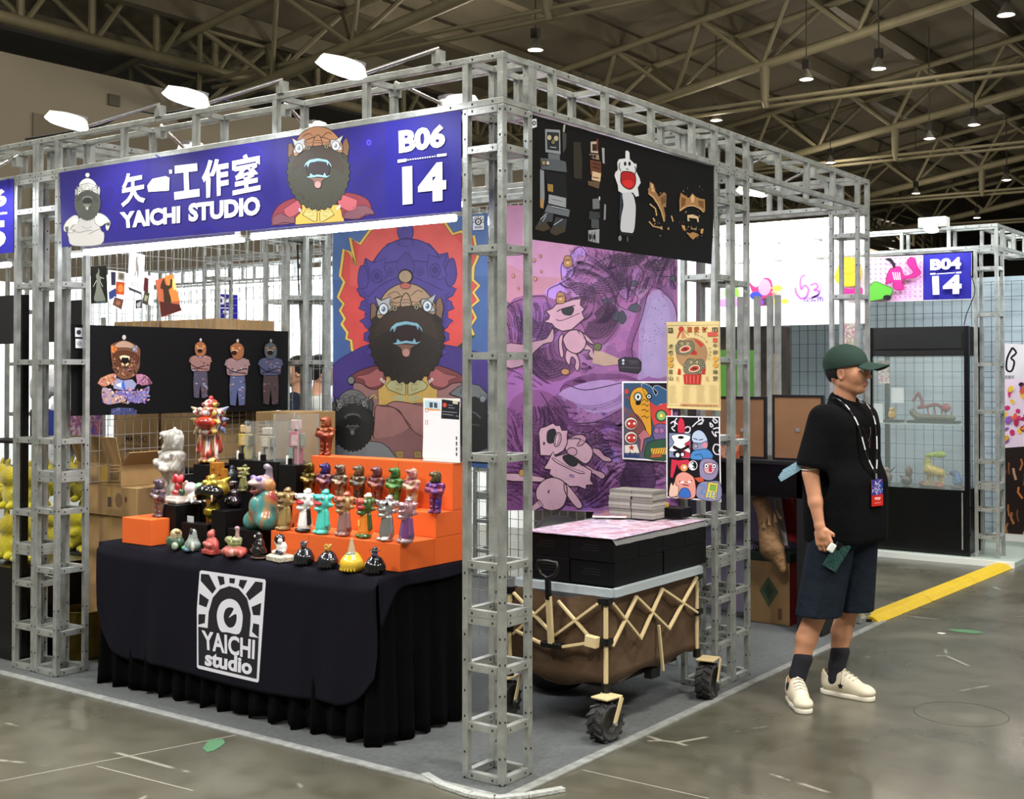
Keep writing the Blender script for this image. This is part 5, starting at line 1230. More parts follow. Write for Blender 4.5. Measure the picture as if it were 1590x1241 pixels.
for p in ([(75,132),(152,138),(222,275),(185,325),(72,200)], [(232,152),(295,160),(305,228),(258,245)], [(348,172),(404,176),(398,226),(350,220)], [(450,188),(522,194),(480,283),(438,245)], [(600,205),(672,215),(665,292),(540,388),(508,325)],
          [(62,318),(152,382),(128,455),(56,428)], [(562,452),(656,412),(645,532),(578,528)], [(52,520),(118,522),(112,605),(50,622)], [(580,608),(636,620),(632,748),(568,690)],
          [(50,640),(140,655),(150,500),(190,360),(260,280),(350,250),(440,275),(520,370),(555,520),(550,620),(540,735),(632,750),(612,1145),(320,1075),(52,1010)]): A.poly(dens(p, 3), dk)
A.poly(spline([(268,685),(235,600),(232,500),(270,410),(345,372),(420,400),(465,480),(478,570),(445,708),(330,695)], 4), lw)
A.poly(spline([(345,455),(390,465),(372,510),(345,555),(412,518),(418,580),(395,635),(350,650),(310,610),(295,545),(310,480)], 3), dk)
A.text('YAICHI', [(80,672),(598,768),(590,958),(92,858)], lw, .03)
A.text('studio', [(118,862),(572,955),(566,1110),(112,1015)], lw, .04)
A.done('logo_print', M('white_fabric_print', attr=True, rough=.85), clo)

# ---------------------------------------------------------------- orange risers and black plinths
OR = M('orange_riser_paint', '#dc6228', .5, bump=.05, bscale=200)
PL = M('black_plinth_board', '#0a0a0b', .5, spec=.25, noise=.2, nscale=10)
TT = TZ+.0065
def riser(x0, x1, y0, y1, z0, z1, label, name='orange_riser', mat=None, cat='riser', group='orange display risers'):
    return MB().box((x0, y0, z0), (x1, y1, z1)).build(name, mat or OR, label=label, cat=cat, group=group, bevel=.002)
Z1, Z2, Z3 = .853, .965, 1.182
riser(-1.28, -.722, .228, .46, TT, Z1, 'lowest orange riser, right-hand block by the dark caped figures')
riser(-1.53, -1.282, .228, .46, TT, Z1, 'lowest orange riser, left-hand block behind the black and white statuette')
riser(-1.16, -.722, .462, .70, TT, Z1, 'orange block carrying the middle step, right-hand end')
riser(-1.62, -1.162, .462, .70, TT, Z1, 'orange block carrying the middle step, left-hand end')
riser(-1.14, -.722, .47, .70, Z1+.001, Z2, 'middle orange step, right half under the purple figure')
riser(-1.64, -1.142, .47, .70, Z1+.001, Z2, 'middle orange step, left half under the gold figure')
riser(-1.05, -.722, .59, .70, Z2+.001, Z3, 'tallest orange riser, right half carrying the payment sign')
riser(-1.632, -1.052, .59, .70, Z2+.001, Z3, 'tallest orange riser, left half with a small orange figure on top')
riser(-2.49, -2.26, .105, .34, TT, .861, 'small orange riser alone at the left end of the table')
def plinth(u0, v0, u1, z0, z1, y, dp, label):
    a = un(u0, v0, 1, y); b = un(u1, v0, 1, y)
    return riser(a.x, b.x, y, y+dp, z0, z1, label, 'black_plinth', PL, 'plinth', 'black display plinths')
PT = {}
def P_(key, x0, x1, y0, y1, z0, z1, label): PT[key] = riser(x0, x1, y0, y1, z0, z1, label, 'black_plinth', PL, 'plinth', 'black display plinths')
P_('a', -2.34, -2.215, .22, .39, TT, .925, 'black plinth under the red flower statuette beside the orange riser')
P_('b', -2.19, -1.99, .235, .30, TT, .843, 'low black plinth with a small paper label on top')
P_('c', -1.945, -1.84, .22, .34, TT, .922, 'black plinth under the silver crouching figure')
P_('d', -1.825, -1.61, .22, .30, TT, .843, 'low black plinth under the large swirled lion sculpture')
P_('s', -2.58, -2.40, .42, .60, TT, .86, 'black plinth under the tall white statue')
P_('e', -2.36, -2.16, .45, .62, TT, 1.115, 'black box under the tall multicoloured open-mouthed toy')
P_('g', -2.14, -1.775, .50, .69, TT, 1.148, 'wide black box under the two left toy robots')
P_('h', -1.77, -1.645, .50, .69, TT, 1.137, 'black box under the pink toy robot case')
c = un(296, 804, 1, .262); MB().box((c.x-.024, .26, .8435), (c.x+.024, .264, .875)).build('paper_label', M('label_paper', '#b9bdc2', .6), label='small printed paper label standing on the low black plinth', cat='label')
# ---------------------------------------------------------------- figurines
def gloss(name, **k): return M(name, rough=k.pop('rough', .22), coat=k.pop('coat', .5), **k)
def dim(h, f=.72): return '#%02x%02x%02x' % tuple(int(int(h[i:i+2], 16)*f) for i in (1, 3, 5))
def swirl(name, cols, metal=.25, scale=14):
    cols = [dim(c) for c in cols]
    return M(name, cols[0], .28, metal, marble=cols, nscale=scale, coat=.25, detail=3, bump=.55, bscale=95, bdist=.004)
LB = None
def lion_meshes():
    b = SD(); 
    for s in (-1, 1):
        b.cap((s*.017,0,.012), (s*.018,.0,.05), .0125, .0135, k=.004).cap((s*.018,0,.05), (s*.019,.002,.085), .0135, .018, k=.008)
        b.ell((s*.018,-.010,.007), (.0125,.020,.008), k=.006)
        b.ell((s*.037,.0,.128), (.019,.018,.014), k=.008).cap((s*.043,0,.124), (s*.046,-.010,.103), .0125, .012, k=.006)
    b.ell((0,.001,.088), (.034,.024,.018), k=.01).ell((0,.002,.112), (.034,.024,.034), k=.012).ell((0,-.010,.128), (.026,.014,.012), k=.008)
    b.cap((.044,-.010,.100), (-.014,-.032,.109), .0115, .0085, k=.004).ell((-.024,-.030,.113), (.011,.009,.009), k=.003).cap((-.044,-.010,.100), (.012,-.031,.099), .0115, .009, k=.0025).ell((.024,-.028,.098), (.010,.009,.008), k=.003)
    for s in (-1, 1): b.ell((s*.012,-.022,.123), (.011,.006,.009), k=.002).ell((s*.034,-.012,.134), (.012,.010,.006), k=.002).ell((s*.018,-.012,.052), (.009,.006,.010), k=.002).ell((s*.018,-.012,.028), (.010,.006,.006), k=.002)
    b.ell((0,-.022,.088), (.008,.005,.007), k=.002)
    b.ell((0,0,.090), (.036,.026,.004), k=.002)
    h = SD()
    h.ell((0,.003,.022), (.025,.026,.025), k=.006).ell((0,-.014,.036), (.022,.021,.010), k=.006, rot=(-.15,0,0)).ell((0,-.012,.007), (.018,.018,.012), k=.006, rot=(.15,0,0))
    h.ell((0,-.034,.021), (.016,.016,.008), k=.003, sub=True)
    for s in (-1, 1):
        h.ell((s*.013,-.012,.041), (.006,.006,.005), k=.003).ell((s*.020,.004,.034), (.004,.006,.010), k=.004).cap((s*.012,-.03,.030), (s*.012,-.031,.022), .0022, .0006, k=.001)
        for i in range(5): h.ell((s*.018*math.cos(i*.5),.010+.012*math.sin(i*.6),.008+.008*i), (.006,.006,.006), k=.003)
    h.ell((0,.004,.044), (.015,.018,.006), k=.004).ell((0,.006,.050), (.0045,.0045,.006), k=.002).cap((0,.018,.03), (0,.020,-.004), .012, .010, k=.008)
    return b.mesh('lion_body', .0024, False), h.mesh('lion_head', .0019, False)
LBm, LHm = lion_meshes(); FIGH = .196
def lion(loc, h, label, mb, mh=None, rz=-.2, hz=-.75, name='lion_figure', group=None, cat='figurine'):
    s = h/FIGH; t = thing(name, label, cat, loc, group, rz)
    obj('body', LBm, mb, t, (0, 0, 0), scale=s); obj('head', LHm, mh or mb, t, (0, 0, .142*s), rz=hz).scale = (s*1.05, s*.88, s)
    return t
for me in (LBm, LHm): me.materials.append(WHITE)
_y = .535
LI = [('gold', 480, 720, swirl('gold_swirl', ['#6b5212', '#a88a2c', '#3c2c0c', '#c2a64a'], .6), None),
      ('purple and blue', 505, 720, swirl('purple_swirl', ['#6a3a9c', '#b0684c', '#3c2a78', '#a04ab0']), swirl('blue_head_paint', ['#2a2c78', '#1a1c4c', '#50409c', '#202050'])),
      ('dark brown and cream', 528.5, 722, swirl('brown_swirl', ['#6c4a32', '#c0a078', '#3c2430', '#8c6450']), None),
      ('bronze and brown', 557, 725, swirl('bronze_swirl', ['#6a5a3c', '#3c2c28', '#9c8058', '#2c2018']), None),
      ('red and brown', 585, 727, swirl('red_swirl', ['#8c3c2c', '#b0643c', '#6c3458', '#4c2818']), None),
      ('green', 613, 726, swirl('green_swirl', ['#3c8c3c', '#78b050', '#286c38', '#1c5048']), None),
      ('translucent orange and pink', 640, 728, swirl('pink_clear_swirl', ['#e89048', '#e8d0a0', '#c85878', '#e06040'], 0), None)]
p8 = un(674, 797.5, 2, Z2); h8 = zat(p8, 731)-Z2
for c_, u, vt, m1, m2 in LI:
    q = un(u, vt, 1, _y); lion((q.x, _y, Z2), h8, c_+' crossed-arms lion figure in the back row on the orange step', m1, m2, group='crossed-arms lions on the orange step')
lion((p8.x, p8.y+.01, Z2), h8, 'purple and orange lion figure at the right end of the back row', swirl('violet_orange_swirl', ['#6a30a0', '#c05878', '#4840b8', '#d07a50'], .3, 9), swirl('olive_head_paint', ['#5c5a38', '#2c3a30', '#8c7a48', '#2c2018']), rz=-.05, group='crossed-arms lions on the orange step')
p = un(506, 708, 2, Z3); p.y = .64; p.x = un(506, 708, 1, .64).x
lion((p.x, .64, Z3), zat((p.x, .64, Z3), 646)-Z3, 'glossy orange red lion figure alone on top of the tallest riser', swirl('orange_red_lustre', ['#c85a34', '#a83a24', '#e0824c', '#b8442c'], .35), rz=.1)
p = un(247, 803, 2, .861); lion((p.x, p.y, .861), zat(p, 742)-.861, 'small brown and violet lion figure on the lone orange riser', swirl('brown_violet_swirl', ['#7c5a50', '#9c7a68', '#5c5078', '#6c4438'], .1))
sp = un(268, 664, 1, .5); GST = M('cracked_white_glaze', '#b4b0a4', .45, marble=['#c8c4b8', '#8c887e', '#d4d0c6', '#9c988c'], nscale=26, coat=.1, bump=.9, bscale=45, bdist=.006)
lion((sp.x, .5, .86), zat((sp.x, .5, 1), 664)-.86, 'tall off-white crackle statue with crossed arms on the display table', GST, rz=-.25, name='lion_statue', cat='statue')

def mouthy(pal, arms_down=True):
    """big-mouthed toy: body and head meshes with painted colours; faces -Y"""
    B_, S_, H_, Mo, Ey, Ft, Hat = [pal.get(k) for k in ('body', 'arm', 'head', 'mouth', 'eye', 'foot', 'hat')]
    b = SD().cap((0,0,.03), (0,.0,.095), .029, .020, col=B_, k=.006)
    for s in (-1, 1):
        b.ell((s*.014,-.010,.010), (.018,.026,.0115), col=Ft or B_, k=.004).cap((s*.024,.002,.100), (s*.034,.0,.045), .0075, .009, col=S_ or B_, k=.004)
        b.ell((s*.034,-.002,.040), (.007,.008,.008), col=S_ or B_, k=.003)
    h = SD().ell((0,.010,.034), (.025,.032,.036), col=H_, k=.006).ell((0,-.026,.052), (.021,.026,.014), col=pal.get('snout') or H_, k=.008).ell((0,-.018,.004), (.020,.028,.013), col=H_, k=.008)
    h.ell((0,-.012,.026), (.022,.028,.026), col=H_, k=.005).ell((0,-.024,.027), (.0262,.026,.0125), col=Mo, k=.0012).ell((0,-.056,.028), (.016,.018,.010), col=Mo, k=.002, sub=True)
    for s in (-1, 1):
        h.ell((s*.019,-.006,.052), (.009,.010,.010), col=H_, k=.003).ell((s*.0265,-.009,.053), (.0035,.0065,.0065), col=Ey or '#e8e8e4', k=.001).ell((s*.0295,-.0115,.0535), (.0015,.003,.0032), col='#101010', k=.0005)
        h.ell((s*.010,-.046,.061), (.007,.007,.006), col=pal.get('snout') or H_, k=.002).cap((s*.016,.03,.052), (s*.023,.052,.062), .012, .001, col=H_, k=.004)
        h.cap((s*.018,.03,.02), (s*.023,.050,.018), .011, .001, col=H_, k=.003).cap((s*.012,.014,.0), (s*.014,.022,-.014), .009, .002, col=H_, k=.003)
    h.ell((0,.012,.073), (.018,.021,.008), col=Hat or H_, k=.003).ell((0,.016,.080), (.012,.014,.007), col=Hat or H_, k=.002)
    return b.mesh('toy_body', .0023), h.mesh('toy_head', .0021)
TOYP = M('toy_gloss_paint', attr=True, rough=.22, coat=.6); MH = .192
def toy(loc, h, label, pal, rz=-.3, mat=None, hz=-.35, name='mouthy_toy'):
    b, hd = mouthy(pal); s = h/MH; t = thing(name, label, 'figurine', loc, 'open-mouthed toys on the orange riser', rz)
    obj('body', b, mat or TOYP, t, (0, 0, 0), scale=s); o = obj('head', hd, mat or TOYP, t, (0, 0, .104*s), rz=hz); o.scale = (s*1.3, s*.86, s*1.02); t.children[0].scale = (s*1.2, s*1.15, s)
    return t
for lab, u, vb, vt, pal, mat in (
    ('tan unpainted open-mouthed toy at the left end of the riser row', 439, 824, 757, dict(body='#8c7444', head='#8c7444', mouth='#5a3a24', hat='#7c6238', eye='#4a4a2c'), None),
    ('white open-mouthed toy with red mouth and black shoes', 470, 827, 759, dict(body='#e8e4e0', arm='#18181a', head='#ecebe8', mouth='#b8202c', foot='#141416'), None),
    ('turquoise open-mouthed toy with red mouth', 498, 830, 760, dict(body='#4cc0b0', head='#4cc0b4', mouth='#b02830', hat='#2ca89c'), None),
    ('brown and mauve open-mouthed toy in the riser row', 531, 833, 763.5, dict(body='#8c6660', head='#9c7a50', mouth='#5c4030', hat='#a0482c', eye='#3c4a24', snout='#b06048'), None),
    ('green open-mouthed toy in an orange shirt', 564, 836, 766, dict(body='#d8802c', arm='#3c4a20', head='#3c5c28', mouth='#b02830', foot='#2c5a20', hat='#d8dcb0', snout='#c85848'), None),
    ('silver open-mouthed toy with one black eye', 597, 841, 769, dict(body='#c4c2c0', head='#c8c8c8', mouth='#a8a8a8', eye='#18181a'), M('silver_toy_paint', attr=True, rough=.2, metal=.85)),
    ('clear pinkish purple open-mouthed toy at the right end of the row', 628, 844, 772, dict(body='#7c4a88', head='#a87c84', mouth='#8c5058', hat='#8c7878', foot='#a08a90'), M('clear_resin', attr=True, rough=.08, coat=1, trans=.35))):
    p = un(u, vb, 2, Z1); t = toy((p.x, p.y+.015, Z1), zat(p, vt)-Z1, lab, pal, mat=mat)
    if 'green' in lab:
        v, f, _ = text_mesh('B', .03); k = .028
        m = MB().add([((x-.5)*.6*k, -.0415-.0, .052+y*k) for x, y in v], f, S('#f0d060')); m.build('shirt_letter', PRINT, t, org=p_org if False else None, fix=False) if False else None
        me = m.mesh('shirt_letter'); obj('shirt_letter', me, PRINT, t, (0, .007, .004))
p = un(325, 718, 1, .53); z0 = 1.115; hh = zat((p.x, .53, z0), 612)-z0
b, hd = mouthy(dict(body='#c8c4bc', arm='#d8d4cc', head='#5c5ca0', mouth='#c83c24', hat='#c03434', foot='#a88088', eye='#e8c850', snout='#b8b8d0'))
t = thing('drip_painted_toy', 'tallest toy, dripped with many colours, red knob on its head', 'figurine', (p.x, .53, z0), rz=.62); s = hh*.88/MH
DR = M('drip_paint', '#c8c4bc', .3, marble=['#2c2c6c', '#d8d4cc', '#b83828', '#28241f', '#e0b848', '#b8c8d0'], nscale=9, coat=.6, stretch=(3.2, 3.2, .5), detail=1)
obj('body', b, DR, t, (0, 0, 0), scale=s); obj('head', hd, DR, t, (0, 0, .098*s), scale=s*1.22).scale = (s*1.6, s*1.15, s*1.2)
mm = SD().ell((0, -.056, .032), (.030, .016, .020), col='#c8401f', k=.002).ell((0, -.071, .032), (.022, .008, .013), col='#7c1c14', k=.002); obj('mouth_lining', mm.mesh('mouth', .002), TOYP, t, (0, .006*s, .098*s), scale=s)
MB().ell((0, 0, 0), (.009*s, .009*s, .009*s)).mesh; me = MB().ell((0, 0, 0), (.008*s, .008*s, .009*s)).mesh('knob', smooth=True); obj('knob', me, M('red_knob', '#a82c2c', .2, coat=.8), t, (0, .018*s, .204*s))
for sx in (-1, 1):
    me = SD().cap((0,0,0), (sx*.016,.0,.010), .008, .002).cap((sx*.004,0,-.022), (sx*.020,0,-.020), .007, .001).cap((0,0,-.045), (sx*.010,0,-.058), .007, .002).mesh('ear', .0018, False)
    obj('ear_frill', me, swirl('ear_yellow', ['#d8c050', '#e0dcb0', '#c8a840', '#e8e0c0'], 0) if sx < 0 else swirl('ear_blue', ['#3c4ca0', '#c0ccd8', '#5a64b0', '#d0d4d8'], 0), t, (sx*.038*s, .004*s, .165*s), scale=s*1.25)

def blobfig(name, label, u, vb, vt, z, sd, mat, H, rz=0, h=.0022, cat='figurine', dy=0, yy=None):
    p = un(u, vb, 2, z) if yy is None else Vector((un(u, vb, 1, yy).x, yy, z))
    s = (zat(p, vt)-z)/H; t = thing(name, label, cat, (p.x, p.y+dy, z), 'small statuettes along the table edge' if z < TT+.02 else None, rz)
    if not isinstance(sd, list): sd = [('body', sd, mat)]
    for nm, sd_, m_ in sd: obj(nm, sd_.mesh(nm, h), m_, t, (0, 0, 0), scale=s)
    return t
gl = M('ceramic_gloss', attr=True, rough=.15, coat=.8); sat = M('ceramic_satin', attr=True, rough=.45, coat=.15, noise=.5, nscale=70, bump=.6, bscale=120, bdist=.004)
def caped(cloak, head, hat=None, hatw=.0, cone=False, neck=None):
    b = SD().ell((0,0,.026), (.046,.042,.036), col=cloak, k=.006).ell((0,.004,.05), (.030,.027,.022), col=cloak, k=.01).box((0,0,-.012), (.07,.07,.012), sub=True, k=.002)
    for i in range(7): t_ = -2.4+i*.3; b.cap((.044*math.cos(t_),.040*math.sin(t_),.006), (.022*math.cos(t_),.020*math.sin(t_),.060), .0035, .0015, col=cloak, k=.004)
    h_ = SD()
    if cone: h_.cap((0,0,.062), (0,0,.118), .017, .004, col=head, k=.004).ell((0,0,.062), (.024,.022,.008), col=neck, k=.003)
    else:
        h_.ell((0,-.002,.080), (.013,.014,.016), col=head, k=.004).ell((0,-.014,.078), (.006,.005,.005), col=head, k=.003)
        if hat: h_.ell((0,0,.090), (hatw or .014, hatw or .014, .003), col=hat, k=.002).ell((0,0,.097), (.011,.011,.009), col=hat, k=.002)
        else:
            for i in range(6): h_.ell((.011*math.cos(i), .011*math.sin(i), .088+.004*(i % 2)), (.005,.005,.006), col=head, k=.003)
    return [('cloak', b, gl), ('head', h_, gl)]
H0 = .108
blobfig('caped_statuette', 'dark brown glossy caped statuette, third from the right at the table edge' if False else 'glossy dark caped statuette with a grey monkey-like head', 472, 877, 836, TT, caped('#16171c', '#4a444c'), None, H0)
blobfig('caped_statuette', 'glossy dark caped statuette with a small golden head', 509, 882, 841, TT, caped('#1c1d24', '#b08438'), None, H0)
blobfig('cone_hat_statuette', 'yellow and orange caped statuette with a tall pale cone hat', 546, 887, 835, TT, caped('#d8b434', '#b8a488', cone=True, neck='#5c7a68'), None, .122)
blobfig('caped_statuette', 'glossy black caped statuette with a wide black hat', 582, 891, 848, TT, caped('#0c0c10', '#5c5078', '#101014', .024), None, H0)
ast = [('block', SD().box((0,0,.010), (.050,.038,.010), col='#cfc8b4', rd=.003).box((0,0,.022), (.042,.030,.004), col='#d8d2c0', rd=.002), sat),
       ('sitter', SD().ell((0,.004,.052), (.026,.020,.026), col='#dcd8ce', k=.008).cap((-.02,-.01,.035), (.03,-.018,.034), .010, .008, col='#2c2838', k=.005).cap((.02,0,.04), (-.02,-.02,.034), .009, .008, col='#dcd8ce', k=.005)
        .ell((-.004,-.002,.085), (.021,.021,.020), col='#1c181c', k=.003).ell((-.018,.0,.076), (.012,.018,.022), col='#e2ded6', k=.004).ell((.014,-.012,.080), (.009,.009,.010), col='#e2ded6', k=.002), gl)]
blobfig('seated_statuette', 'white seated statuette with a black round helmet on a white block', 436, 871, 829, TT, ast, None, .106, rz=-.2)
blobfig('robed_statuette', 'black robed statuette with a pale face on a brown foot', 402, 868, 826, TT, [('base', SD().ell((0,0,.006), (.040,.030,.008), col='#4a3028', k=.002), sat),
        ('robe', SD().ell((0,0,.03), (.034,.028,.026), col='#0e0e11', k=.01).ell((.004,0,.06), (.020,.018,.026), col='#0e0e11', k=.01).cap((-.03,-.01,.035), (.02,-.02,.04), .009, .010, col='#141418', k=.004).cap((-.02,-.01,.055), (.022,-.014,.058), .007, .008, col='#141418', k=.003)
         .ell((.002,-.002,.092), (.014,.014,.015), col='#111114', k=.004).ell((-.008,-.013,.090), (.006,.005,.006), col='#d8d4cc', k=.001), gl)], None, .107)
drg = SD()
rnd = random.Random(8)
for i in range(16): t_ = i*.42; drg.ell((.046*math.cos(t_), .030*math.sin(t_), .012+.004*(i % 3)), (.013,.010,.012), col=rnd.choice(['#c8685c', '#b8544c', '#d0988c']), k=.006)
drg.ell((0,0,.02), (.046,.030,.018), col='#c0605a', k=.01).ell((0,0,.046), (.034,.022,.016), col='#98a468', k=.008).ell((-.026,-.01,.055), (.014,.013,.012), col='#a8ac7c', k=.005).cap((.02,0,.055), (.026,0,.092), .009, .006, col='#c8a89c', k=.006).ell((.022,0,.098), (.012,.009,.008), col='#b8989c', k=.004)
for i in range(8): drg.ell((.03*math.cos(i*.8), .018*math.sin(i*.8), .058), (.007,.007,.008), col='#b0b488', k=.003)
blobfig('dragon_statuette', 'pink and green coiled dragon statuette at the table edge', 364, 864, 815, TT, drg, sat, .108, rz=-.3)
bud = SD().box((0,0,.008), (.038,.026,.008), col='#b84c44', rd=.003).ell((0,0,.036), (.034,.024,.030), col='#c4554c', k=.008).ell((-.028,-.002,.026), (.014,.015,.022), col='#b84c44', k=.006).ell((.028,-.002,.026), (.014,.015,.022), col='#b84c44', k=.006).ell((0,-.004,.074), (.015,.015,.016), col='#c8645a', k=.006).ell((0,.002,.086), (.010,.010,.008), col='#c8645a', k=.003).cap((-.02,-.02,.04), (.02,-.024,.036), .008, .008, col='#d0786c', k=.003)
blobfig('buddha_statuette', 'coral red seated statuette at the table edge', 329, 860, 822, TT, bud, sat, .094, rz=-.2)
hood = SD().ell((0,0,.022), (.034,.028,.024), col='#8c9890', k=.008).cap((0,0,.03), (.004,.0,.074), .024, .013, col='#9ca49c', k=.01).ell((.004,-.012,.078), (.007,.006,.014), col='#2c3034', k=.001).ell((-.022,-.016,.012), (.018,.014,.010), col='#5c9c6c', k=.004).ell((-.008,-.022,.008), (.014,.010,.008), col='#6c9cc0', k=.003).ell((.02,-.02,.02), (.007,.007,.018), col='#c8ccc4', k=.003)
blobfig('hooded_statuette', 'grey-green hooded statuette with a dark face slit', 299, 856, 817, TT, hood, sat, .098, rz=.1)
frog = SD().ell((0,0,.024), (.030,.026,.026), col='#3c5a44', k=.008).ell((0,-.002,.054), (.022,.020,.020), col='#c8b48c', k=.006).ell((.018,-.012,.066), (.010,.009,.006), col='#c8a468', k=.003).ell((.014,-.022,.014), (.012,.010,.014), col='#a8b4a0', k=.003).ell((-.012,-.02,.03), (.016,.010,.018), col='#486850', k=.004)
blobfig('frog_statuette', 'small green frog-like statuette with a cream head', 274, 853, 820, TT, frog, sat, .076, rz=.1)
# on the plinths
fl = SD().box((0,0,.006), (.044,.034,.006), col='#d4c4b8', rd=.003).box((0,0,.018), (.034,.026,.006), col='#dccfc4', rd=.003).ell((-.004,0,.034), (.022,.016,.012), col='#b42c34', k=.004).ell((.002,0,.056), (.014,.012,.014), col='#b02830', k=.004).ell((.022,.0,.036), (.012,.010,.014), col='#2c4c38', k=.003)
for i in range(9): fl.ell((.018*math.cos(i*.7), .008*math.sin(i*.7), .080+.007*math.sin(i*2)), (.011,.008,.011), col='#c42c34', k=.003)
blobfig('flower_statuette', 'red flower statuette on a pale two-step base', 276, 781, 737, .925, fl, gl, .096, rz=-.1)
wl_ = SD().ell((0,0,.022), (.030,.024,.022), col='#e0dedc', k=.006).ell((-.012,-.008,.052), (.022,.020,.020), col='#d8c8cc', k=.006).ell((.014,.006,.055), (.018,.016,.016), col='#8cb08c', k=.004).ell((-.022,-.018,.072), (.006,.006,.006), col='#d8a0ac', k=.002)
for i in range(7): wl_.cap((.02*math.cos(i*.9-2), .02*math.sin(i*.9-2), .014), (.038*math.cos(i*.9-2), .034*math.sin(i*.9-2), .008), .008, .001, col='#e4e2e0', k=.003)
blobfig('white_lion_statuette', 'white lion cub statuette with pink and green face', 303, 781, 745, .925, wl_, gl, .080, yy=.33)
gld = [('gold_body', SD().ell((0,.01,.10), (.045,.045,.028), col='#b8a03c', k=.01).ell((0,-.01,.035), (.024,.022,.018), col='#a08c34', k=.008).cap((0,.0,.01), (0,.006,.05), .014, .016, col='#8c7a2c', k=.01).cap((.0,-.006,.03), (.004,-.012,.0), .010, .003, col='#a89440', k=.004)
        .cap((-.02,.02,.12), (-.035,.03,.138), .010, .002, col='#c8b04c', k=.004).cap((.02,.02,.12), (.04,.03,.135), .010, .002, col='#c8b04c', k=.004).ell((-.014,-.02,.12), (.011,.010,.010), col='#c8b450', k=.003).ell((.016,-.02,.12), (.011,.010,.010), col='#c8b450', k=.003).ell((0,-.0,.132), (.010,.016,.014), col='#d0bc58', k=.004), M('old_gold', attr=True, rough=.3, metal=.8)),
       ('black_maw', SD().ell((0,-.022,.092), (.046,.030,.026), col='#0e0d0b', k=.006).ell((0,-.040,.070), (.032,.030,.022), sub=True, col='#4a1c14', k=.004).cap((-.03,-.055,.085), (-.032,-.058,.068), .004, .001, col='#d8c8a0', k=.001).cap((.03,-.055,.085), (.032,-.058,.068), .004, .001, col='#d8c8a0', k=.001).cap((-.03,-.02,.085), (-.055,.01,.075), .016, .012, col='#14120f', k=.008), gl)]
blobfig('gold_lion_head', 'gold and black roaring lion head statuette between the black plinths', 331, 812, 738, TT+.12, gld, None, .142, rz=.3, yy=.262)
sil = SD().ell((0,0,.024), (.038,.032,.026), col='#4c464c', k=.008).cap((-.03,-.012,.034), (.02,-.026,.038), .010, .009, col='#6a6268', k=.004).ell((0,0,.055), (.026,.022,.020), col='#554e54', k=.008).ell((-.004,-.006,.084), (.019,.018,.018), col='#3a2c30', k=.005).ell((0,0,.100), (.018,.017,.005), col='#b8b4b8', k=.002)
blobfig('crouching_statuette', 'dark silver crouching statuette with crossed arms on a plinth', 362, 789, 747, .922, sil, M('dark_chrome', attr=True, rough=.2, metal=.9), .104, rz=-.3)
GLZ = M('torso_glaze', '#5a9a94', .25, marble=['#9c3c44', '#b07840', '#3f8480', '#4a8c88', '#a0484c', '#b07840'], nscale=8, coat=.5, bump=.3, bscale=60, bdist=.004)
M('swirl_glaze', attr=True, rough=.25, coat=.5, noise=.5, nscale=26, bump=.6, bscale=80, bdist=.005)
big = [('torso', SD().ell((0,.01,.06), (.062,.055,.06), col='#a8605c', k=.02).ell((0,.02,.12), (.052,.050,.055), col='#b06860', k=.02).ell((.05,-.0,.04), (.034,.045,.036), col='#5c9c98', k=.035).ell((-.05,-.02,.035), (.028,.042,.040), col='#a88a6c', k=.03).ell((.042,.01,.12), (.024,.03,.045), col='#5a9a94', k=.035)
         .ell((.0,-.03,.10), (.034,.026,.035), col='#a03c44', k=.03), GLZ),
       ('lion_head', SD().ell((0,.0,.185), (.050,.048,.036), col='#b08a8c', k=.012).ell((-.0,-.035,.190), (.036,.030,.016), col='#c0a8a0', k=.008).ell((0,-.03,.158), (.028,.026,.014), col='#8a3c3c', k=.006).ell((0,-.055,.172), (.024,.026,.012), sub=True, col='#7c2c30', k=.004)
         .ell((-.026,-.03,.210), (.013,.012,.012), col='#8c7cc0', k=.003).ell((.026,-.03,.210), (.013,.012,.012), col='#8c7cc0', k=.003).cap((.01,.02,.21), (.02,.02,.248), .018, .012, col='#9c90a0', k=.01).ell((.012,.012,.255), (.018,.014,.013), col='#a8a0ac', k=.005).ell((.045,.01,.18), (.018,.024,.028), col='#c88c58', k=.01), M('swirl_glaze', attr=True))]
blobfig('swirled_lion_sculpture', 'large teal, red and orange glazed lion sculpture on the low plinth', 408, 818, 720, .843, big, None, .268, rz=-.3, h=.0032, yy=.27)
# figures half hidden behind
P_('k', -2.10, -1.90, .36, .445, TT, 1.0, 'black box under the half hidden olive toy')
p = Vector((un(378, 722, 1, .40).x, .40, 1.001)); toy((p.x, .40, 1.001), zat(p, 721)-1.001, 'olive open-mouthed toy half hidden behind the swirled lion', dict(body='#6c6a44', head='#8c8a58', mouth='#4a3a2c', hat='#4c5030', eye='#2c2c1c'))
ro = thing('wooden_robot', 'small orange wooden block robot behind the gold lion head', 'figurine', (un(337, 745, 1, .42).x, .42, TT)); x = ro.location.x; OW = M('amber_wood', '#a86a1c', .5, noise=.3, nscale=30)
zt_ = zat((x, .42, 1), 718)
MB().box((x-.05, .39, TT), (x+.05, .45, zt_-.07)).build('body', OW, ro, bevel=.003); MB().box((x-.028, .395, zt_-.068), (x+.03, .445, zt_)).build('head', OW, ro, bevel=.003)
MB().box((x+.052, .40, zt_-.12), (x+.072, .43, zt_-.03)).build('arm', OW, ro, bevel=.002); MB().cyl((x-.005, .394, zt_-.03), (x-.005, .388, zt_-.03), .01, 10).build('lens_eye', M('brass_eye', '#d8a03c', .3, .8), ro)
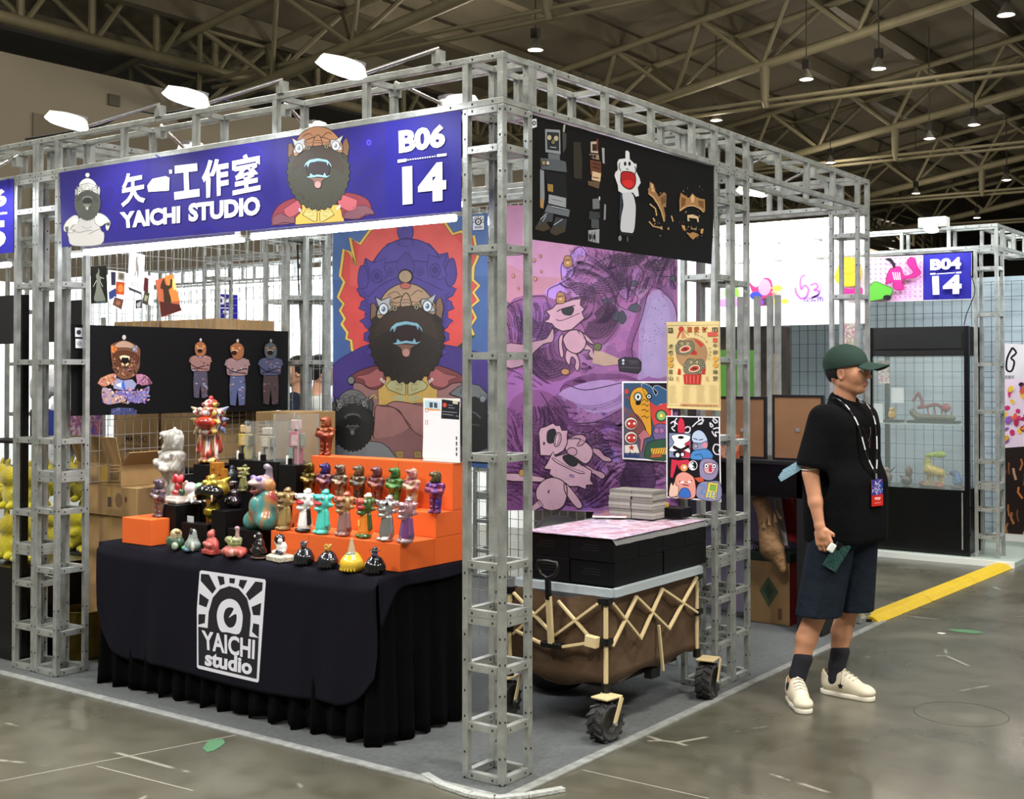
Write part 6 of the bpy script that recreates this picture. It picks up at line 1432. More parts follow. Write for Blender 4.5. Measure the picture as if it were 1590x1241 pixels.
x = un(362, 740, 1, .46).x-.02; dg = SD().cap((0,0,.0), (0,0,.16), .034, .03, col='#16181c', k=.01).ell((0,0,.20), (.026,.028,.028), col='#121418', k=.01).ell((-.004,0,.232), (.010,.010,.010), col='#2c2c34', k=.004).ell((-.03,-.01,.165), (.05,.03,.012), col='#3c4a48', k=.008)
o = thing('black_figure', 'black figure with a grey-green collar behind the silver crouching figure', 'figurine', (x, .475, TT)); obj('body', dg.mesh('body', .004), sat, o, (0, 0, 0), scale=(zat((x, .475, 1), 722)-TT)/.242).scale[0] *= .6

# toy robots, cases, candles
def robot(u, vb, vt, z, y, cols, label, case=True):
    x = un(u, vb, 1, y).x; z1 = zat((x, y, z), vt); h = z1-z; t = thing('toy_robot', label, 'figurine', (x, y, z), 'toy robots on the black boxes')
    c = [M('robot_'+k, k, .5, noise=.25, nscale=60) for k in cols]
    MB().box((x-.03, y-.02, z), (x-.006, y+.02, z+h*.36)).build('leg', c[0], t, bevel=.002); MB().box((x+.006, y-.02, z), (x+.032, y+.02, z+h*.36)).build('leg', c[1], t, bevel=.002)
    MB().box((x-.032, y-.022, z+h*.38), (x+.034, y+.022, z+h*.74)).build('torso', c[1], t, bevel=.003); MB().box((x-.005, y-.03, z+h*.42), (x+.03, y-.02, z+h*.66)).build('chest_panel', c[2], t)
    MB().box((x-.056, y-.012, z+h*.5), (x-.036, y+.012, z+h*.72)).build('arm', c[0], t, bevel=.002); MB().box((x+.038, y-.012, z+h*.4), (x+.054, y+.012, z+h*.7)).build('arm', c[0], t, bevel=.002)
    MB().box((x-.022, y-.018, z+h*.78), (x+.024, y+.018, z+h)).build('head', c[2], t, bevel=.004); MB().cyl((x, y, z+h*.74), (x, y, z+h*.78), .009, 8).build('neck', c[0], t)
    if case:
        k = thing('display_case', 'clear acrylic case over the '+label.split(' toy')[0]+' robot', 'display case', (x, y, z)); E_ = M('acrylic_edge', '#9fb0ae', .1, alpha=.35)
        w_ = .085; zz = z+h+.03
        for a_, b_ in ((-w_, -.07), (w_, -.07), (-w_, .07), (w_, .07)): MB().box((x+a_-.003, y+b_-.003, z+.002), (x+a_+.003, y+b_+.003, zz)).build('edge', E_, k)
        G = M('acrylic_sheet', '#e8f2f0', .03, alpha=.035, spec=.2)
        for q in (((x-w_, y-.071, z+.002), (x+w_, y-.069, zz)), ((x-w_, y+.069, z+.002), (x+w_, y+.071, zz)), ((x-w_-.001, y-.07, z+.002), (x-w_+.001, y+.07, zz)), ((x+w_-.001, y-.07, z+.002), (x+w_+.001, y+.07, zz)), ((x-w_, y-.07, zz), (x+w_, y+.07, zz+.002))): MB().box(*q).build('panel', G, k)
robot(381, 713, 660, 1.148, .57, ['#5a5648', '#b0a04c', '#c8a878'], 'yellow and grey toy robot with a dark knob on its head', False)
MB().ell((un(384, 655, 1, .57).x, .57, zat((un(384, 655, 1, .57).x, .57, 1), 656)-.006), (.018, .018, .018)).build('knob_ball', M('dark_ball', '#241c18', .4), label='dark ball on the yellow toy robot', cat='ball')
robot(415, 713, 664, 1.148, .60, ['#8c8478', '#a89a80', '#bcb09c'], 'grey beige toy robot standing second from the left', True)
robot(460, 718, 652, 1.137, .585, ['#7c8c7c', '#a8606c', '#c0a4a4'], 'pink and grey toy robot beside the back corner post', True)
for u, lab, z in ((373, 'left', 1.148), (407, 'middle', 1.148), (450, 'right', 1.137)):
    x = un(u, 712, 1, .52).x; t = thing('mini_spotlight', 'small black and white display spotlight, %s of the three on the black boxes' % lab, 'light', (x, .52, z), 'mini spotlights')
    MB().cyl((x+.008, .52, z), (x+.008, .52, z+.032), .015, 14).build('base', BLACKG, t, smooth=.8); MB().cyl((x-.012, .515, z+.002), (x-.012, .515, z+.045), .007, 10).build('stem', WHITE, t, smooth=.8)
    MB().cyl((x-.03, .53, z), (x-.03, .53, z+.03), .005, 8).build('cable_plug', WHITE, t)
# payment sign on acrylic stand
yS = .625; a = un(657, 712, 1, yS); b_ = un(714, 716, 1, yS); z0 = Z3+.001; ztop = un(660, 618, 1, yS).z
A = Art(yplane(yS), (0, -1, 0))
A.poly([(659,618),(714,628),(712,714),(656,710)], '#ededf0'); A.poly([(686,620),(714,624),(713,652),(685,650)], '#24262b'); A.poly([(660,622),(684,624),(684,636),(660,634)], '#b8dce6'); A.poly([(660,634),(684,636),(684,638),(660,637)], '#e8a05c')
A.poly([(667,625),(672,625),(672,633),(667,633)], '#4a4a58'); A.poly([(674,625),(679,626),(679,634),(674,633)], '#4a4a58'); A.ell(690.5, 629, 3.2, 3.6, '#c8503c'); A.poly([(703,622),(711,623),(711,628),(703,627)], '#c8c8b0')
A.lines([[(696,629),(703,630)], [(696,633),(706,634)], [(687,639),(710,641)], [(687,643),(704,645)], [(708,646),(712,646.5)]], .9, '#9a9aa0'); A.lines([[(661,652),(661,660)], [(664,652),(664,660)]], 1.2, '#e09090'); A.ell(662.5, 637.5, 2.2, 2.4, '#ededf0', '#c05040', .7)
A.lines([[(709,678),(709,683)], [(709,686),(709,692)], [(709,695),(709,700)], [(709,703),(709,708)]], 2.2, '#55555c')
sg = sheet(A, 'payment_sign', 'white sign with a dark header on the tallest orange riser', 'sign', PRINT, [Vector((a.x, yS, ztop)), Vector((b_.x, yS, ztop)), Vector((b_.x, yS, z0)), Vector((a.x, yS, z0))], .002, WHITE)
MB().box((a.x, yS-.03, Z3), (b_.x, yS+.04, Z3+.003)).build('acrylic_foot', M('acrylic_edge', '#9fb0ae'), sg)
# ---------------------------------------------------------------- folding wagon
WP = M('cream_wagon_tube', '#cdb98c', .4, coat=.2); BP = M('black_nylon_joint', '#0c0c0d', .4); RUB = M('tyre_rubber', '#1b1b1c', .8, noise=.4, nscale=30, ncol='#3a3a38')
FB = M('brown_wagon_canvas', '#55402b', .85, noise=.25, nscale=7, bump=.5, bscale=9, bdist=.02)
wx0, wx1, wy0, wy1, wz0, wz1 = -.55, -.03, .80, 1.65, .225, .60
wg = thing('folding_wagon', 'brown canvas folding wagon with cream tube frame and knobbly wheels', 'wagon', ((wx0+wx1)/2, (wy0+wy1)/2, 0))
m = MB(); n = 14
loop = [(wx0+(wx1-wx0)*i/n, wy0, 0) for i in range(n)]+[(wx1, wy0+(wy1-wy0)*i/20, 1) for i in range(20)]+[(wx1-(wx1-wx0)*i/n, wy1, 2) for i in range(n)]+[(wx0, wy1-(wy1-wy0)*i/20, 3) for i in range(20)]
N_ = len(loop); R_ = 9; vs = []
for j in range(R_+1):
    t_ = j/R_
    for i, (x, y, sd_) in enumerate(loop):
        f = i/N_*2*PI; bul = .022*math.sin(PI*t_)*math.sin(f*9+2*t_)+.012*math.sin(f*23)*math.sin(PI*t_)
        dx = (1 if sd_ == 1 else -1 if sd_ == 3 else 0)*(-.012+bul*.6); dy = (-1 if sd_ == 0 else 1 if sd_ == 2 else 0)*(-.012+bul*.6)
        z = wz1-(wz1-wz0)*t_+(.012*math.sin(f*7) if j in (0, R_) else 0)-(.02*math.sin(PI*((x-wx0)/(wx1-wx0))) if sd_ == 0 and j == R_ else 0); vs.append((x+dx, y+dy, z))
m.add(vs, [(j*N_+i, j*N_+(i+1) % N_, (j+1)*N_+(i+1) % N_, (j+1)*N_+i) for j in range(R_) for i in range(N_)]+[tuple(R_*N_+i for i in range(N_))])
m.build('canvas_basket', FB, wg, smooth=True)
for x, y in ((wx1, wy0), (wx1, wy1), (wx0, wy0), (wx0, wy1)):
    MB().cyl((x, y, .2), (x, y, .60), .011, 10).build('corner_tube', WP, wg, smooth=.8)
    for z in (.595, .42): MB().cyl((x, y, z-.018), (x, y, z+.014), .019, 10).box((x-.032, y-.018, z-.014), (x+.012, y+.012, z+.012)).box((x-.012, y-.012, z-.014), (x+.018, y+.034, z+.012)).build('joint', BP, wg)
    MB().cyl((x, y, .196), (x, y, .238), .019, 10).build('stem_joint', BP, wg, smooth=.8)
def strut(a, b, w=.016): MB().bar(a, b, w, .012).build('brace', WP, wg, bevel=.002)
X = wx1+.014
z1_, z2_ = .585, .385
ys = [wy0+.03, wy0+.235, wy0+.425, wy0+.64, wy1-.03]
for a, b, za, zb in ((ys[0], ys[1]+.04, z1_, z2_), (ys[0], ys[1], z2_+.01, z1_), (ys[1], ys[3]-.10, z1_, z2_), (ys[1]+.04, ys[2]+.05, z2_, z1_), (ys[2]+.05, ys[4], z1_, .42), (ys[3]-.10, ys[4], z2_, z1_+.01)):
    strut((X, a, za), (X+.004, b, zb))
strut((X, ys[2]+.02, .42), (X, ys[2]+.06, .20), .013)
Y = wy0-.014; xm = (wx0+wx1)/2
for a, b, za, zb in ((wx1-.03, xm, z1_, z2_+.03), (wx1-.03, xm+.02, z2_+.01, z1_-.01), (wx0+.03, xm, z1_, z2_+.03), (wx0+.03, xm-.02, z2_+.01, z1_-.01)): strut((a, Y, za), (b, Y-.004, zb))
strut((xm+.05, Y-.02, .375), (wx1-.05, Y-.01, .415), .018); strut((xm-.05, Y-.02, .375), (wx0+.05, Y-.01, .415), .018)
MB().obox((wx1-.05, Y-.02, .42), (.03, .018, .025), Euler((0, .1, 0)).to_matrix()).build('clamp_block', WP, wg, bevel=.004)
MB().box((xm-.055, Y-.04, .365), (xm+.055, Y-.005, .392)).build('pivot', BP, wg, bevel=.006)
MB().bar((xm, Y-.03, .385), (xm, Y-.05, .60), .026, .02).build('handle_tube', WP, wg, bevel=.003)
MB().bar((xm, Y-.05, .585), (xm, Y-.055, .68), .022, .022).build('handle_neck', BP, wg, bevel=.003)
MB().tube([(xm+q[0], Y-.058, .715+q[1]) for q in ((0,-.035),(.035,-.02),(.056,.01),(.05,.038),(0,.042),(-.05,.038),(-.056,.01),(-.035,-.02))], .0095, 8, close=True).build('handle_grip', BP, wg, smooth=True)
MB().box((wx0+.06, wy0+.1, .19), (wx1-.06, wy1-.1, .215)).build('bottom_board', M('dark_board', '#1c1814', .8), wg)
MB().box((wx1-.05, wy0+.42, .17), (wx1-.01, wy0+.50, .215)).build('side_bracket', BP, wg)
def wheel(x, y, ang, lab=None):
    c = Vector((x, y, .0885)); ax = Vector((math.cos(ang), math.sin(ang), 0)); fw = Vector((-math.sin(ang), math.cos(ang), 0)); m3 = Matrix((fw, Vector((0, 0, 1)), ax)).transposed()
    prof = [(.048,-.032),(.07,-.042),(.080,-.036),(.083,-.012),(.083,.012),(.080,.036),(.07,.042),(.048,.032)]
    ty = MB().lathe(prof+[prof[0]], c, 28, m=m3)
    for i in range(14):
        for s in (-1, 1):
            t_ = 2*PI*(i+.25*s)/14; d = fw*math.cos(t_)+Vector((0, 0, 1))*math.sin(t_); tn = ax.cross(d)
            mm = Matrix((tn, (ax+tn*.55*s).normalized(), d)).transposed(); ty.obox(c+d*.0835+ax*(s*.019), (.0065, .022, .005), mm)
    ty.build('tyre', RUB, wg, smooth=.7)
    MB().lathe([(.006,.024),(.03,.018),(.046,.030),(.050,.026),(.050,-.026),(.046,-.030),(.03,-.018),(.006,-.024)], c, 20, m=m3).build('hub', M('dark_hub', '#2a2623', .5), wg, smooth=.7)
    top = c+Vector((0, 0, .105))
    MB().obox(top+fw*.012, (.055, .045, .004), m3@Matrix.Rotation(PI/2, 3, 'X')).build('fork_plate', WP, wg, bevel=.002)
    for s in (-1, 1):
        MB().bar(top+ax*(s*.053)+fw*.05, c+ax*(s*.053), .026, .005, up=ax).build('fork_arm', WP, wg, bevel=.002)
        MB().cyl(c+ax*(s*.048), c+ax*(s*.062), .009, 10).build('axle_bolt', STEEL, wg)
wheel(.0, .745, -.12); wheel(.03, 1.645, .15); wheel(-.57, .79, .1); wheel(-.57, 1.63, -.2)
# lip of the translucent storage bin
BIN = M('cloudy_bin_plastic', '#b8c2c6', .35, alpha=.6)
bn = MB(); o = .02
for a, b in (((wx0+.02, wy0+.03), (wx1+.02, wy0+.03)), ((wx1+.02, wy0+.03), (wx1+.02, wy1+.0)), ((wx1+.02, wy1), (wx0+.02, wy1)), ((wx0+.02, wy1), (wx0+.02, wy0+.03))): bn.bar((*a, .628), (*b, .628), .03, .035)
bn.box((wx0+.03, wy0+.04, .50), (wx1-.03, wy1-.03, .612))
bn.build('storage_bin', BIN, label='cloudy plastic storage bin sitting inside the brown wagon', cat='bin')
BB = M('black_gift_box', '#08080a', .5, spec=.2); BL = M('embossed_line', '#1c1c20', .4)
bx0, bx1, by0, by1, bz = -.50, -.025, .86, 1.745, .648
for i in range(2):
    for j in range(4):
        for k in range(2):
            x0 = bx0+(bx1-bx0)*i/2; y0 = by0+(by1-by0)*j/4; z0 = bz+.107*k; off = .006*((i+2*j+k) % 3)*(k == 0)
            L_ = 'black gift box, %s layer, %s on the aisle side of the wagon' % (('lower', 'upper')[k], ('nearest the corner post', 'second', 'third', 'farthest')[j]) if i else 'black gift box, %s layer, %s on the inner side of the wagon' % (('lower', 'upper')[k], ('nearest the handle', 'second', 'third', 'farthest')[j])
            o = MB().box((x0+.001, y0+.001+off, z0), (x0+(bx1-bx0)/2-.001, y0+(by1-by0)/4-.001+(off if j < 3 else 0), z0+.1055)).build('gift_box', BB, label=L_, cat='box', group='black gift boxes stacked in the wagon', bevel=.002)
            if j == 0:
                g = MB()
                for r_ in range(3): g.box((x0+.06+.01*r_, y0+off-.0002, z0+.045+.012*r_), (x0+.16, y0+off+.0005, z0+.048+.012*r_))
                g.build('embossed_lines', BL, o)
zt = bz+.2135
A = Art(lambda u, v: un(u, v, 2, zt+.0025), (0, 0, 1), .00003)
shq = [(790,818),(955,832),(1092,806),(960,790)]
sh = [un(u, v, 2, zt) for u, v in shq]
sh = [Vector((bx0-.01, by0-.01, zt)), Vector((bx1+.01, by0-.01, zt)), Vector((bx1+.005, by1-.02, zt)), Vector((bx0, by1-.02, zt))]
m = MB().add([tuple(p)+() for p in sh]+[(p.x, p.y, p.z+.002) for p in sh], [(0,1,2,3),(4,5,6,7),(0,1,5,4),(1,2,6,5),(2,3,7,6),(3,0,4,7)])
o = m.build('poster_sheet', M('poster_sheet_art', '#a080a0', .35, marble=['#b8a0b4', '#9c5c78', '#c8b8c8', '#7c5c8c', '#c49c9c'], nscale=7), label='pastel poster sheet under clear film on top of the black boxes', cat='poster')
fm = MB(); rnd = random.Random(12); nn = 22
fm.grid(lambda a, b: (bx0-.015+(bx1-bx0+.035)*a, by0-.015+(by1-by0+.0)*b, zt+.004+.006*math.sin(a*31+b*13)*math.sin(b*41-a*7)*(1 if .05 < a < .95 else .3)+(-.03 if a > .97 else 0)), nn, nn)
fm.build('plastic_film', M('clear_film', '#ffffff', .08, alpha=.16, spec=1), label='crinkled clear plastic film lying over the poster sheet', cat='plastic film', smooth=True)
# magazines
def bookstack(x0, x1, y0, y1, z0, z1, n, label, tilt=0):
    for i in range(n):
        a = z0+(z1-z0)*i/n; b = z0+(z1-z0)*(i+1)/n-.0006; dx = rnd.uniform(-.003, .003); dy = rnd.uniform(-.003, .003)
        c = (.62, .60, .56)[0]*rnd.uniform(.8, 1.05)
        MB().box((x0+dx, y0+dy, a), (x1+dx, y1+dy, b)).build('magazine', M('magazine_edge%d' % (i % 3), ['#9a9890', '#b0ada4', '#85837c'][i % 3], .7, noise=.25, nscale=60, stretch=(1, 1, 30)), label=label % (i+1) if '%d' in label else label, cat='magazine', group=label.split(',')[0])
yb = 1.50; a = un(946, 790, 1, yb); b = un(980, 790, 1, yb); c = un(1013, 790, 1, yb); tp = zat((a.x, yb, 1), 759); z0 = zt+.012
ordn = ['bottom', 'second', 'third', 'fourth', 'fifth', 'sixth', 'seventh', 'eighth', 'top']
for (x0, x1, nm) in ((a.x, b.x-.003, 'left'), (b.x+.003, c.x, 'right')):
    for i in range(9):
        za = z0+(tp-z0)*i/9; dx = rnd.uniform(-.003, .003)
        MB().box((x0+dx, yb+dx, za), (x1+dx, yb+.14+dx, za+(tp-z0)/9-.001)).build('magazine', M('magazine_edge%d' % (i % 3), ['#9a9890', '#b0ada4', '#85837c'][i % 3], .7, noise=.3, nscale=40, stretch=(1, 1, 40)),
            label='%s magazine of the %s grey stack on the wagon boxes' % (ordn[i], nm), cat='magazine', group='magazines stacked on the wagon')
bk = thing('art_booklet', 'white booklet with an orange cover lying before the magazine stacks', 'booklet', (0, 0, 0)); bk.location = un(948, 800, 2, zt+.012); q = bk.location
mr = Euler((0, 0, .5)).to_matrix()
MB().obox((q.x, q.y, q.z+.005), (.085, .12, .005), mr).build('pages', WHITE, bk, bevel=.001); MB().obox((q.x, q.y, q.z+.0108), (.085, .12, .0008), mr).build('cover', M('cover_art', '#c0502c', .3, marble=['#c85030', '#d8885c', '#4c5c98', '#8c3c30', '#e0c8b8'], nscale=9), bk)
a = un(1030, 795, 1, 1.66); MB().box((a.x-.04, 1.62, zt+.012), (a.x+.12, 1.74, zt+.06)).build('black_case', BB, label='small black case behind the magazine stacks on the wagon', cat='box', bevel=.003)
MB().lathe([(.02,0),(.032,0),(.032,.018),(.02,.018),(.02,0)], (a.x-.01, 1.67, zt+.061), 18).build('tape_roll', M('yellow_tape', '#c89a20', .4), label='yellow tape roll on the small black case', cat='tape', smooth=.8)
# sack behind the boxes
bxx = un(862, 812, 1, 1.35).x
bg = SD().cap((0,0,.16), (0,0,.74), .15, .11, k=.03).ell((.03,0,.80), (.13,.10,.07), k=.04).ell((0,0,.08), (.17,.15,.08), k=.04)
for i in range(8): bg.cap((.13*math.cos(i*.8), .13*math.sin(i*.8), .12), (.11*math.cos(i*.8+.4), .11*math.sin(i*.8+.4), .72), .022, .010, k=.02)
o = bpy.data.objects.new('black_bag', bg.mesh('bag', .009, False)); COL.objects.link(o); o.location = (bxx, 1.35, .006); o.data.materials.append(M('black_bag_fabric', '#141617', .6, bump=.4, bscale=30)); tag(o, 'tall black bag standing behind the gift boxes next to the corner post', 'bag')

# ---------------------------------------------------------------- brass pot and cardboard boxes at the left
pt = thing('brass_pot', 'dark brass bucket standing between the left posts and the skirted table', 'pot', (un(135, 1020, 2, 0).x, un(135, 1022, 2, 0).y+.02, .006))
px, py_, _ = pt.location; zt2 = zat((px, py_, 0), 945); BR = M('aged_brass', '#6a5a24', .35, .9, noise=.4, nscale=9)
MB().lathe([(0,.006),(.125,.006),(.132,.03),(.137,zt2-.01),(.142,zt2),(.134,zt2),(.128,zt2-.02),(.122,.02),(0,.02)], (px, py_, 0), 28).build('body', BR, pt, smooth=.8)
MB().tube([(px+.139*math.cos(t), py_+.139*math.sin(t), zt2) for t in np.linspace(0, 2*PI, 25)[:-1]], .005, 6, close=True).build('rim', BR, pt, smooth=True)
CB = M('cardboard', '#9c7d52', .85, noise=.12, nscale=5, bump=.1, bscale=80); INK = M('box_print', attr=True, rough=.8)
def carton(x0, x1, y0, y1, z0, z1, label, art=None, side=None, group='cardboard boxes in the booth', mat=None):
    t = MB().box((x0, y0, z0), (x1, y1, z1)).build('cardboard_box', mat or CB, label=label, cat='box', group=group, bevel=.003)
    MB().box(((x0+x1)/2-.022, y0-.0008, z1-.06), ((x0+x1)/2+.022, y1+.0008, z1+.0008)).build('packing_tape', M('brown_tape', '#a4854e', .3), t)
    if art:
        A = Art(lambda u, v: Vector((x0+(x1-x0)*u, y0-.0003, z0+(z1-z0)*v)), (0, -1, 0)); art(A); A.done('printed_marks', INK, t)
    if side:
        A = Art(lambda u, v: Vector((x1+.0003, y0+(y1-y0)*u, z0+(z1-z0)*v)), (1, 0, 0)); side(A); A.done('side_marks', INK, t)
    return t
bi = '#4a3a28'
def lines_art(x0, x1, y0, y1, n):
    def f(A):
        r = random.Random(n)
        for i in range(n):
            y = y1-(y1-y0)*i/n; A.line([(x0, y), (x0+(x1-x0)*r.uniform(.5, 1), y)], (y1-y0)/n*.35, bi)
        A.k += 1; A.line([(.04, .12), (.96, .12)], .01, bi)
    return f
ys_ = .40; X2 = un(212, 800, 1, ys_).x; X3 = un(206, 850, 1, ys_).x; X1 = un(188, 740, 1, ys_).x
za = zat((X2, ys_, 0), 806); zb = zat((X2, ys_, 0), 759); zc = zat((X1, ys_, 0), 683+68)
carton(X3-.42, X3, ys_+.01, ys_+.38, .006, za-.002, 'tall cardboard box at the bottom of the left stack', lines_art(.3, .85, .45, .75, 6))
carton(X2-.46, X2, ys_, ys_+.40, za, zb, 'flat cardboard box in the middle of the left stack', lambda A: (A.poly([(.45,.3),(.52,.3),(.52,.75),(.45,.75)], bi), A.ell(.66, .55, .07, .25, '#6a5438'), A.ell(.8, .6, .02, .1, '#5a2420')))
oz = zb+.002; ot = zat((X1, ys_, 0), 722)
ob = thing('open_cardboard_box', 'open cardboard box with a raised flap on top of the left stack', 'box', ((X1-.2), ys_+.15, oz), 'cardboard boxes in the booth')
MB().box((X1-.40, ys_, oz), (X1, ys_+.006, ot)).box((X1-.40, ys_+.3, oz), (X1, ys_+.306, ot)).box((X1-.006, ys_+.006, oz), (X1, ys_+.3, ot)).box((X1-.40, ys_+.006, oz), (X1-.394, ys_+.3, ot)).box((X1-.394, ys_+.006, oz), (X1-.006, ys_+.3, oz+.005)).build('carton', CB, ob)
MB().add([(X1-.4, ys_, ot), (X1, ys_, ot), (X1+.015, ys_-.05, ot+.15), (X1-.41, ys_-.05, ot+.15)], [(0,1,2,3)]).build('front_flap', CB, ob).modifiers.new('s', 'SOLIDIFY').thickness = .005
MB().add([(X1, ys_, ot), (X1, ys_+.3, ot), (X1+.07, ys_+.3, ot+.07), (X1+.07, ys_, ot+.07)], [(0,1,2,3)]).build('side_flap', CB, ob).modifiers.new('s', 'SOLIDIFY').thickness = .005
A = Art(yplane(ys_-.0004), (0, -1, 0)); A.poly([(156,722),(168,722),(168,752),(156,752)], '#b08c3c'); A.lines([[(142,724),(148,724)], [(171,726),(186,725)], [(171,730),(184,730)], [(141,750),(186,749)]], 1.4, bi); A.poly([(170,734),(186,733),(184,745),(171,746)], '#6a5438'); A.done('printed_marks', INK, ob)
# black counter with big cartons against the back
yc = 1.15; xa = un(187, 723, 1, yc).x; xb = un(345, 720, 1, yc).x; zc = zat((un(240, 724, 1, yc+.02).x, yc+.02, 0), 724)
ct = thing('black_counter', 'black counter at the back carrying the big cardboard boxes', 'counter', ((xa+xb)/2, yc+.3, .006))
MB().box((-3.92, yc, .006), (-3.06, 1.74, zc-.02)).build('body', BLACK, ct); MB().box((-3.94, yc-.01, zc-.02), (-3.05, 1.75, zc)).build('top', BLACK, ct, bevel=.003)
xk = un(240, 700, 1, yc+.02).x; zt3 = zc+.36
def mmart(A):
    A.text('MM9542', [(.38,.62),(.72,.62),(.72,.50),(.38,.50)][::1], bi, .01) if False else A.text('MM9542', [(.30,.52),(.82,.52),(.82,.40),(.30,.40)], bi, .005)
    A.line([(.2, .33), (.9, .33)], .012, bi); A.line([(.3, .24), (.85, .24)], .03, '#6a5438')
carton(xk-.42, xk, yc+.02, yc+.42, zc+.001, zt3, 'big cardboard box stamped MM9542 on the black counter', mmart, lines_art(.2, .8, .35, .8, 9))
ztop = un(230, 492, 0, -3.2).z; hs = (ztop-zt3)/2
for k, w_ in enumerate(('middle', 'top')): carton(xk-.42, xk, yc+.02, yc+.42, zt3+.002+hs*k, zt3+hs*(k+1), '%s cardboard box of the pile half hidden by the figure banner' % w_)
z5 = zc+.50
carton(xk+.02, -3.06, 1.2, 1.70, zc+.001, z5, 'wide cardboard box behind the multicoloured toy', None, lines_art(.1, .5, .5, .8, 5))
for k, w_ in enumerate(('middle', 'top')): carton(xk+.02, -3.06, 1.2, 1.68, z5+.002+(ztop-z5)/2*k, z5+(ztop-z5)/2*(k+1), '%s cardboard box stacked beside the pile behind the figure banner' % w_)
carton(-2.86, -2.50, 1.30, 1.70, .007, .50, 'lowest cardboard box under the back corner'); carton(-2.86, -2.52, 1.32, 1.70, .502, 1.02, 'middle cardboard box under the back corner'); carton(-2.86, -2.54, 1.34, 1.70, 1.022, 1.36, 'cardboard box behind the toy robots', lines_art(.1, .6, .5, .8, 4))
# ---------------------------------------------------------------- people
def axm(rz): return np.array(Euler((0, 0, rz)).to_matrix())
def human(skin, P, hd=0.0, h=.0036, face=True):
    """one continuous body; P = joints; faces -Y"""
    b = SD(); sk = skin
    for s in 'RL':
        hip, kn, an, sh, el, wr = [np.array(P[k+s], float) for k in ('hip', 'knee', 'ankle', 'shoulder', 'elbow', 'wrist')]
        b.cap(hip, kn, .078, .052, sk, .03).cap(kn, kn*.55+an*.45+np.array([0,.016,0]), .050, .052, sk, .02).cap(kn*.5+an*.5+np.array([0,.012,0]), an, .047, .033, sk, .02)
        b.cap(an, an+np.array(P['toe'+s])*.10-np.array([0,0,.055]), .034, .024, sk, .02)
        b.cap(sh, el, .046, .037, sk, .02).cap(el, el*.45+wr*.55, .040, .033, sk, .012).cap(el*.45+wr*.55, wr, .033, .0235, sk, .015)
        hv = np.array(P['hand'+s], float); th = np.array(P['thumb'+s], float); hv /= np.linalg.norm(hv)
        lat = np.cross(hv, th); lat /= np.linalg.norm(lat); up = np.cross(lat, hv)     # up: thumb side, lat: palm normal
        pc = wr+hv*.048; b.cap(wr, pc, .023, .024, sk, .012)
        for i, o in enumerate((.030, .010, -.011, -.030)):
            k0 = wr+hv*(.088-.004*abs(i-1))+up*o; L = (.066, .073, .068, .055)[i]; c = P.get('curl', .55)
            b.cap(wr+hv*.03+up*o*.7, k0, .014, .0115, sk, .010)
            d1 = hv*math.cos(c*.5)+lat*math.sin(c*.5)*P['palm'+s]; d2 = hv*math.cos(c*1.5)+lat*math.sin(c*1.5)*P['palm'+s]
            k1 = k0+d1*L*.5; k2 = k1+d2*L*.5; b.cap(k0, k1, .0098, .0088, sk, .004).cap(k1, k2, .0088, .0072, sk, .003)
        t0 = wr+hv*.03+up*.022; t1 = t0+(hv*.55+up*.6+lat*.4*P['palm'+s])*.042; t2 = t1+(hv*.85+up*.15+lat*.35*P['palm'+s])*.030
        b.cap(t0, t1, .0135, .0105, sk, .010).cap(t1, t2, .0105, .0085, sk, .004)
    b.ell((0,0,.93), (.145,.10,.11), sk, .03).ell((0,.005,1.12), (.135,.09,.14), sk, .04).ell((0,.0,1.28), (.160,.105,.13), sk, .04)
    b.cap(P['shoulderR'], (0,.01,1.375), .040, .055, sk, .02).cap(P['shoulderL'], (0,.01,1.375), .040, .055, sk, .02)
    b.cap((0,.018,1.37), (0,-.0,1.51), .060, .052, sk, .03)
    C_ = np.array(P.get('head', (0,-.012,1.60))); M3 = axm(hd)
    def q(x, y, z): return tuple(C_+M3@np.array((x, y, z)))
    e3 = (0, 0, hd)
    b.ell(q(0,.012,.022), (.074,.094,.098), sk, .02, rot=e3).ell(q(0,-.028,-.040), (.058,.062,.062), sk, .025, rot=e3).ell(q(0,-.062,-.085), (.026,.022,.020), sk, .022, rot=e3)
    for s in (-1, 1):
        b.ell(q(s*.040,-.055,-.018), (.028,.028,.034), sk, .035, rot=e3).cap(q(s*.050,.015,-.055), q(s*.028,-.055,-.085), .018, .016, sk, .02)
        b.ell(q(s*.073,.012,-.012), (.010,.019,.030), sk, .006, rot=(0, 0, hd+s*.35)).ell(q(s*.079,.010,-.010), (.005,.010,.018), sk, .003, sub=True, rot=(0, 0, hd+s*.35))
        b.ell(q(s*.031,-.090,.010), (.017,.012,.010), sk, .008, sub=True, rot=e3).ell(q(s*.031,-.077,.009), (.0125,.0125,.0115), '#e8e0d8', .001, rot=e3).ell(q(s*.031,-.0865,.009), (.0055,.004,.0055), '#1c120e', .0006, rot=e3)
        b.cap(q(s*.018,-.0895,.021), q(s*.044,-.080,.018), .0035, .0025, sk, .004).cap(q(s*.016,-.093,.031), q(s*.046,-.080,.032), .0036, .0022, '#241812', .002)
    b.cap(q(0,-.088,.018), q(0,-.106,-.020), .009, .0125, sk, .012)
    for s in (-1, 1): b.ell(q(s*.010,-.096,-.022), (.008,.009,.007), sk, .005, rot=e3)
    b.cap(q(-.022,-.084,-.052), q(.022,-.084,-.052), .006, .006, '#b8786a', .004).cap(q(-.010,-.094,-.050), q(.010,-.094,-.050), .0055, .0055, '#b8786a', .004).cap(q(-.016,-.088,-.062), q(.016,-.088,-.062), .0068, .0068, '#bd7c6c', .005)
    return b.mesh('body', h), q
SKIN = M('skin', attr=True, rough=.5, noise=.04, nscale=30)
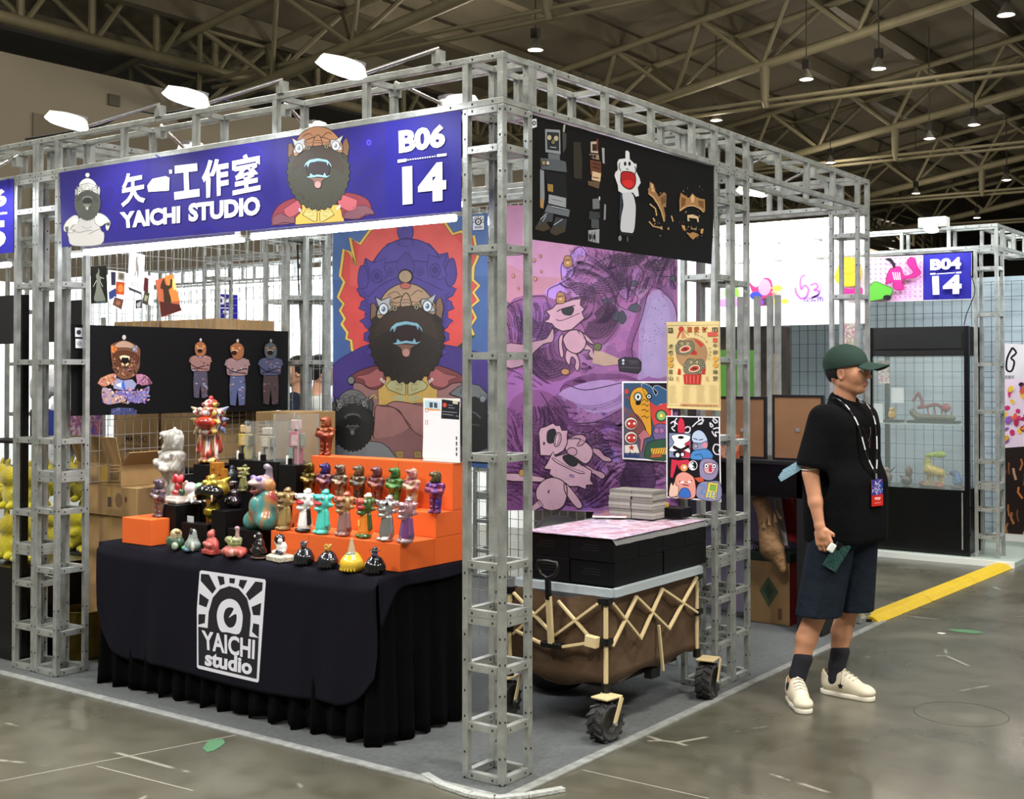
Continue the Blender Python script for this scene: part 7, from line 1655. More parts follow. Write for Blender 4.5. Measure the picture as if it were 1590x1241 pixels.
SKIN.node_tree.nodes['Principled BSDF'].inputs['Subsurface Weight'].default_value = .08
SKIN.node_tree.nodes['Principled BSDF'].inputs['Subsurface Scale'].default_value = .01
TEE = M('black_cotton', '#08080a', .92, spec=.15, bump=.35, bscale=14, bdist=.02); SHO = M('navy_shorts_fabric', '#141c26', .85, spec=.2, bump=.35, bscale=16, bdist=.02)
sk = '#c8906f'
P1 = dict(hipR=(-.085,0,.90), kneeR=(-.165,.03,.49), ankleR=(-.245,.12,.10), toeR=(-.64,-.766,0), hipL=(.085,0,.90), kneeL=(.070,.015,.49), ankleL=(.035,.09,.10), toeL=(.15,-.98,0),
          shoulderR=(-.175,.012,1.385), elbowR=(-.235,.035,1.115), wristR=(-.240,-.02,.868), handR=(.08,-.28,-1), thumbR=(.35,-1,.1), palmR=-1,
          shoulderL=(.175,.012,1.385), elbowL=(.215,.105,1.13), wristL=(.11,.16,.93), handL=(-.5,.1,-.8), thumbL=(0,-1,-.1), palmL=1, curl=.75)
HD = .34
pers = thing('person', 'man in a green cap, black t-shirt and navy shorts standing in the aisle', 'person', (.585, 2.035, 0), rz=1.33)
bm_, q = human(sk, P1, HD)
obj('body', bm_, SKIN, pers)
# t-shirt
ts = SD()
ts.box((0,.005,1.09), (.192,.118,.315), k=.03, rd=.09).ell((0,0,1.36), (.17,.105,.07), k=.05).box((0,.0,.93), (.212,.142,.22), k=.06, rd=.10)
for s, S_ in ((-1, 'R'), (1, 'L')):
    a = np.array(P1['shoulder'+S_]); e_ = np.array(P1['elbow'+S_]); m_ = a+(e_-a)*.82
    ts.cap(a+np.array((-s*.01,0,-.01)), m_, .070, .078, k=.05)
    d_ = (e_-a)/np.linalg.norm(e_-a); cc = m_+d_*.10
    ts.ell(cc, (.10,.10,.10), sub=True, k=.006)
ts.box((0,0,.70), (.4,.4,.075), sub=True, k=.004, rd=.001)
for i in range(9):
    t_ = i*.75+.3; ts.cap((.18*math.cos(t_), .11*math.sin(t_), .79), (.15*math.cos(t_+.25), .09*math.sin(t_+.25), 1.05+.05*math.sin(i)), .008, .003, k=.03)
ts.cap((0,.008,1.38), (0,.012,1.452), .10, .074, k=.05).ell((0,-.010,1.510), (.064,.074,.072), sub=True, k=.006)
obj('tshirt', ts.mesh('tshirt', .0048, False), TEE, pers)
MB().tube([(.063*math.cos(t), -.004+.068*math.sin(t), 1.458+.016*math.sin(t)) for t in np.linspace(0, 2*PI, 29)[:-1]], .0055, 6, close=True).build('collar', TEE, pers, org=(0,0,0), smooth=True).location = (0, 0, 0)
# shorts
sh = SD()
for S_ in 'RL':
    a = np.array(P1['hip'+S_]); k_ = np.array(P1['knee'+S_]); e_ = a+(k_-a)*1.19
    sh.cap(a+np.array((0,0,-.02)), e_, .112, .108, k=.02)
sh.box((0,0,.86), (.16,.115,.10), k=.04, rd=.07)
sh.box((0,0,.31), (.5,.5,.115), sub=True, k=.003, rd=.001)
for S_ in 'RL':
    a = np.array(P1['hip'+S_]); k_ = np.array(P1['knee'+S_]); dd = k_-a
    for i in range(6):
        t_ = i*1.05+.4; r_ = np.array((math.cos(t_), math.sin(t_), 0)); sh.cap(a+dd*1.12+r_*.098, a+dd*.35+np.array((math.cos(t_+.3), math.sin(t_+.3), 0))*.088, .012, .004, k=.02)
sh.box((0,0,.31), (.5,.5,.118), sub=True, k=.003, rd=.001)
obj('shorts', sh.mesh('shorts', .0048, False), SHO, pers)
# socks and sneakers
SOCK = M('charcoal_sock', '#22222a', .95, bump=.3, bscale=300); SNK = M('cream_leather', '#d9d0b8', .55, noise=.12, nscale=12); SOLE = M('sneaker_sole', '#e2dccb', .6)
for S_ in 'RL':
    an = np.array(P1['ankle'+S_]); kn = np.array(P1['knee'+S_]); toe = np.array(P1['toe'+S_]); toe = toe/np.linalg.norm(toe); top = an+(kn-an)*.30
    sd_ = SD().cap(an+np.array((0,0,-.02)), an+(kn-an)*.12, .040, .041, k=.01).cap(an+(kn-an)*.12, top, .041, .0465, k=.01); sd_.cap(an+np.array((0,0,-.03)), an+toe*.09+np.array((0,0,-.045)), .041, .030, k=.02); obj('sock', sd_.mesh('sock', .0036, False), SOCK, pers)
    ang = math.atan2(toe[0], -toe[1]); R3 = axm(ang); o_ = np.array((an[0], an[1], 0))
    def F(x, y, z): return tuple(o_+R3@np.array((x, y, z)))
    up = SD().cap(F(0,.030,.055), F(0,-.05,.052), .040, .038, k=.03).cap(F(0,-.045,.056), F(.0,-.150,.036), .042, .038, k=.03).cap(F(0,-.028,.10), F(0,-.10,.062), .034, .036, k=.02).ell(F(0,-.165,.040), (.044,.044,.028), k=.02, rot=(0,0,ang)).cap(F(0,.02,.06), F(0,.03,.095), .038, .040, k=.02)
    up.cap(F(0,.012,.095), F(0,.012,.14), .036, .044, sub=True, k=.004).box(F(0,-.05,-.02), (.2,.3,.032), sub=True, k=.002, rd=.001)
    x = bpy.data.objects
    st = obj('sneaker', up.mesh('sneaker', .0036, False), SNK, pers)
    so = SD().cap(F(0,.036,.012), F(0,-.06,.012), .040, .042, k=.02).cap(F(0,-.06,.012), F(0,-.165,.012), .042, .042, k=.02).box(F(0,0,.09), (.3,.4,.066), sub=True, rd=.001, k=.002).box(F(0,0,-.05), (.3,.4,.0505), sub=True, rd=.001, k=.002)
    obj('sole', so.mesh('sole', .0036, False), SOLE, st)
    lc = MB()
    for i in range(4):
        y = -.048-.020*i; z = .134-.0105*i; lc.tube([F(-.026, y, z-.012), F(0, y-.004, z+.001), F(.026, y, z-.012)], .0035, 5)
    lc.tube([F(.0, -.045, .137), F(.03, -.05, .112), F(.044, -.05, .075), F(.048, -.06, .04)], .003, 5).tube([F(.0, -.045, .137), F(-.03, -.055, .112), F(-.045, -.05, .075)], .003, 5)
    lc.build('laces', SOLE, st, org=(0,0,0), smooth=True).location = (0, 0, 0)
    if S_ == 'L':
        stp = []
        for i in range(10): t_ = PI/2+i*PI/5; r_ = .016 if i % 2 == 0 else .007; stp.append(F(-.051, -.052+r_*math.cos(t_), .060+r_*math.sin(t_)))
        MB().add(stp+[tuple(np.array(p)+R3@np.array((.004,0,0))) for p in stp], [tuple(range(10)), tuple(range(19, 9, -1))]+[(i, (i+1) % 10, 10+(i+1) % 10, 10+i) for i in range(10)]).build('star_patch', BLACK, st, org=(0,0,0)).location = (0, 0, 0)
# hair, cap
HAIR = M('short_black_hair', '#120e0c', .8, bump=.5, bscale=200)
hr = SD().ell(q(0,.020,.022), (.079,.092,.098), k=.01, rot=(0,0,HD)).box(q(0,-.10,-.02), (.12,.098,.14), sub=True, k=.01, rot=(0,0,HD)).box(q(0,-.03,-.115), (.12,.12,.05), sub=True, k=.012, rot=(.35,0,HD))
for s in (-1, 1): hr.ell(q(s*.078,-.004,-.010), (.024,.040,.045), sub=True, k=.004, rot=(0,0,HD))
obj('hair', hr.mesh('hair', .0034, False), HAIR, pers)
CAPM = M('green_cap_twill', '#2c4039', .8, spec=.25, bump=.15, bscale=300)
cp = SD().ell(q(0,.010,.042), (.088,.110,.096), k=.01, rot=(0,0,HD)).box(q(0,0,-.055), (.2,.2,.075), sub=True, k=.003, rot=(-.16,0,HD), rd=.001).ell(q(0,.010,.025), (.080,.101,.084), sub=True, k=.002, rot=(0,0,HD))
cp.ell(q(0,.008,.137), (.008,.008,.004), k=.003)
co = obj('cap', cp.mesh('cap', .0034, False), CAPM, pers)
br = MB()
def brim(a, b):
    x = -.082+.164*a; yb_ = -.062-.035*math.cos(x/.082*1.3); ye = -.085-.118*math.sqrt(max(0, 1-(x/.088)**2)); y = yb_+(ye-yb_)*b
    return q(x, y, .052-(x*x)*4.2-.022*b+.006*b*b)
br.grid(brim, 24, 10); bo = br.build('brim', CAPM, co, org=(0,0,0), smooth=True); bo.location = (0, 0, 0); md = bo.modifiers.new('s', 'SOLIDIFY'); md.thickness = .004
# lanyard
LS = M('black_strap', '#0c0c0e', .6); LW_ = M('strap_lettering', '#d8d8da', .6)
lan = []
for s in (-1, 1):
    L = [(s*.060,.045,1.468), (s*.083,-.01,1.470), (s*.088,-.070,1.432), (s*.072,-.120,1.345), (s*.042+.01,-.141,1.2), (.03,-.150,1.105)]; L = spline(L, 5, False); lan.append(L)
    m = MB()
    for i in range(len(L)-1): m.bar(L[i], L[i+1], .013, .002, up=(0,-1,.2))
    ob_ = m.build('lanyard_strap', LS, pers, org=(0,0,0)); ob_.location = (0, 0, 0)
    m = MB()
    for i in range(1, len(L)-1):
        if i % 4 in (1, 2): 
            a = Vector(L[i])+Vector((0,-.0022,.0005)); b = Vector(L[i+1])+Vector((0,-.0022,.0005)); m.bar(a, b, .009, .0012, up=(0,-1,.2))
    m.build('strap_print', LW_, ob_, org=(0,0,0), kind='stuff').location = (0, 0, 0)
ch = MB().tube(spline([(-.05,.03,1.46),(-.06,-.05,1.42),(-.03,-.12,1.33),(.0,-.130,1.27),(.03,-.12,1.33),(.06,-.05,1.42)], 4), .0012, 5); ch.box((-.006,-.137,1.235), (.006,-.131,1.27)); ch.build('necklace', M('dark_chain', '#6a5050', .3, .8), pers, org=(0,0,0)).location = (0, 0, 0)
MB().cyl((.03,-.151,1.11), (.03,-.153,1.08), .005, 8).build('lanyard_clip', STEEL, pers, org=(0,0,0)).location = (0, 0, 0)
bd = MB().box((-.017,-.158,.955), (.077,-.155,1.082)).build('name_badge', M('badge_card', '#c8281f', .4), pers, org=(0,0,0), bevel=.002); bd.location = (0, 0, 0)
A = Art(lambda u, v: Vector((-.017+.094*u, -.1582, 1.082-.127*v)), (0, -1, 0))
A.poly([(0,.0),(.32,.0),(.4,-.04),(.6,-.04),(.68,0),(1,0),(1,.58),(0,.58)], '#2c3c8c'); r = random.Random(3)
for i in range(60): A.poly(elp(r.uniform(.05,.95), r.uniform(.03,.55), .07, .03, 6, r.uniform(0, 3)), r.choice(['#5c78c8', '#8c50a0', '#c8d0e8', '#1c2860', '#a0b0e0', '#b04c70'])); A.k -= .8
A.k += 1; A.poly([(0,.58),(1,.58),(1,1),(0,1)], '#c8281f'); A.text('参展证', [(.25,.66),(.78,.66),(.78,.80),(.25,.80)], '#f0e8e8', .03); A.line([(.2,.88),(.8,.88)], .02, '#e8a8a0')
A.done('badge_print', PRINT, bd, org=(0,0,0)).location = (0, 0, 0)
def loc2w(p, o=pers): return o.matrix_basis @ Vector(p)
pers_m = Matrix.Translation(pers.location) @ Euler(pers.rotation_euler).to_matrix().to_4x4()
def lw_(p): return pers_m @ Vector(p)
# phone in the hand
w_ = np.array(P1['wristR']); hv = np.array(P1['handR'])/np.linalg.norm(P1['handR']); up_ = np.array((0.33, -.94, .0))
ph = thing('phone', 'phone in a dark teal patterned case held in the right hand', 'phone', tuple(lw_(w_+hv*.125)))
pm3 = Euler((.1, .0, 1.33)).to_matrix()
c = Vector(lw_(w_+hv*.135+np.array((.032,-.03,-.01)))); th_ = Matrix.Rotation(.55, 3, Vector((-.588, .809, 0)))
vx = th_@_R; vz = th_@Vector((0, 0, 1)); vy = vz.cross(vx); m3 = Matrix((vx, vy, vz)).transposed()
MB().obox(c, (.036, .0045, .072), m3).build('case', M('teal_phone_case', '#16302f', .3, marble=['#122826', '#2c5550', '#0e1c1c', '#4c6a64'], nscale=60), ph, bevel=.003)
MB().obox(c+m3@Vector((-.018,-.006,.045)), (.012, .002, .018), m3).build('camera_bump', BLACKG, ph, bevel=.002)
MB().obox(c+m3@Vector((-.045,-.012,.02)), (.016, .010, .022), m3).build('earbud_case', WHITE, label='small white earbud case held with the phone', cat='earbud case', bevel=.006)
# mask on the elbow
e_ = np.array(P1['elbowR']); mk = thing('face_mask', 'pale blue face mask hanging by its loop from the right elbow', 'mask', tuple(lw_(e_)))
mkm = M('mask_blue', '#86a9ba', .8, bump=.3, bscale=80)
c0 = Vector(lw_(e_+np.array((-.07,.06,.025))))
mb_ = MB(); 
for i in range(4):
    f = i/3-.5; mb_.obox(c0+Vector((0,0,-.011))+(_R*(-.012*f)+Vector((0,0,-.02*f)))*1.6, (.055, .002+.001*i, .013), Matrix((_R*.85+Vector((0,0,.5)), _F, Vector((0,0,.85))-_R*.5)).transposed())
mb_.build('mask_panel', mkm, mk)
lp = [lw_(e_+np.array((.048*math.cos(t), .048*math.sin(t), .028+.01*math.cos(t)))) for t in np.linspace(0, 2*PI, 21)[:-1]]
MB().tube(lp, .0022, 5, close=True).build('ear_loop', WHITE, mk)

# two visitors beyond the back corner posts
def visitor(x, y, rz, shirt, trousers, label, hairc='#14100e', hdd=0):
    P2 = dict(hipR=(-.085,0,.90), kneeR=(-.10,-.01,.49), ankleR=(-.10,.02,.10), toeR=(-.1,-1,0), hipL=(.085,0,.90), kneeL=(.10,-.01,.49), ankleL=(.10,.02,.10), toeL=(.1,-1,0),
              shoulderR=(-.17,.01,1.385), elbowR=(-.21,.03,1.12), wristR=(-.16,-.16,1.02), handR=(.5,-1,.1), thumbR=(0,0,1), palmR=1, shoulderL=(.17,.01,1.385), elbowL=(.21,.03,1.12), wristL=(.16,-.16,1.02), handL=(-.5,-1,.1), thumbL=(0,0,1), palmL=-1)
    t = thing('person', label, 'person', (x, y, 0), rz=rz); bm2, q2 = human('#c49478', P2, hdd, .0075); obj('body', bm2, SKIN, t)
    s_ = SD().box((0,.005,1.16), (.175,.112,.26), k=.03, rd=.09).ell((0,0,1.36), (.16,.10,.06), k=.05)
    for S2 in 'RL': a = np.array(P2['shoulder'+S2]); e2 = np.array(P2['elbow'+S2]); s_.cap(a, a+(e2-a)*.7, .062, .066, k=.04)
    s_.ell((0,-.02,1.47), (.066,.075,.07), sub=True, k=.006).box((0,0,.85), (.4,.4,.06), sub=True, k=.004, rd=.001); obj('shirt', s_.mesh('shirt', .008, False), shirt, t)
    p_ = SD()
    for S2 in 'RL': a = np.array(P2['hip'+S2]); k2 = np.array(P2['knee'+S2]); n2 = np.array(P2['ankle'+S2]); p_.cap(a, k2, .098, .07, k=.02).cap(k2, n2, .07, .055, k=.02)
    p_.box((0,0,.90), (.15,.105,.08), k=.04, rd=.06); obj('trousers', p_.mesh('trousers', .009, False), trousers, t)
    for S2 in 'RL': n2 = np.array(P2['ankle'+S2]); obj('shoe', SD().cap((n2[0],.03,.045), (n2[0],-.15,.035), .044, .035, k=.02).mesh('shoe', .008, False), BLACK, t)
    hh = SD().ell(q2(0,.018,.030), (.083,.100,.104), k=.01, rot=(0,0,hdd)).box(q2(0,-.10,-.04), (.12,.085,.10), sub=True, k=.01, rot=(0,0,hdd)).box(q2(0,0,-.115), (.12,.14,.05), sub=True, k=.01, rot=(0,0,hdd))
    obj('hair', hh.mesh('hair', .007, False), M('visitor_hair', hairc, .7), t)
WS = M('white_shirt', '#c8ccc8', .8); NV = M('navy_vest', '#141a2c', .8)
a = un(497, 600, 1, 2.75); visitor(a.x, 2.75, 2.6, WS, BLACK, 'person in a white shirt seen from behind, right of the back corner posts')
a = un(462, 600, 1, 3.1); visitor(a.x, 3.1, -1.0, M('navy_white_top', '#1a2238', .8), BLACK, 'person in a navy top glimpsed between the back corner posts', hdd=.3)
# ---------------------------------------------------------------- booth behind the man (open to the aisle)
dk_ = thing('black_desk', 'black desk behind the man carrying two framed pictures', 'desk', (-.9, 3.35, .006))
MB().box((-1.75, 3.28, 1.03), (-.03, 3.75, 1.055)).build('desk_top', BLACK, dk_, bevel=.003)
MB().box((-1.73, 3.30, .83), (-.05, 3.33, 1.03)).build('front_board', BLACKG, dk_)
for x in (-1.73, -.21): MB().box((x, 3.30, .006), (x+.06 if x < -1 else -.05, 3.73, 1.03)).build('side_panel', BLACK, dk_)
MB().box((-1.7, 3.74, .006), (-.22, 3.76, .83)).build('lilac_panel', M('lilac_board', '#8d87a0', .8), label='lilac board closing the space under the black desk', cat='board')
FRB = M('hardboard_back', '#8a6444', .85, noise=.1, nscale=6); FRK = M('black_frame_wood', '#0d0d0e', .5)
for (u0, u1, v0, lab) in ((1080, 1189, 615, 'framed picture turned backwards, left one on the black desk'), (1199, 1278, 613, 'framed picture turned backwards, right one next to the man')):
    yv = 3.34; a = un(u0, v0, 1, yv); b = un(u1, v0, 1, yv); zt_ = a.z; t = thing('picture_frame', lab, 'picture frame', ((a.x+b.x)/2, yv, 1.056))
    MB().box((a.x+.012, yv+.004, 1.068), (b.x-.012, yv+.014, zt_-.012)).build('back_board', FRB, t)
    for nm, bx_ in (('rail', ((a.x, yv, 1.056), (b.x, yv+.025, 1.070))), ('rail', ((a.x, yv, zt_-.014), (b.x, yv+.025, zt_))), ('stile', ((a.x, yv, 1.070), (a.x+.014, yv+.025, zt_-.014))), ('stile', ((b.x-.014, yv, 1.070), (b.x, yv+.025, zt_-.014)))):
        MB().box(*bx_).build(nm, FRK, t)
    c = un((u0+u1)/2+(18 if u0 < 1100 else 0), 668, 1, yv); MB().box((c.x-.012, yv, c.z-.01), (c.x+.012, yv+.006, c.z+.012)).build('hanger', STEEL, t)
a = un(1120, 700, 1, 3.30)
rb = thing('red_gift_box', 'red and cream gift carton at the desk end by the posts', 'box', (a.x+.03, 3.30, 1.056))
MB().box((a.x-.04, 3.285, 1.056), (a.x+.11, 3.335, un(1140, 676, 1, 3.3).z)).build('carton', M('red_carton', '#b04434', .5, marble=['#b03a2c', '#d8a884', '#9c3428', '#c8604c'], nscale=22), rb, bevel=.002)
fb = un(1168, 965, 2, .006); fc = un(1230, 974, 2, .006)
hb = zat((fb.x, fb.y, 0), 868)
fbx = carton(-.62, -.335, 3.48, 3.72, .007, .40, 'cardboard box with a green diamond print under the desk', lambda A: (A.poly([(.28,.52),(.5,.76),(.74,.52),(.5,.26)], '#47543a'), A.poly([(.38,.52),(.5,.66),(.62,.52),(.5,.38)], '#2c4030'), A.poly([(.72,.08),(.82,.08),(.82,.26),(.72,.26)], '#6a4c30')),
             lambda A: A.poly([(0,0),(1,0),(1,1),(0,1)], '#8c1f22'))
MB().box((-.625, 3.475, .40), (-.33, 3.725, .455)).build('green_tray', M('dark_green_plastic', '#1c2c22', .5), label='dark green tray on the cardboard box under the desk', cat='tray', bevel=.004)
pb = SD().cap((0,0,.02), (-.05,.02,.22), .075, .050, k=.03).cap((-.05,.02,.22), (-.07,.0,.30), .045, .055, k=.01).ell((-.10,-.02,.31), (.035,.03,.02), k=.01).cap((.03,0,.0), (.08,-.01,-.10), .06, .03, k=.02)
for i in range(10): pb.cap((.06*math.cos(i*.7), .06*math.sin(i*.7), .03+.02*i), (-.03+.05*math.cos(i*.7+.5), .05*math.sin(i*.7+.5), .09+.02*i), .010, .004, k=.008)
o = bpy.data.objects.new('paper_bag', pb.mesh('bag', .007, False)); COL.objects.link(o); o.location = (-.42, 3.40, .458+.02); o.data.materials.append(M('kraft_paper', '#8a6a48', .85, bump=.8, bscale=24, bdist=.02)); tag(o, 'crumpled brown paper bag slumped over the green tray', 'bag')
rc = MB(); rc.grid(lambda a, b: (-.45+.20*a+.05*b, 3.62+.03*math.sin(a*9), .80-.30*b-.02*math.sin(a*12+b*4)), 14, 8, S('#8c1a20')); rc.grid(lambda a, b: (-.50+.05*a+.05*b, 3.60+.02*math.sin(a*9), .79-.30*b), 4, 8, S('#c8c0bc')); rc.grid(lambda a, b: (-.245+.03*a+.04*b, 3.625, .80-.34*b), 3, 8, S('#c8c0bc'))
rc.build('red_cloth', M('banner_cloth', attr=True, rough=.8), label='dark red and white cloth hanging under the desk', cat='cloth', smooth=True)
cr = MB(); rnd = random.Random(2)
for i in range(7):
    x = -.63+.02*i; cr.tube(spline([(x, 3.5, .458), (x+rnd.uniform(-.03,.03), 3.48, .49+rnd.uniform(0,.03)), (x+.05, 3.52, .50), (x+.09, 3.5, .46)], 4, False), .004, 5)
cr.build('cable_coil', M('black_cable', '#101010', .6), label='tangle of black cables on the tray beside the paper bag', cat='cable')
wiregrid((-2.88, 3.86, 0), (-.22, 3.86, 0), 1.3, 2.2, 'wire_grid', 'wire grid behind the booth next door', .055, .083) if False else None
MB().box((-4.2, 6.2, .006), (-1.63, 6.5, 2.0)).build('dark_shelving', M('dark_shelf_fabric', '#3a332c', .9, noise=.6, nscale=4, ncol='#15120f'), label='dark cluttered shelving behind the steel rack uprights', cat='shelving')
# steel racks seen over the desk
for i, u in enumerate((1150, 1176, 1196, 1208)):
    p = un(u, 600, 1, 5.2); MB().box((p.x-.02, 5.18, .006), (p.x+.02, 5.22, 2.2)).build('rack_post', STEEL, label='steel rack upright seen over the framed pictures, %s from the near truss posts' % ['first', 'second', 'third', 'fourth'][i], cat='post')
p = un(1197, 560, 1, 5.35); MB().box((p.x-.03, 5.34, .006), (p.x+.02, 5.37, 1.75)).build('yellow_roll', M('yellow_paper_roll', '#c89a30', .6), label='narrow yellow banner edge between the rack uprights', cat='banner')
p = un(1125, 540, 1, 5.3); MB().box((p.x-.12, 5.3, .006), (p.x+.14, 5.6, 1.78)).build('green_cabinet', M('green_plastic', '#5c9c3c', .5), label='green storage stack behind the yellow lion poster', cat='cabinet')

# ---------------------------------------------------------------- far booth with the B04 sign
BLU = M('blue_grey_fabric', '#a9bac4', .85, noise=.10, nscale=1.2, bump=.25, bscale=3, bdist=.03)
YB = 8.3
MB().box((-2.56, YB, 0), (3.2, YB+.04, 2.5)).build('wall_fabric', BLU, kind='structure')
wiregrid((-2.56, YB-.05, 0), (3.0, YB-.05, 0), .05, 2.45, 'wire_grid', 'dark wire grid over the blue-grey wall of the far booth', .09, .135, M('dark_wire', '#3c4850', .5), r=.0022)
WB = M('white_panel_fabric', '#efeee8', .8, emit=.0)
MB().box((-3.7, 7.35, 2.05), (-1.25, 7.39, 3.06)).build('white_backdrop', WB, label='tall white fabric panel glaring under the booth lights', cat='panel')
for x in (-3.6, -1.3): MB().box((x, 7.395, 0), (x+.03, 7.425, 3.0)).build('stand_pole', STEEL, label='pole holding up the white panel, %s end' % ('hidden' if x < -3 else 'aisle'), cat='pole')
column(-.16, 6.9, LV, ZB, '', 'steel truss post of the far booth beside the B04 sign')
column(-3.2, 6.9, LV, ZB, '', 'steel truss post at the hidden end of the B04 sign')
column(1.3, 8.0, LV, ZB, '', 'steel truss post at the right edge behind the far booth')
beam((-3.2, 6.9, 0), (.04, 6.9, 0), 'steel ladder beam over the B04 sign')
beam((.04, 7.1, 0), (.04, 8.2, 0), 'steel ladder beam running back from the B04 sign')
beam((-.2, 8.0, 0), (3.2, 8.0, 0), 'steel ladder beam at the far right edge')
tube_light((.2, 8.05, 2.5), (1.6, 8.05, 2.5), 'white tube light at the right edge over the blue-grey wall')
flood((-.45, 6.92, ZT+.02), (-.42, 6.6, 2.80), 'white floodlight above the B04 numerals', 7, outs)
MB().box((-.62, 6.88, ZT), (-.38, 7.0, ZT+.09)).build('junction_box', WHITE, label='white box lying on the beam above the B04 sign', cat='box', bevel=.01)
yS4 = 6.885
A = Art(yplane(yS4), (0, -1, 0), .0002).crop(1130, 200, 3.448)
A.poly([(-210,790),(1305,662),(1305,912),(-210,962)], '#ece4ee'); A.poly([(1046,675),(1305,660),(1305,910),(1046,918)], '#2a2894')
A.poly([(750,690),(1046,676),(1046,918),(750,928)], '#e8b4e0')
for i in range(11):
    for j in range(9): A.ell(765+i*27, 700+j*26-i*1.0, 5, 5, '#a070a0', n=6)
for i in range(9):
    for j in range(6): A.ell(-200+i*30, 830+j*24, 5, 5, '#c890d0', n=6)
A.text('B04', [(1090,700),(1255,688),(1255,752),(1090,760)], Wt, .05); A.poly([(1090,775),(1118,773),(1118,781),(1090,783)], Wt); A.poly([(1228,768),(1256,766),(1256,774),(1228,776)], Wt); A.line([(1124,779),(1222,772)], 4, Wt)
A.text('14', [(1100,790),(1258,782),(1258,884),(1104,890)], Wt, .05)
A.poly(spline([(855,830),(870,760),(930,740),(950,790),(1000,770),(965,720),(985,690),(1010,700),(1020,740),(1040,775),(1000,800),(940,810),(950,860),(900,860),(890,820)], 3), '#d0287c', '#7c1048', 4)
A.poly(spline([(850,700),(880,695),(905,730),(895,750),(880,720)], 3), '#1c1a22'); A.poly(spline([(750,880),(790,820),(850,840),(890,860),(870,900),(800,920),(750,920)], 3), '#58a83c', '#2c5a20', 4); A.ell(860, 905, 22, 14, '#1c1a22')
for i in range(4): A.line([(890+i*12, 770), (900+i*10, 810)], 5, '#f0e0ec')
A.poly(spline([(610,720),(640,690),(690,700),(720,740),(720,800),(690,840),(620,840),(580,800)], 4), '#e8b828', '#a87810', 4); A.line([(625,770),(650,780),(690,765)], 5, '#a87810', 3)
A.poly(spline([(605,850),(660,860),(725,850),(720,900),(640,905)], 3), '#d0287c'); A.poly(elp(30, 880, 40, 50), '#6cc83c'); A.poly([(-60,920),(70,900),(60,950),(-60,955)], '#c878d8')
A.poly(spline([(120,820),(160,850),(200,800),(240,810),(250,870),(230,930),(190,945),(150,900)], 3), '#c02858'); A.poly(elp(160, 895, 34, 22), '#28389c'); A.poly(elp(205, 850, 34, 44), '#e87898'); A.poly(elp(275, 855, 26, 16), '#e8d040'); A.poly(elp(215, 925, 34, 20), '#3c3040'); A.poly(elp(270, 925, 30, 18), '#e8d040'); A.poly(elp(315, 925, 20, 14), '#e8d040'); A.poly(elp(175, 930, 26, 18), '#7a2c9c')
for i in range(8): A.line([(275, 855), (275+44*math.cos(i*.8), 855+34*math.sin(i*.8))], 4, '#e8d040')
A.line([(370,850),(375,880),(400,910),(430,900),(440,860),(420,840),(400,860),(400,800),(425,785)], 13, '#9a5cc8', 4); A.line([(450,840),(480,830),(490,850),(470,865),(495,870),(490,895),(455,905)], 12, '#9a5cc8', 4); A.line([(470,800),(500,820),(500,880),(440,915)], 10, '#b48cd8', 4)
A.text('观察所', [(410,902),(523,898),(523,928),(410,932)], '#5c3c94', .02)
sheet(A, 'booth_sign', 'far sign with splashed cartoon art and blue B04 14 panel', 'sign', PRINT, [un(1130+x/3.448, 200+y/3.448, 1, yS4+.0005) for x, y in [(-210,790),(1305,662),(1305,912),(-210,962)]], .01, WHITE)
# tall black showcase
sc = thing('display_cabinet', 'tall black glass-fronted cabinet of dragon figures in the far booth', 'cabinet', (-.6, 6.9, .05)); KX0, KX1, KY0, KY1, KZ = -1.02, -.19, 6.87, 7.32, 1.99
MB().box((-3.2, 6.75, 0), (.2, 8.2, .045)).build('floor_platform', M('pale_platform', '#98a39a', .7), kind='structure')
MB().box((-3.2, 6.73, .0), (.2, 6.75, .05)).build('trim_3', M('white_edge', '#d8dcd8', .5), kind='structure')
MB().box((KX0, KY0, .05), (KX1-.04, KY1, .60)).build('base_cupboard', BLACKG, sc, bevel=.003); MB().box((KX0, KY0, 1.74), (KX1-.04, KY1, KZ)).build('header', BLACK, sc)
MB().box((KX0+.02, KY0-.004, 1.80), (KX1-.06, KY0, 1.93)).build('header_panel', M('header_grey', '#1c1e1e', .4), sc)
for x0, x1 in ((KX1-.04, KX1), (KX0-.04, KX0)): MB().box((x0, KY0-.005, .05), (x1, KY0+.03, KZ)).build('frame_post', BLACKG, sc); MB().box((x0, KY1-.03, .05), (x1, KY1, KZ)).build('frame_post', BLACKG, sc)
GLS = M('cabinet_glass', '#dfeeea', .05, alpha=.10); MB().box((KX0, KY0+.002, .6), (KX1-.04, KY0+.006, 1.74)).build('front_glass', GLS, sc); MB().box((KX0, KY0+.03, 1.145), (KX1-.04, KY1-.03, 1.153)).build('glass_shelf', M('shelf_glass', '#bcd4cc', .05, alpha=.45), sc)
MB().box((KX1-.065, KY0-.008, .10), (KX1-.055, KY0, .58)).build('door_edge_strip', STEEL, sc)
def dragon(u0, u1, vb, vt, z, cols, lab, fn, base=True, yv=7.05):
    a = un(u0, vb, 1, yv); b = un(u1, vb, 1, yv); w_ = b.x-a.x; H = zat(((a.x+b.x)/2, yv, z), vt)-z; t = thing('dragon_figure', lab, 'figurine', ((a.x+b.x)/2, yv, z), 'creature figures in the far cabinet')
    s_ = fn(w_, H); obj('creature', s_.mesh('creature', .006), sat, t, (0, 0, 0))
    if base:
        me = MB().box((-w_/2, -.06, 0), (w_/2, .06, .022)).mesh('base'); obj('plinth', me, BLACK, t, (0, 0, 0))
    return t
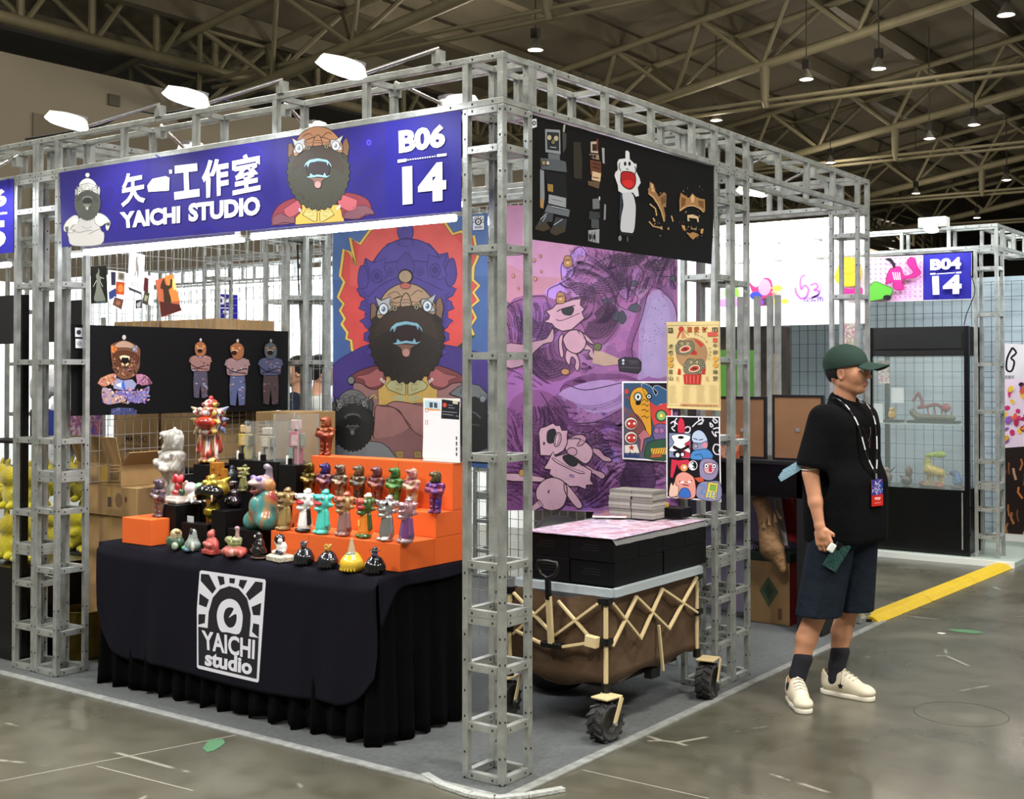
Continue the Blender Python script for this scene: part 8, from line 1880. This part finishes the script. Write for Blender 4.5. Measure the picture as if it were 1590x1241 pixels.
def f1(w, H):
    s = SD(); pts = spline([(-w*.40,0,H*.72),(-w*.30,0,H*.95),(-w*.22,0,H*.6),(-w*.30,0,H*.5),(-w*.1,0,H*.55),(.05*w,0,H*.6),(.2*w,0,H*.5)], 4, False)
    for i in range(len(pts)-1): s.cap(pts[i], pts[i+1], .014, .014, '#8c4a54', .006)
    s.ell((w*.25,0,H*.5), (.04,.03,.035), '#a0404c', .01)
    for i in range(7): s.cap((w*.25,0,H*.5), (w*.25+.055*math.cos(i), .02*math.sin(i*2), H*.5+.055*math.sin(i)), .008, .002, '#a84858', .004)
    s.cap((-w*.42,0,H*.35), (-w*.3,0,.04), .03, .03, '#5a5c48', .02).cap((-w*.3,0,.05), (w*.38,0,.045), .03, .025, '#5a5c48', .02).cap((w*.36,0,.05), (w*.36,0,H*.4), .014, .006, '#6a6c54', .01)
    for x in (-.12, .02, .15, .22): s.cap((x*w,0,H*.5), (x*w+.01,0,.06), .008, .006, '#9c5c60', .004)
    return s
def f2(w, H): return SD().ell((0,0,H*.5), (w*.2,.02,H*.3), '#d8a840', .01).ell((0,0,H*.85), (w*.14,.02,H*.14), '#d8b860', .005).cap((0,0,.02), (0,0,H*.3), .008, .02, '#b88830', .01)
def f3(w, H):
    s = SD().ell((0,0,H*.35), (w*.28,.04,H*.3), '#5a4438', .02).ell((.0,0,H*.75), (w*.14,.03,H*.14), '#7c6450', .01).cap((w*.1,0,H*.6), (w*.5,0,H*.95), .012, .003, '#3c3430', .01).ell((-w*.2,0,H*.2), (w*.2,.04,H*.15), '#8c7c60', .01)
    for i in range(6): s.cap((0,0,H*.4), (w*.35*math.cos(i*1.1), 0, H*.45+H*.3*math.sin(i*1.1)), .012, .004, '#70584a', .01)
    return s
def f4(w, H): return SD().ell((0,0,H*.25), (w*.36,.05,H*.26), '#3c4038', .02).ell((.02,0,H*.7), (w*.22,.04,H*.28), '#5c4438', .02).cap((-w*.2,0,H*.4), (-w*.5,0,H*.5), .016, .004, '#3c302c', .01).cap((0,0,H*.8), (.02,0,H*1.0), .02, .004, '#6c4a40', .01)
def f5(w, H):
    s = SD().cap((-w*.12,0,H*.5), (w*.25,0,H*.42), .045, .04, '#c8b048', .02).cap((-w*.15,0,H*.5), (-w*.18,0,H*.88), .04, .022, '#b8b448', .02).cap((-w*.18,0,H*.9), (-w*.05,0,H*.93), .022, .014, '#8ca838', .01).cap((-w*.08,0,H*.95), (w*.3,0,H*.97), .02, .03, '#a8c848', .02).ell((w*.28,0,H*.95), (.045,.02,.02), '#a0c040', .01)
    for x0, x1 in ((-.15, -.2), (-.08, -.02), (.22, .16), (.26, .34)): s.cap((x0*w,0,H*.45), (x1*w,0,H*.12), .016, .008, '#c8a840', .01)
    s.cap((w*.28,0,H*.45), (w*.42,0,H*.3), .014, .006, '#b8b448', .01).ell((0,0,H*.05), (w*.40,.06,H*.08), '#7c6c48', .02).ell((-w*.35,0,H*.08), (w*.14,.04,H*.08), '#6c3c34', .01).ell((w*.25,-.03,H*.04), (w*.16,.05,H*.1), '#8c4c38', .01)
    return s
def f6(w, H): return SD().ell((-w*.15,0,H*.82), (w*.26,.03,H*.16), '#28406c', .02).cap((0,0,H*.7), (w*.1,0,H*.35), .03, .04, '#4c78b0', .02).cap((w*.1,0,H*.4), (w*.35,0,H*.65), .02, .006, '#7ca0c8', .01).cap((w*.1,0,H*.35), (-.02,0,H*.1), .02, .02, '#5c84b4', .02).ell((0,0,H*.06), (w*.36,.04,H*.08), '#5c4038', .01)
dragon(1411, 1489, 659, 609, 1.155, 0, 'crimson many-maned dragon figure on the upper cabinet shelf', f1); dragon(1370, 1401, 659, 632, 1.155, 0, 'small golden figure on the upper cabinet shelf', f2)
dragon(1362, 1392, 761, 722, .602, 0, 'brown armoured figure lower left in the cabinet', f3, False); dragon(1396, 1420, 762, 724, .602, 0, 'dark green and brown perched figure in the cabinet', f4, False)
dragon(1426, 1472, 764, 704, .602, 0, 'yellow-green deer-like dragon figure in the cabinet', f5, False); dragon(1471, 1500, 764, 730, .602, 0, 'blue crested figure at the right end of the cabinet', f6, False)
for u, v, w_, h_, lab in ((1354, 642, 18, 34, 'white card leaning at the left of the upper cabinet shelf'), (1384, 614, 20, 26, 'pale printed card fixed inside the cabinet glass')):
    a = un(u, v, 1, 6.95); MB().box((a.x, 6.95, a.z-(h_/2)*.0052), (a.x+w_*.0055, 6.953, a.z+(h_/2)*.0052)).build('info_card', M('pale_card', '#c4ccd0', .6), label=lab, cat='card')
    if lab.startswith('pale'): 
        o = bpy.data.objects[-1] if False else None
for u, v, lab in ((1372, 578, 'sticker of pink and green flowers at the upper left of the cabinet'), (1318, 520, 'pink patterned can shape above the green cap')):
    a = un(u, v, 1, 6.93 if u > 1350 else 6.6); k = .0055; MB().box((a.x-.05, a.y, a.z-.10), (a.x+.05, a.y+.01 if u > 1350 else a.y+.12, a.z+.10)).build('floral_panel', M('floral_print', '#c8b0b8', .5, marble=['#c8b8b8', '#a05070', '#d8d0cc', '#7c9068', '#b87890'], nscale=24), label=lab, cat='decoration')
pp = un(1318, 553, 1, 6.66); MB().cyl((pp.x, 6.66, .05), (pp.x, 6.66, pp.z), .02, 8).build('stand_pole', BLACK, label='dark pole holding the pink patterned panel', cat='stand')
# second cabinet edge and posters at the right
MB().box((.28, 7.6, .05), (.40, 8.1, 2.0)).build('display_cabinet', BLACKG, label='side of a black cabinet seen through the far post', cat='cabinet')
x0 = un(1560, 600, 1, YB-.09).x; yR = YB-.09
A = Art(yplane(yR), (0, -1, 0), .0002)
A.poly([(1556,533),(1640,538),(1640,590),(1556,590)], '#d8d4dc'); A.line([(1572,540),(1564,556),(1563,574),(1571,576),(1575,562),(1570,556),(1578,548),(1572,540)], 3.2, '#17151a', 3); A.text('观察所', [(1560,583),(1575,583),(1575,589),(1560,589)], '#17151a', .01)
A.poly([(1556,590),(1640,588),(1640,690),(1556,696)], '#e4d0e4'); r = random.Random(6)
for i in range(70): A.poly(elp(r.uniform(1560, 1636), r.uniform(594, 688), r.uniform(2, 6), r.uniform(2, 7), 7, r.uniform(0, 3)), r.choice(['#d89c30', '#c83070', '#2c2430', '#8c5cb0', '#e8c048', '#d86040', '#b02858']))
A.poly([(1556,696),(1640,690),(1640,835),(1556,845)], '#241a18')
for i in range(26): x = r.uniform(1562, 1630); y = r.uniform(705, 825); A.line([(x, y), (x+r.uniform(-5, 5), y+8), (x+r.uniform(-6, 6), y+18)], r.uniform(2, 4.5), r.choice(['#a0643c', '#c8743c', '#7c4a34', '#b89078']))
sheet(A, 'booth_poster', 'tall printed poster sheets at the right edge behind the far post', 'poster', PRINT, [un(1556, 533, 1, yR+.001), un(1640, 538, 1, yR+.001), un(1640, 835, 1, yR+.001), un(1556, 845, 1, yR+.001)], .01, BLACK)
MB().box((x0-.1, yR-.12, 0), (3.0, yR+.0, .10)).build('trim_4', WHITE, kind='structure')

# ---------------------------------------------------------------- yellow cable protector and floor marks
YC = M('yellow_rubber', '#c8a81c', .55, noise=.12, nscale=18)
a = Vector((-.01, 3.93, 0)); b = Vector((.10, 6.80, 0)); cpz = thing('cable_protector', 'yellow rubber cable protector crossing the aisle floor', 'cable cover', (a.x, a.y, 0)); L = (b-a).length; d = (b-a)/L; nx_ = Vector((d.y, -d.x, 0))
sft = un(1372, 961, 2, 0)-a
for i in range(3):
    p0 = a+d*(L*i/3+.004); p1 = a+d*(L*(i+1)/3-.004); pr = [(-.09,0),(-.05,.028),(-.03,.034),(.03,.034),(.05,.028),(.09,0)]
    vs = [p0+nx_*x+Vector((0,0,z+.002)) for x, z in pr]+[p1+nx_*x+Vector((0,0,z+.002)) for x, z in pr]
    MB().add(vs, [(j, j+1, 7+j, 6+j) for j in range(5)]+[(0,1,2,3,4,5)[::-1], (6,7,8,9,10,11), (0,6,11,5)]).build('segment', YC, cpz)
MB().box((-.07, 3.90, .004), (.03, 3.925, .022)).build('cable_slot', BLACK, cpz)
q = un(1492, 1109, 2, 0); MB().tube([(q.x+.21*math.cos(t), q.y+.21*math.sin(t), -.0005) for t in np.linspace(0, 2*PI, 49)[:-1]], .003, 5, close=True).build('manhole_cover', M('cover_joint', '#4a4940', .9), label='round cover set flush in the concrete by the right edge', cat='floor cover')
def scrap(u, v, w_, h_, ang, mat, label, nm='tape_scrap'):
    q = un(u, v, 2, 0); r = random.Random(int(u)); m = Euler((0, 0, ang)).to_matrix(); pts = [q+m@Vector((w_*math.cos(t)*r.uniform(.7, 1.1), h_*math.sin(t)*r.uniform(.7, 1.2), .0015)) for t in np.linspace(0, 2*PI, 11)[:-1]]
    MB().add(pts+[p+Vector((0,0,.0008)) for p in pts], [tuple(range(9, -1, -1)), tuple(range(10, 20))]+[(i, (i+1) % 10, 10+(i+1) % 10, 10+i) for i in range(10)]).build(nm, mat, label=label, cat='scrap')
GT = M('green_tape', '#4f7a56', .5); scrap(1500, 981, .12, .05, .3, GT, 'scrap of green tape on the floor right of the man'); scrap(330, 1157, .10, .045, -.9, GT, 'green smear of tape on the floor before the skirted table')
scrap(1462, 984, .03, .02, .3, WHITE, 'white paper fleck beside the green tape'); scrap(1388, 942, .03, .012, .3, WHITE, 'white paper fleck near the cable protector')
for u0, v0, u1, v1, lab in ((-40, 1221, 375, 1140, 'thin pale scratch crossing the floor at the bottom left'), (150, 1190, 300, 1228, 'faint pale drag mark on the floor at the bottom left'), (905, 1196, 1100, 1240, 'thin pale scratch on the floor below the wagon')):
    a = un(u0, v0, 2, .0008); b = un(u1, v1, 2, .0008); MB().bar(a, b, .006, .0006).build('floor_scratch', M('pale_scratch', '#98968a', .8), label=lab, cat='floor mark')

# ---------------------------------------------------------------- left neighbour booth
lc = thing('display_cabinet', 'black-framed cabinet of yellow plush toys at the left edge', 'cabinet', (-3.9, .35, .006)); LX = un(47, 1030, 2, 0).x
p0 = un(46, 1034, 2, .006); px_ = min(p0.x, -3.33); py0 = p0.y
hz_ = lambda v: zat((px_, py0, 0), v)
MB().box((px_-.06, py0, .006), (px_, py0+.04, hz_(457))).build('frame_post', BLACKG, lc); MB().box((px_-1.6, py0, hz_(533)), (px_-.061, py0+.05, hz_(457))).build('header', BLACK, lc)
MB().box((px_-1.6, py0+.005, .006), (px_-.061, py0+.5, hz_(886))).build('base_cupboard', BLACKG, lc); 
PLU = M('yellow_plush', '#c8c01c', .95, sheen=.4, bump=.6, bscale=120, noise=.2, nscale=6, ncol='#9c8c14'); PLB = M('dark_print_cloth', '#4a2c1c', .9, noise=.4, nscale=20)
rnd = random.Random(21)
def plush(x, y, z, s, label, group='yellow plush toys'):
    sd_ = SD().ell((0,0,.07), (.075,.06,.07), '#c8c01c', .02).ell((0,-.01,.165), (.062,.055,.055), '#c8c01c', .015)
    for q_ in (-1, 1): sd_.ell((q_*.035,.0,.225), (.014,.010,.032), '#a89c14', .01).ell((q_*.06,-.03,.09), (.02,.03,.02), '#b8b018', .01).ell((q_*.035,-.05,.02), (.026,.035,.02), '#b8b018', .01)
    if not hasattr(plush, 'me'): plush.me = sd_.mesh('plush', .006, False)
    o = bpy.data.objects.new('plush_toy', plush.me); COL.objects.link(o)
    if not plush.me.materials: plush.me.materials.append(PLU)
    o.location = (x, y, z); o.scale = (s, s, s); o.rotation_euler = (rnd.uniform(-.2, .2), 0, rnd.uniform(-.5, .6)); tag(o, label, 'plush toy', group)
zc_ = hz_(886)
wds = ['against the black post', 'second from the black post', 'third from the black post', 'farthest from the black post']
for i in range(3):
    plush(px_-.17-.2*i, py0+.16, zc_, 1.2, 'yellow plush toy in the lower row of the cabinet, '+wds[i]); plush(px_-.2-.2*i, py0+.22, zc_+.30, 1.1, 'yellow plush toy in the upper row of the cabinet, '+wds[i])
ctr = thing('black_counter', 'low black counter behind the left end posts', 'counter', (-3.9, 1.2, .006)); zk = zat((-3.6, 1.0, 0), 872)
MB().box((-5.6, 1.0, .006), (-4.0, 1.5, zk-.02)).build('body', BLACK, ctr); MB().box((-5.62, .98, zk-.02), (-3.98, 1.52, zk)).build('top', BLACK, ctr)
for i in range(4):
    plush(-4.12-.2*i, 1.1, zk, 1.25, 'yellow plush toy on the black counter seen through the posts, '+['first', 'second', 'third', 'fourth'][i]+' from the booth wall'); plush(-4.16-.2*i, 1.2, zk+.32, 1.1, 'yellow plush toy in the upper pile on the counter, '+['first', 'second', 'third', 'fourth'][i]+' from the booth wall')
WBG = M('white_plastic_bag', '#c8ccd0', .35, bump=.8, bscale=18, bdist=.02)
for i, (u, v, yv, lab) in enumerate(((45, 600, 1.7, 'crumpled white plastic bag, left one behind the posts'), (75, 640, 1.65, 'crumpled white plastic bag, right one behind the posts'), (60, 705, 1.55, 'crumpled pale plastic bag low behind the posts'))):
    s_ = SD(); 
    for k in range(8): s_.ell((.12*math.cos(k*.8)*rnd.random(), .05*math.sin(k), .10+.06*math.sin(k*1.3)), (.09,.06,.08), k=.02)
    o = bpy.data.objects.new('plastic_bag', s_.mesh('bag', .01, False)); COL.objects.link(o); q = un(u+30, v, 1, yv); o.location = (q.x, yv, q.z-.1); o.data.materials.append(WBG); tag(o, lab, 'bag')
BC = M('blue_crate_plastic', '#2c3c8c', .5)
rack = thing('steel_rack', 'rack of crates behind the left end posts', 'rack', (-4.4, 1.6, .006)); q0 = un(20, 700, 1, 1.62); q1 = un(140, 700, 1, 1.62)
for v in (668, 735): zz = un(80, v+18, 1, 1.62).z; MB().box((q0.x-.3, 1.50, zz-.02), (q1.x, 1.75, zz)).build('shelf_board', BLACK, rack)
for x in (q0.x-.28, q1.x-.02): MB().box((x, 1.72, .006), (x+.02, 1.75, 2.0)).build('upright', STEEL, rack)
zz = un(80, 686, 1, 1.62).z
for i, (u0, u1, mt, lab) in enumerate(((52, 78, M('black_crate', '#141418', .6), 'black box with a small white mark on the rack'), (80, 104, BC, 'blue crate in the middle of the rack'), (106, 128, M('purple_print_box', '#3c3878', .5, marble=['#3c3c8c', '#8c5060', '#c8c8d8'], nscale=14), 'purple printed carton on the rack next to the banner'))):
    a_ = un(u0, 660, 1, 1.55); b_ = un(u1, 660, 1, 1.55); MB().box((a_.x, 1.52, zz+.001), (b_.x, 1.72, zz+.24)).build('crate', mt, label=lab, cat='crate', bevel=.004)
MB().box((un(52, 500, 1, 1.78).x, 1.775, un(52, 532, 1, 1.78).z), (un(136, 500, 1, 1.78).x-.05, 1.79, un(52, 470, 1, 1.78).z)).build('black_banner', BLACK, label='plain black banner across the back of the left booth', cat='banner')

# ---------------------------------------------------------------- bright booths farther back
WF = M('white_booth_fabric', '#dcdfda', .8)
def wallp(name, x0, x1, y0, y1, z0, z1, label, mat=None): return MB().box((x0, y0, z0), (x1, y1, z1)).build(name, mat or WF, label=label, cat='panel')
wallp('booth_wall', -9.6, -6.5, 8.0, 8.04, 0, 3.0, 'white booth wall seen through the left wire grid')
wallp('booth_wall', -16.2, -9.7, 8.3, 8.34, 0, 3.15, 'farther white booth wall seen through the left wire grid')
wallp('booth_wall', -6.3, -3.6, 6.5, 6.54, 0, 3.0, 'white booth wall seen between the back corner posts')
wallp('booth_wall', -14.8, -14.76, 4, 10, 0, 3.0, 'white booth wall along the hall side beyond the grid')
for (x, y, lab) in ((-6.5, 5.8, 'distant steel truss post seen through the left grid'), (-9.7, 5.8, 'distant steel truss post farther along the next aisle'), (-9.7, 8.2, 'distant steel truss post against the white walls'), (-6.5, 8.2, 'distant steel truss post at a white wall corner'), (-13, 8.2, 'distant steel truss post near the hall wall')):
    column(x, y, LV, ZB, '', lab, False)
beam((-9.7, 5.8, 0), (-6.3, 5.8, 0), 'distant steel beam across the next aisle', holes=False); beam((-6.3, 5.8, 0), (-3.3, 5.8, 0), 'distant steel beam behind the back corner posts', holes=False); beam((-13, 8.2, 0), (-9.5, 8.2, 0), 'distant steel beam near the hall wall', holes=False); beam((-9.5, 8.2, 0), (-6.3, 8.2, 0), 'distant steel beam over the white walls', holes=False)
yq = 5.77; A = Art(yplane(yq), (0, -1, 0), .0002); A.poly([(333,456),(369,458),(369,505),(333,503)], '#2a2894'); A.text('04', [(337,460),(362,461),(362,474),(337,473)], Wt, .04); A.line([(338,478),(363,479)], 1.4, Wt); A.text('17', [(337,482),(361,483),(361,499),(337,498)], Wt, .04)
sheet(A, 'booth_number_sign', 'small blue booth number sign glimpsed through the wire grid', 'sign', PRINT, [un(333, 456, 1, yq+.001), un(369, 458, 1, yq+.001), un(369, 505, 1, yq+.001), un(333, 503, 1, yq+.001)], .01, WHITE)
for a_, b_, lab in (((-9.4, 5.9, 2.6), (-6.8, 5.9, 2.6), 'bright tube light in the next aisle, left'), ((-6.0, 5.9, 2.6), (-3.8, 5.9, 2.6), 'bright tube light in the next aisle, right'), ((-12.5, 8.25, 2.6), (-10, 8.25, 2.6), 'bright tube light far off near the hall wall'), ((-3.3, 7.3, 3.0), (-1.6, 7.3, 3.0), 'tube light washing the tall white panel')): tube_light(a_, b_, lab, 22)
light('next_aisle_fill', 'AREA', (-5.5, 4.9, 3.2), 190, '#f4f8ff', (.9, 0, 0), 3, .5); light('next_aisle_fill', 'AREA', (-9.5, 6.4, 3.2), 230, '#f4f8ff', (.9, 0, 0), 3, .5)  # added area fills, no fixtures, to whiten the walls behind the left grid
light('next_aisle_fill', 'AREA', (-12.5, 6.8, 3.6), 230, '#f4f8ff', (.9, 0, 0), 3, .5)
light('white_panel_fill', 'AREA', (-2.4, 6.4, 3.3), 130, '#ffffff', (1.05, 0, 0), 2.2, .3)  # added area fill close to the white panel to blow it out
light('far_booth_fill', 'AREA', (.2, 6.2, 3.2), 26, '#f4faff', (.75, 0, 0), 3.5, .3)  # area lights with no lamp body, brightening the far booth
light('far_booth_fill', 'AREA', (1.6, 7.0, 3.0), 40, '#f4faff', (.6, 0, 0), 2.0, .3)

CBK = M('black_cable', '#101010')
MB().tube(spline([un(40, 216, 1, .1), un(110, 204, 1, .1), un(160, 193, 1, .1), un(190, 178, 1, .1), un(215, 172, 1, .1), un(245, 176, 1, .1), un(290, 170, 1, .1), un(335, 156, 1, .1), un(360, 158, 1, .1)], 4, False), .007, 6).build('power_cable', CBK, label='thick black cable looping over the beam above the grey bust', cat='cable', smooth=True)
MB().tube(spline([un(462, 368, 1, 1.98), un(463, 420, 1, 1.98), un(465, 470, 1, 1.98), un(469, 540, 1, 1.98), un(474, 610, 1, 1.98)], 4, False), .006, 6).build('power_cable', CBK, label='black cable hanging down inside the back corner posts', cat='cable', smooth=True)
MB().tube(spline([un(1505, 420, 1, 6.86), un(1514, 450, 1, 6.86), un(1506, 475, 1, 6.86), un(1500, 490, 1, 6.86), un(1497, 505, 1, 6.86)], 4, False), .004, 5).build('power_cable', CBK, label='thin dark cable curling down beside the B04 post', cat='cable', smooth=True)
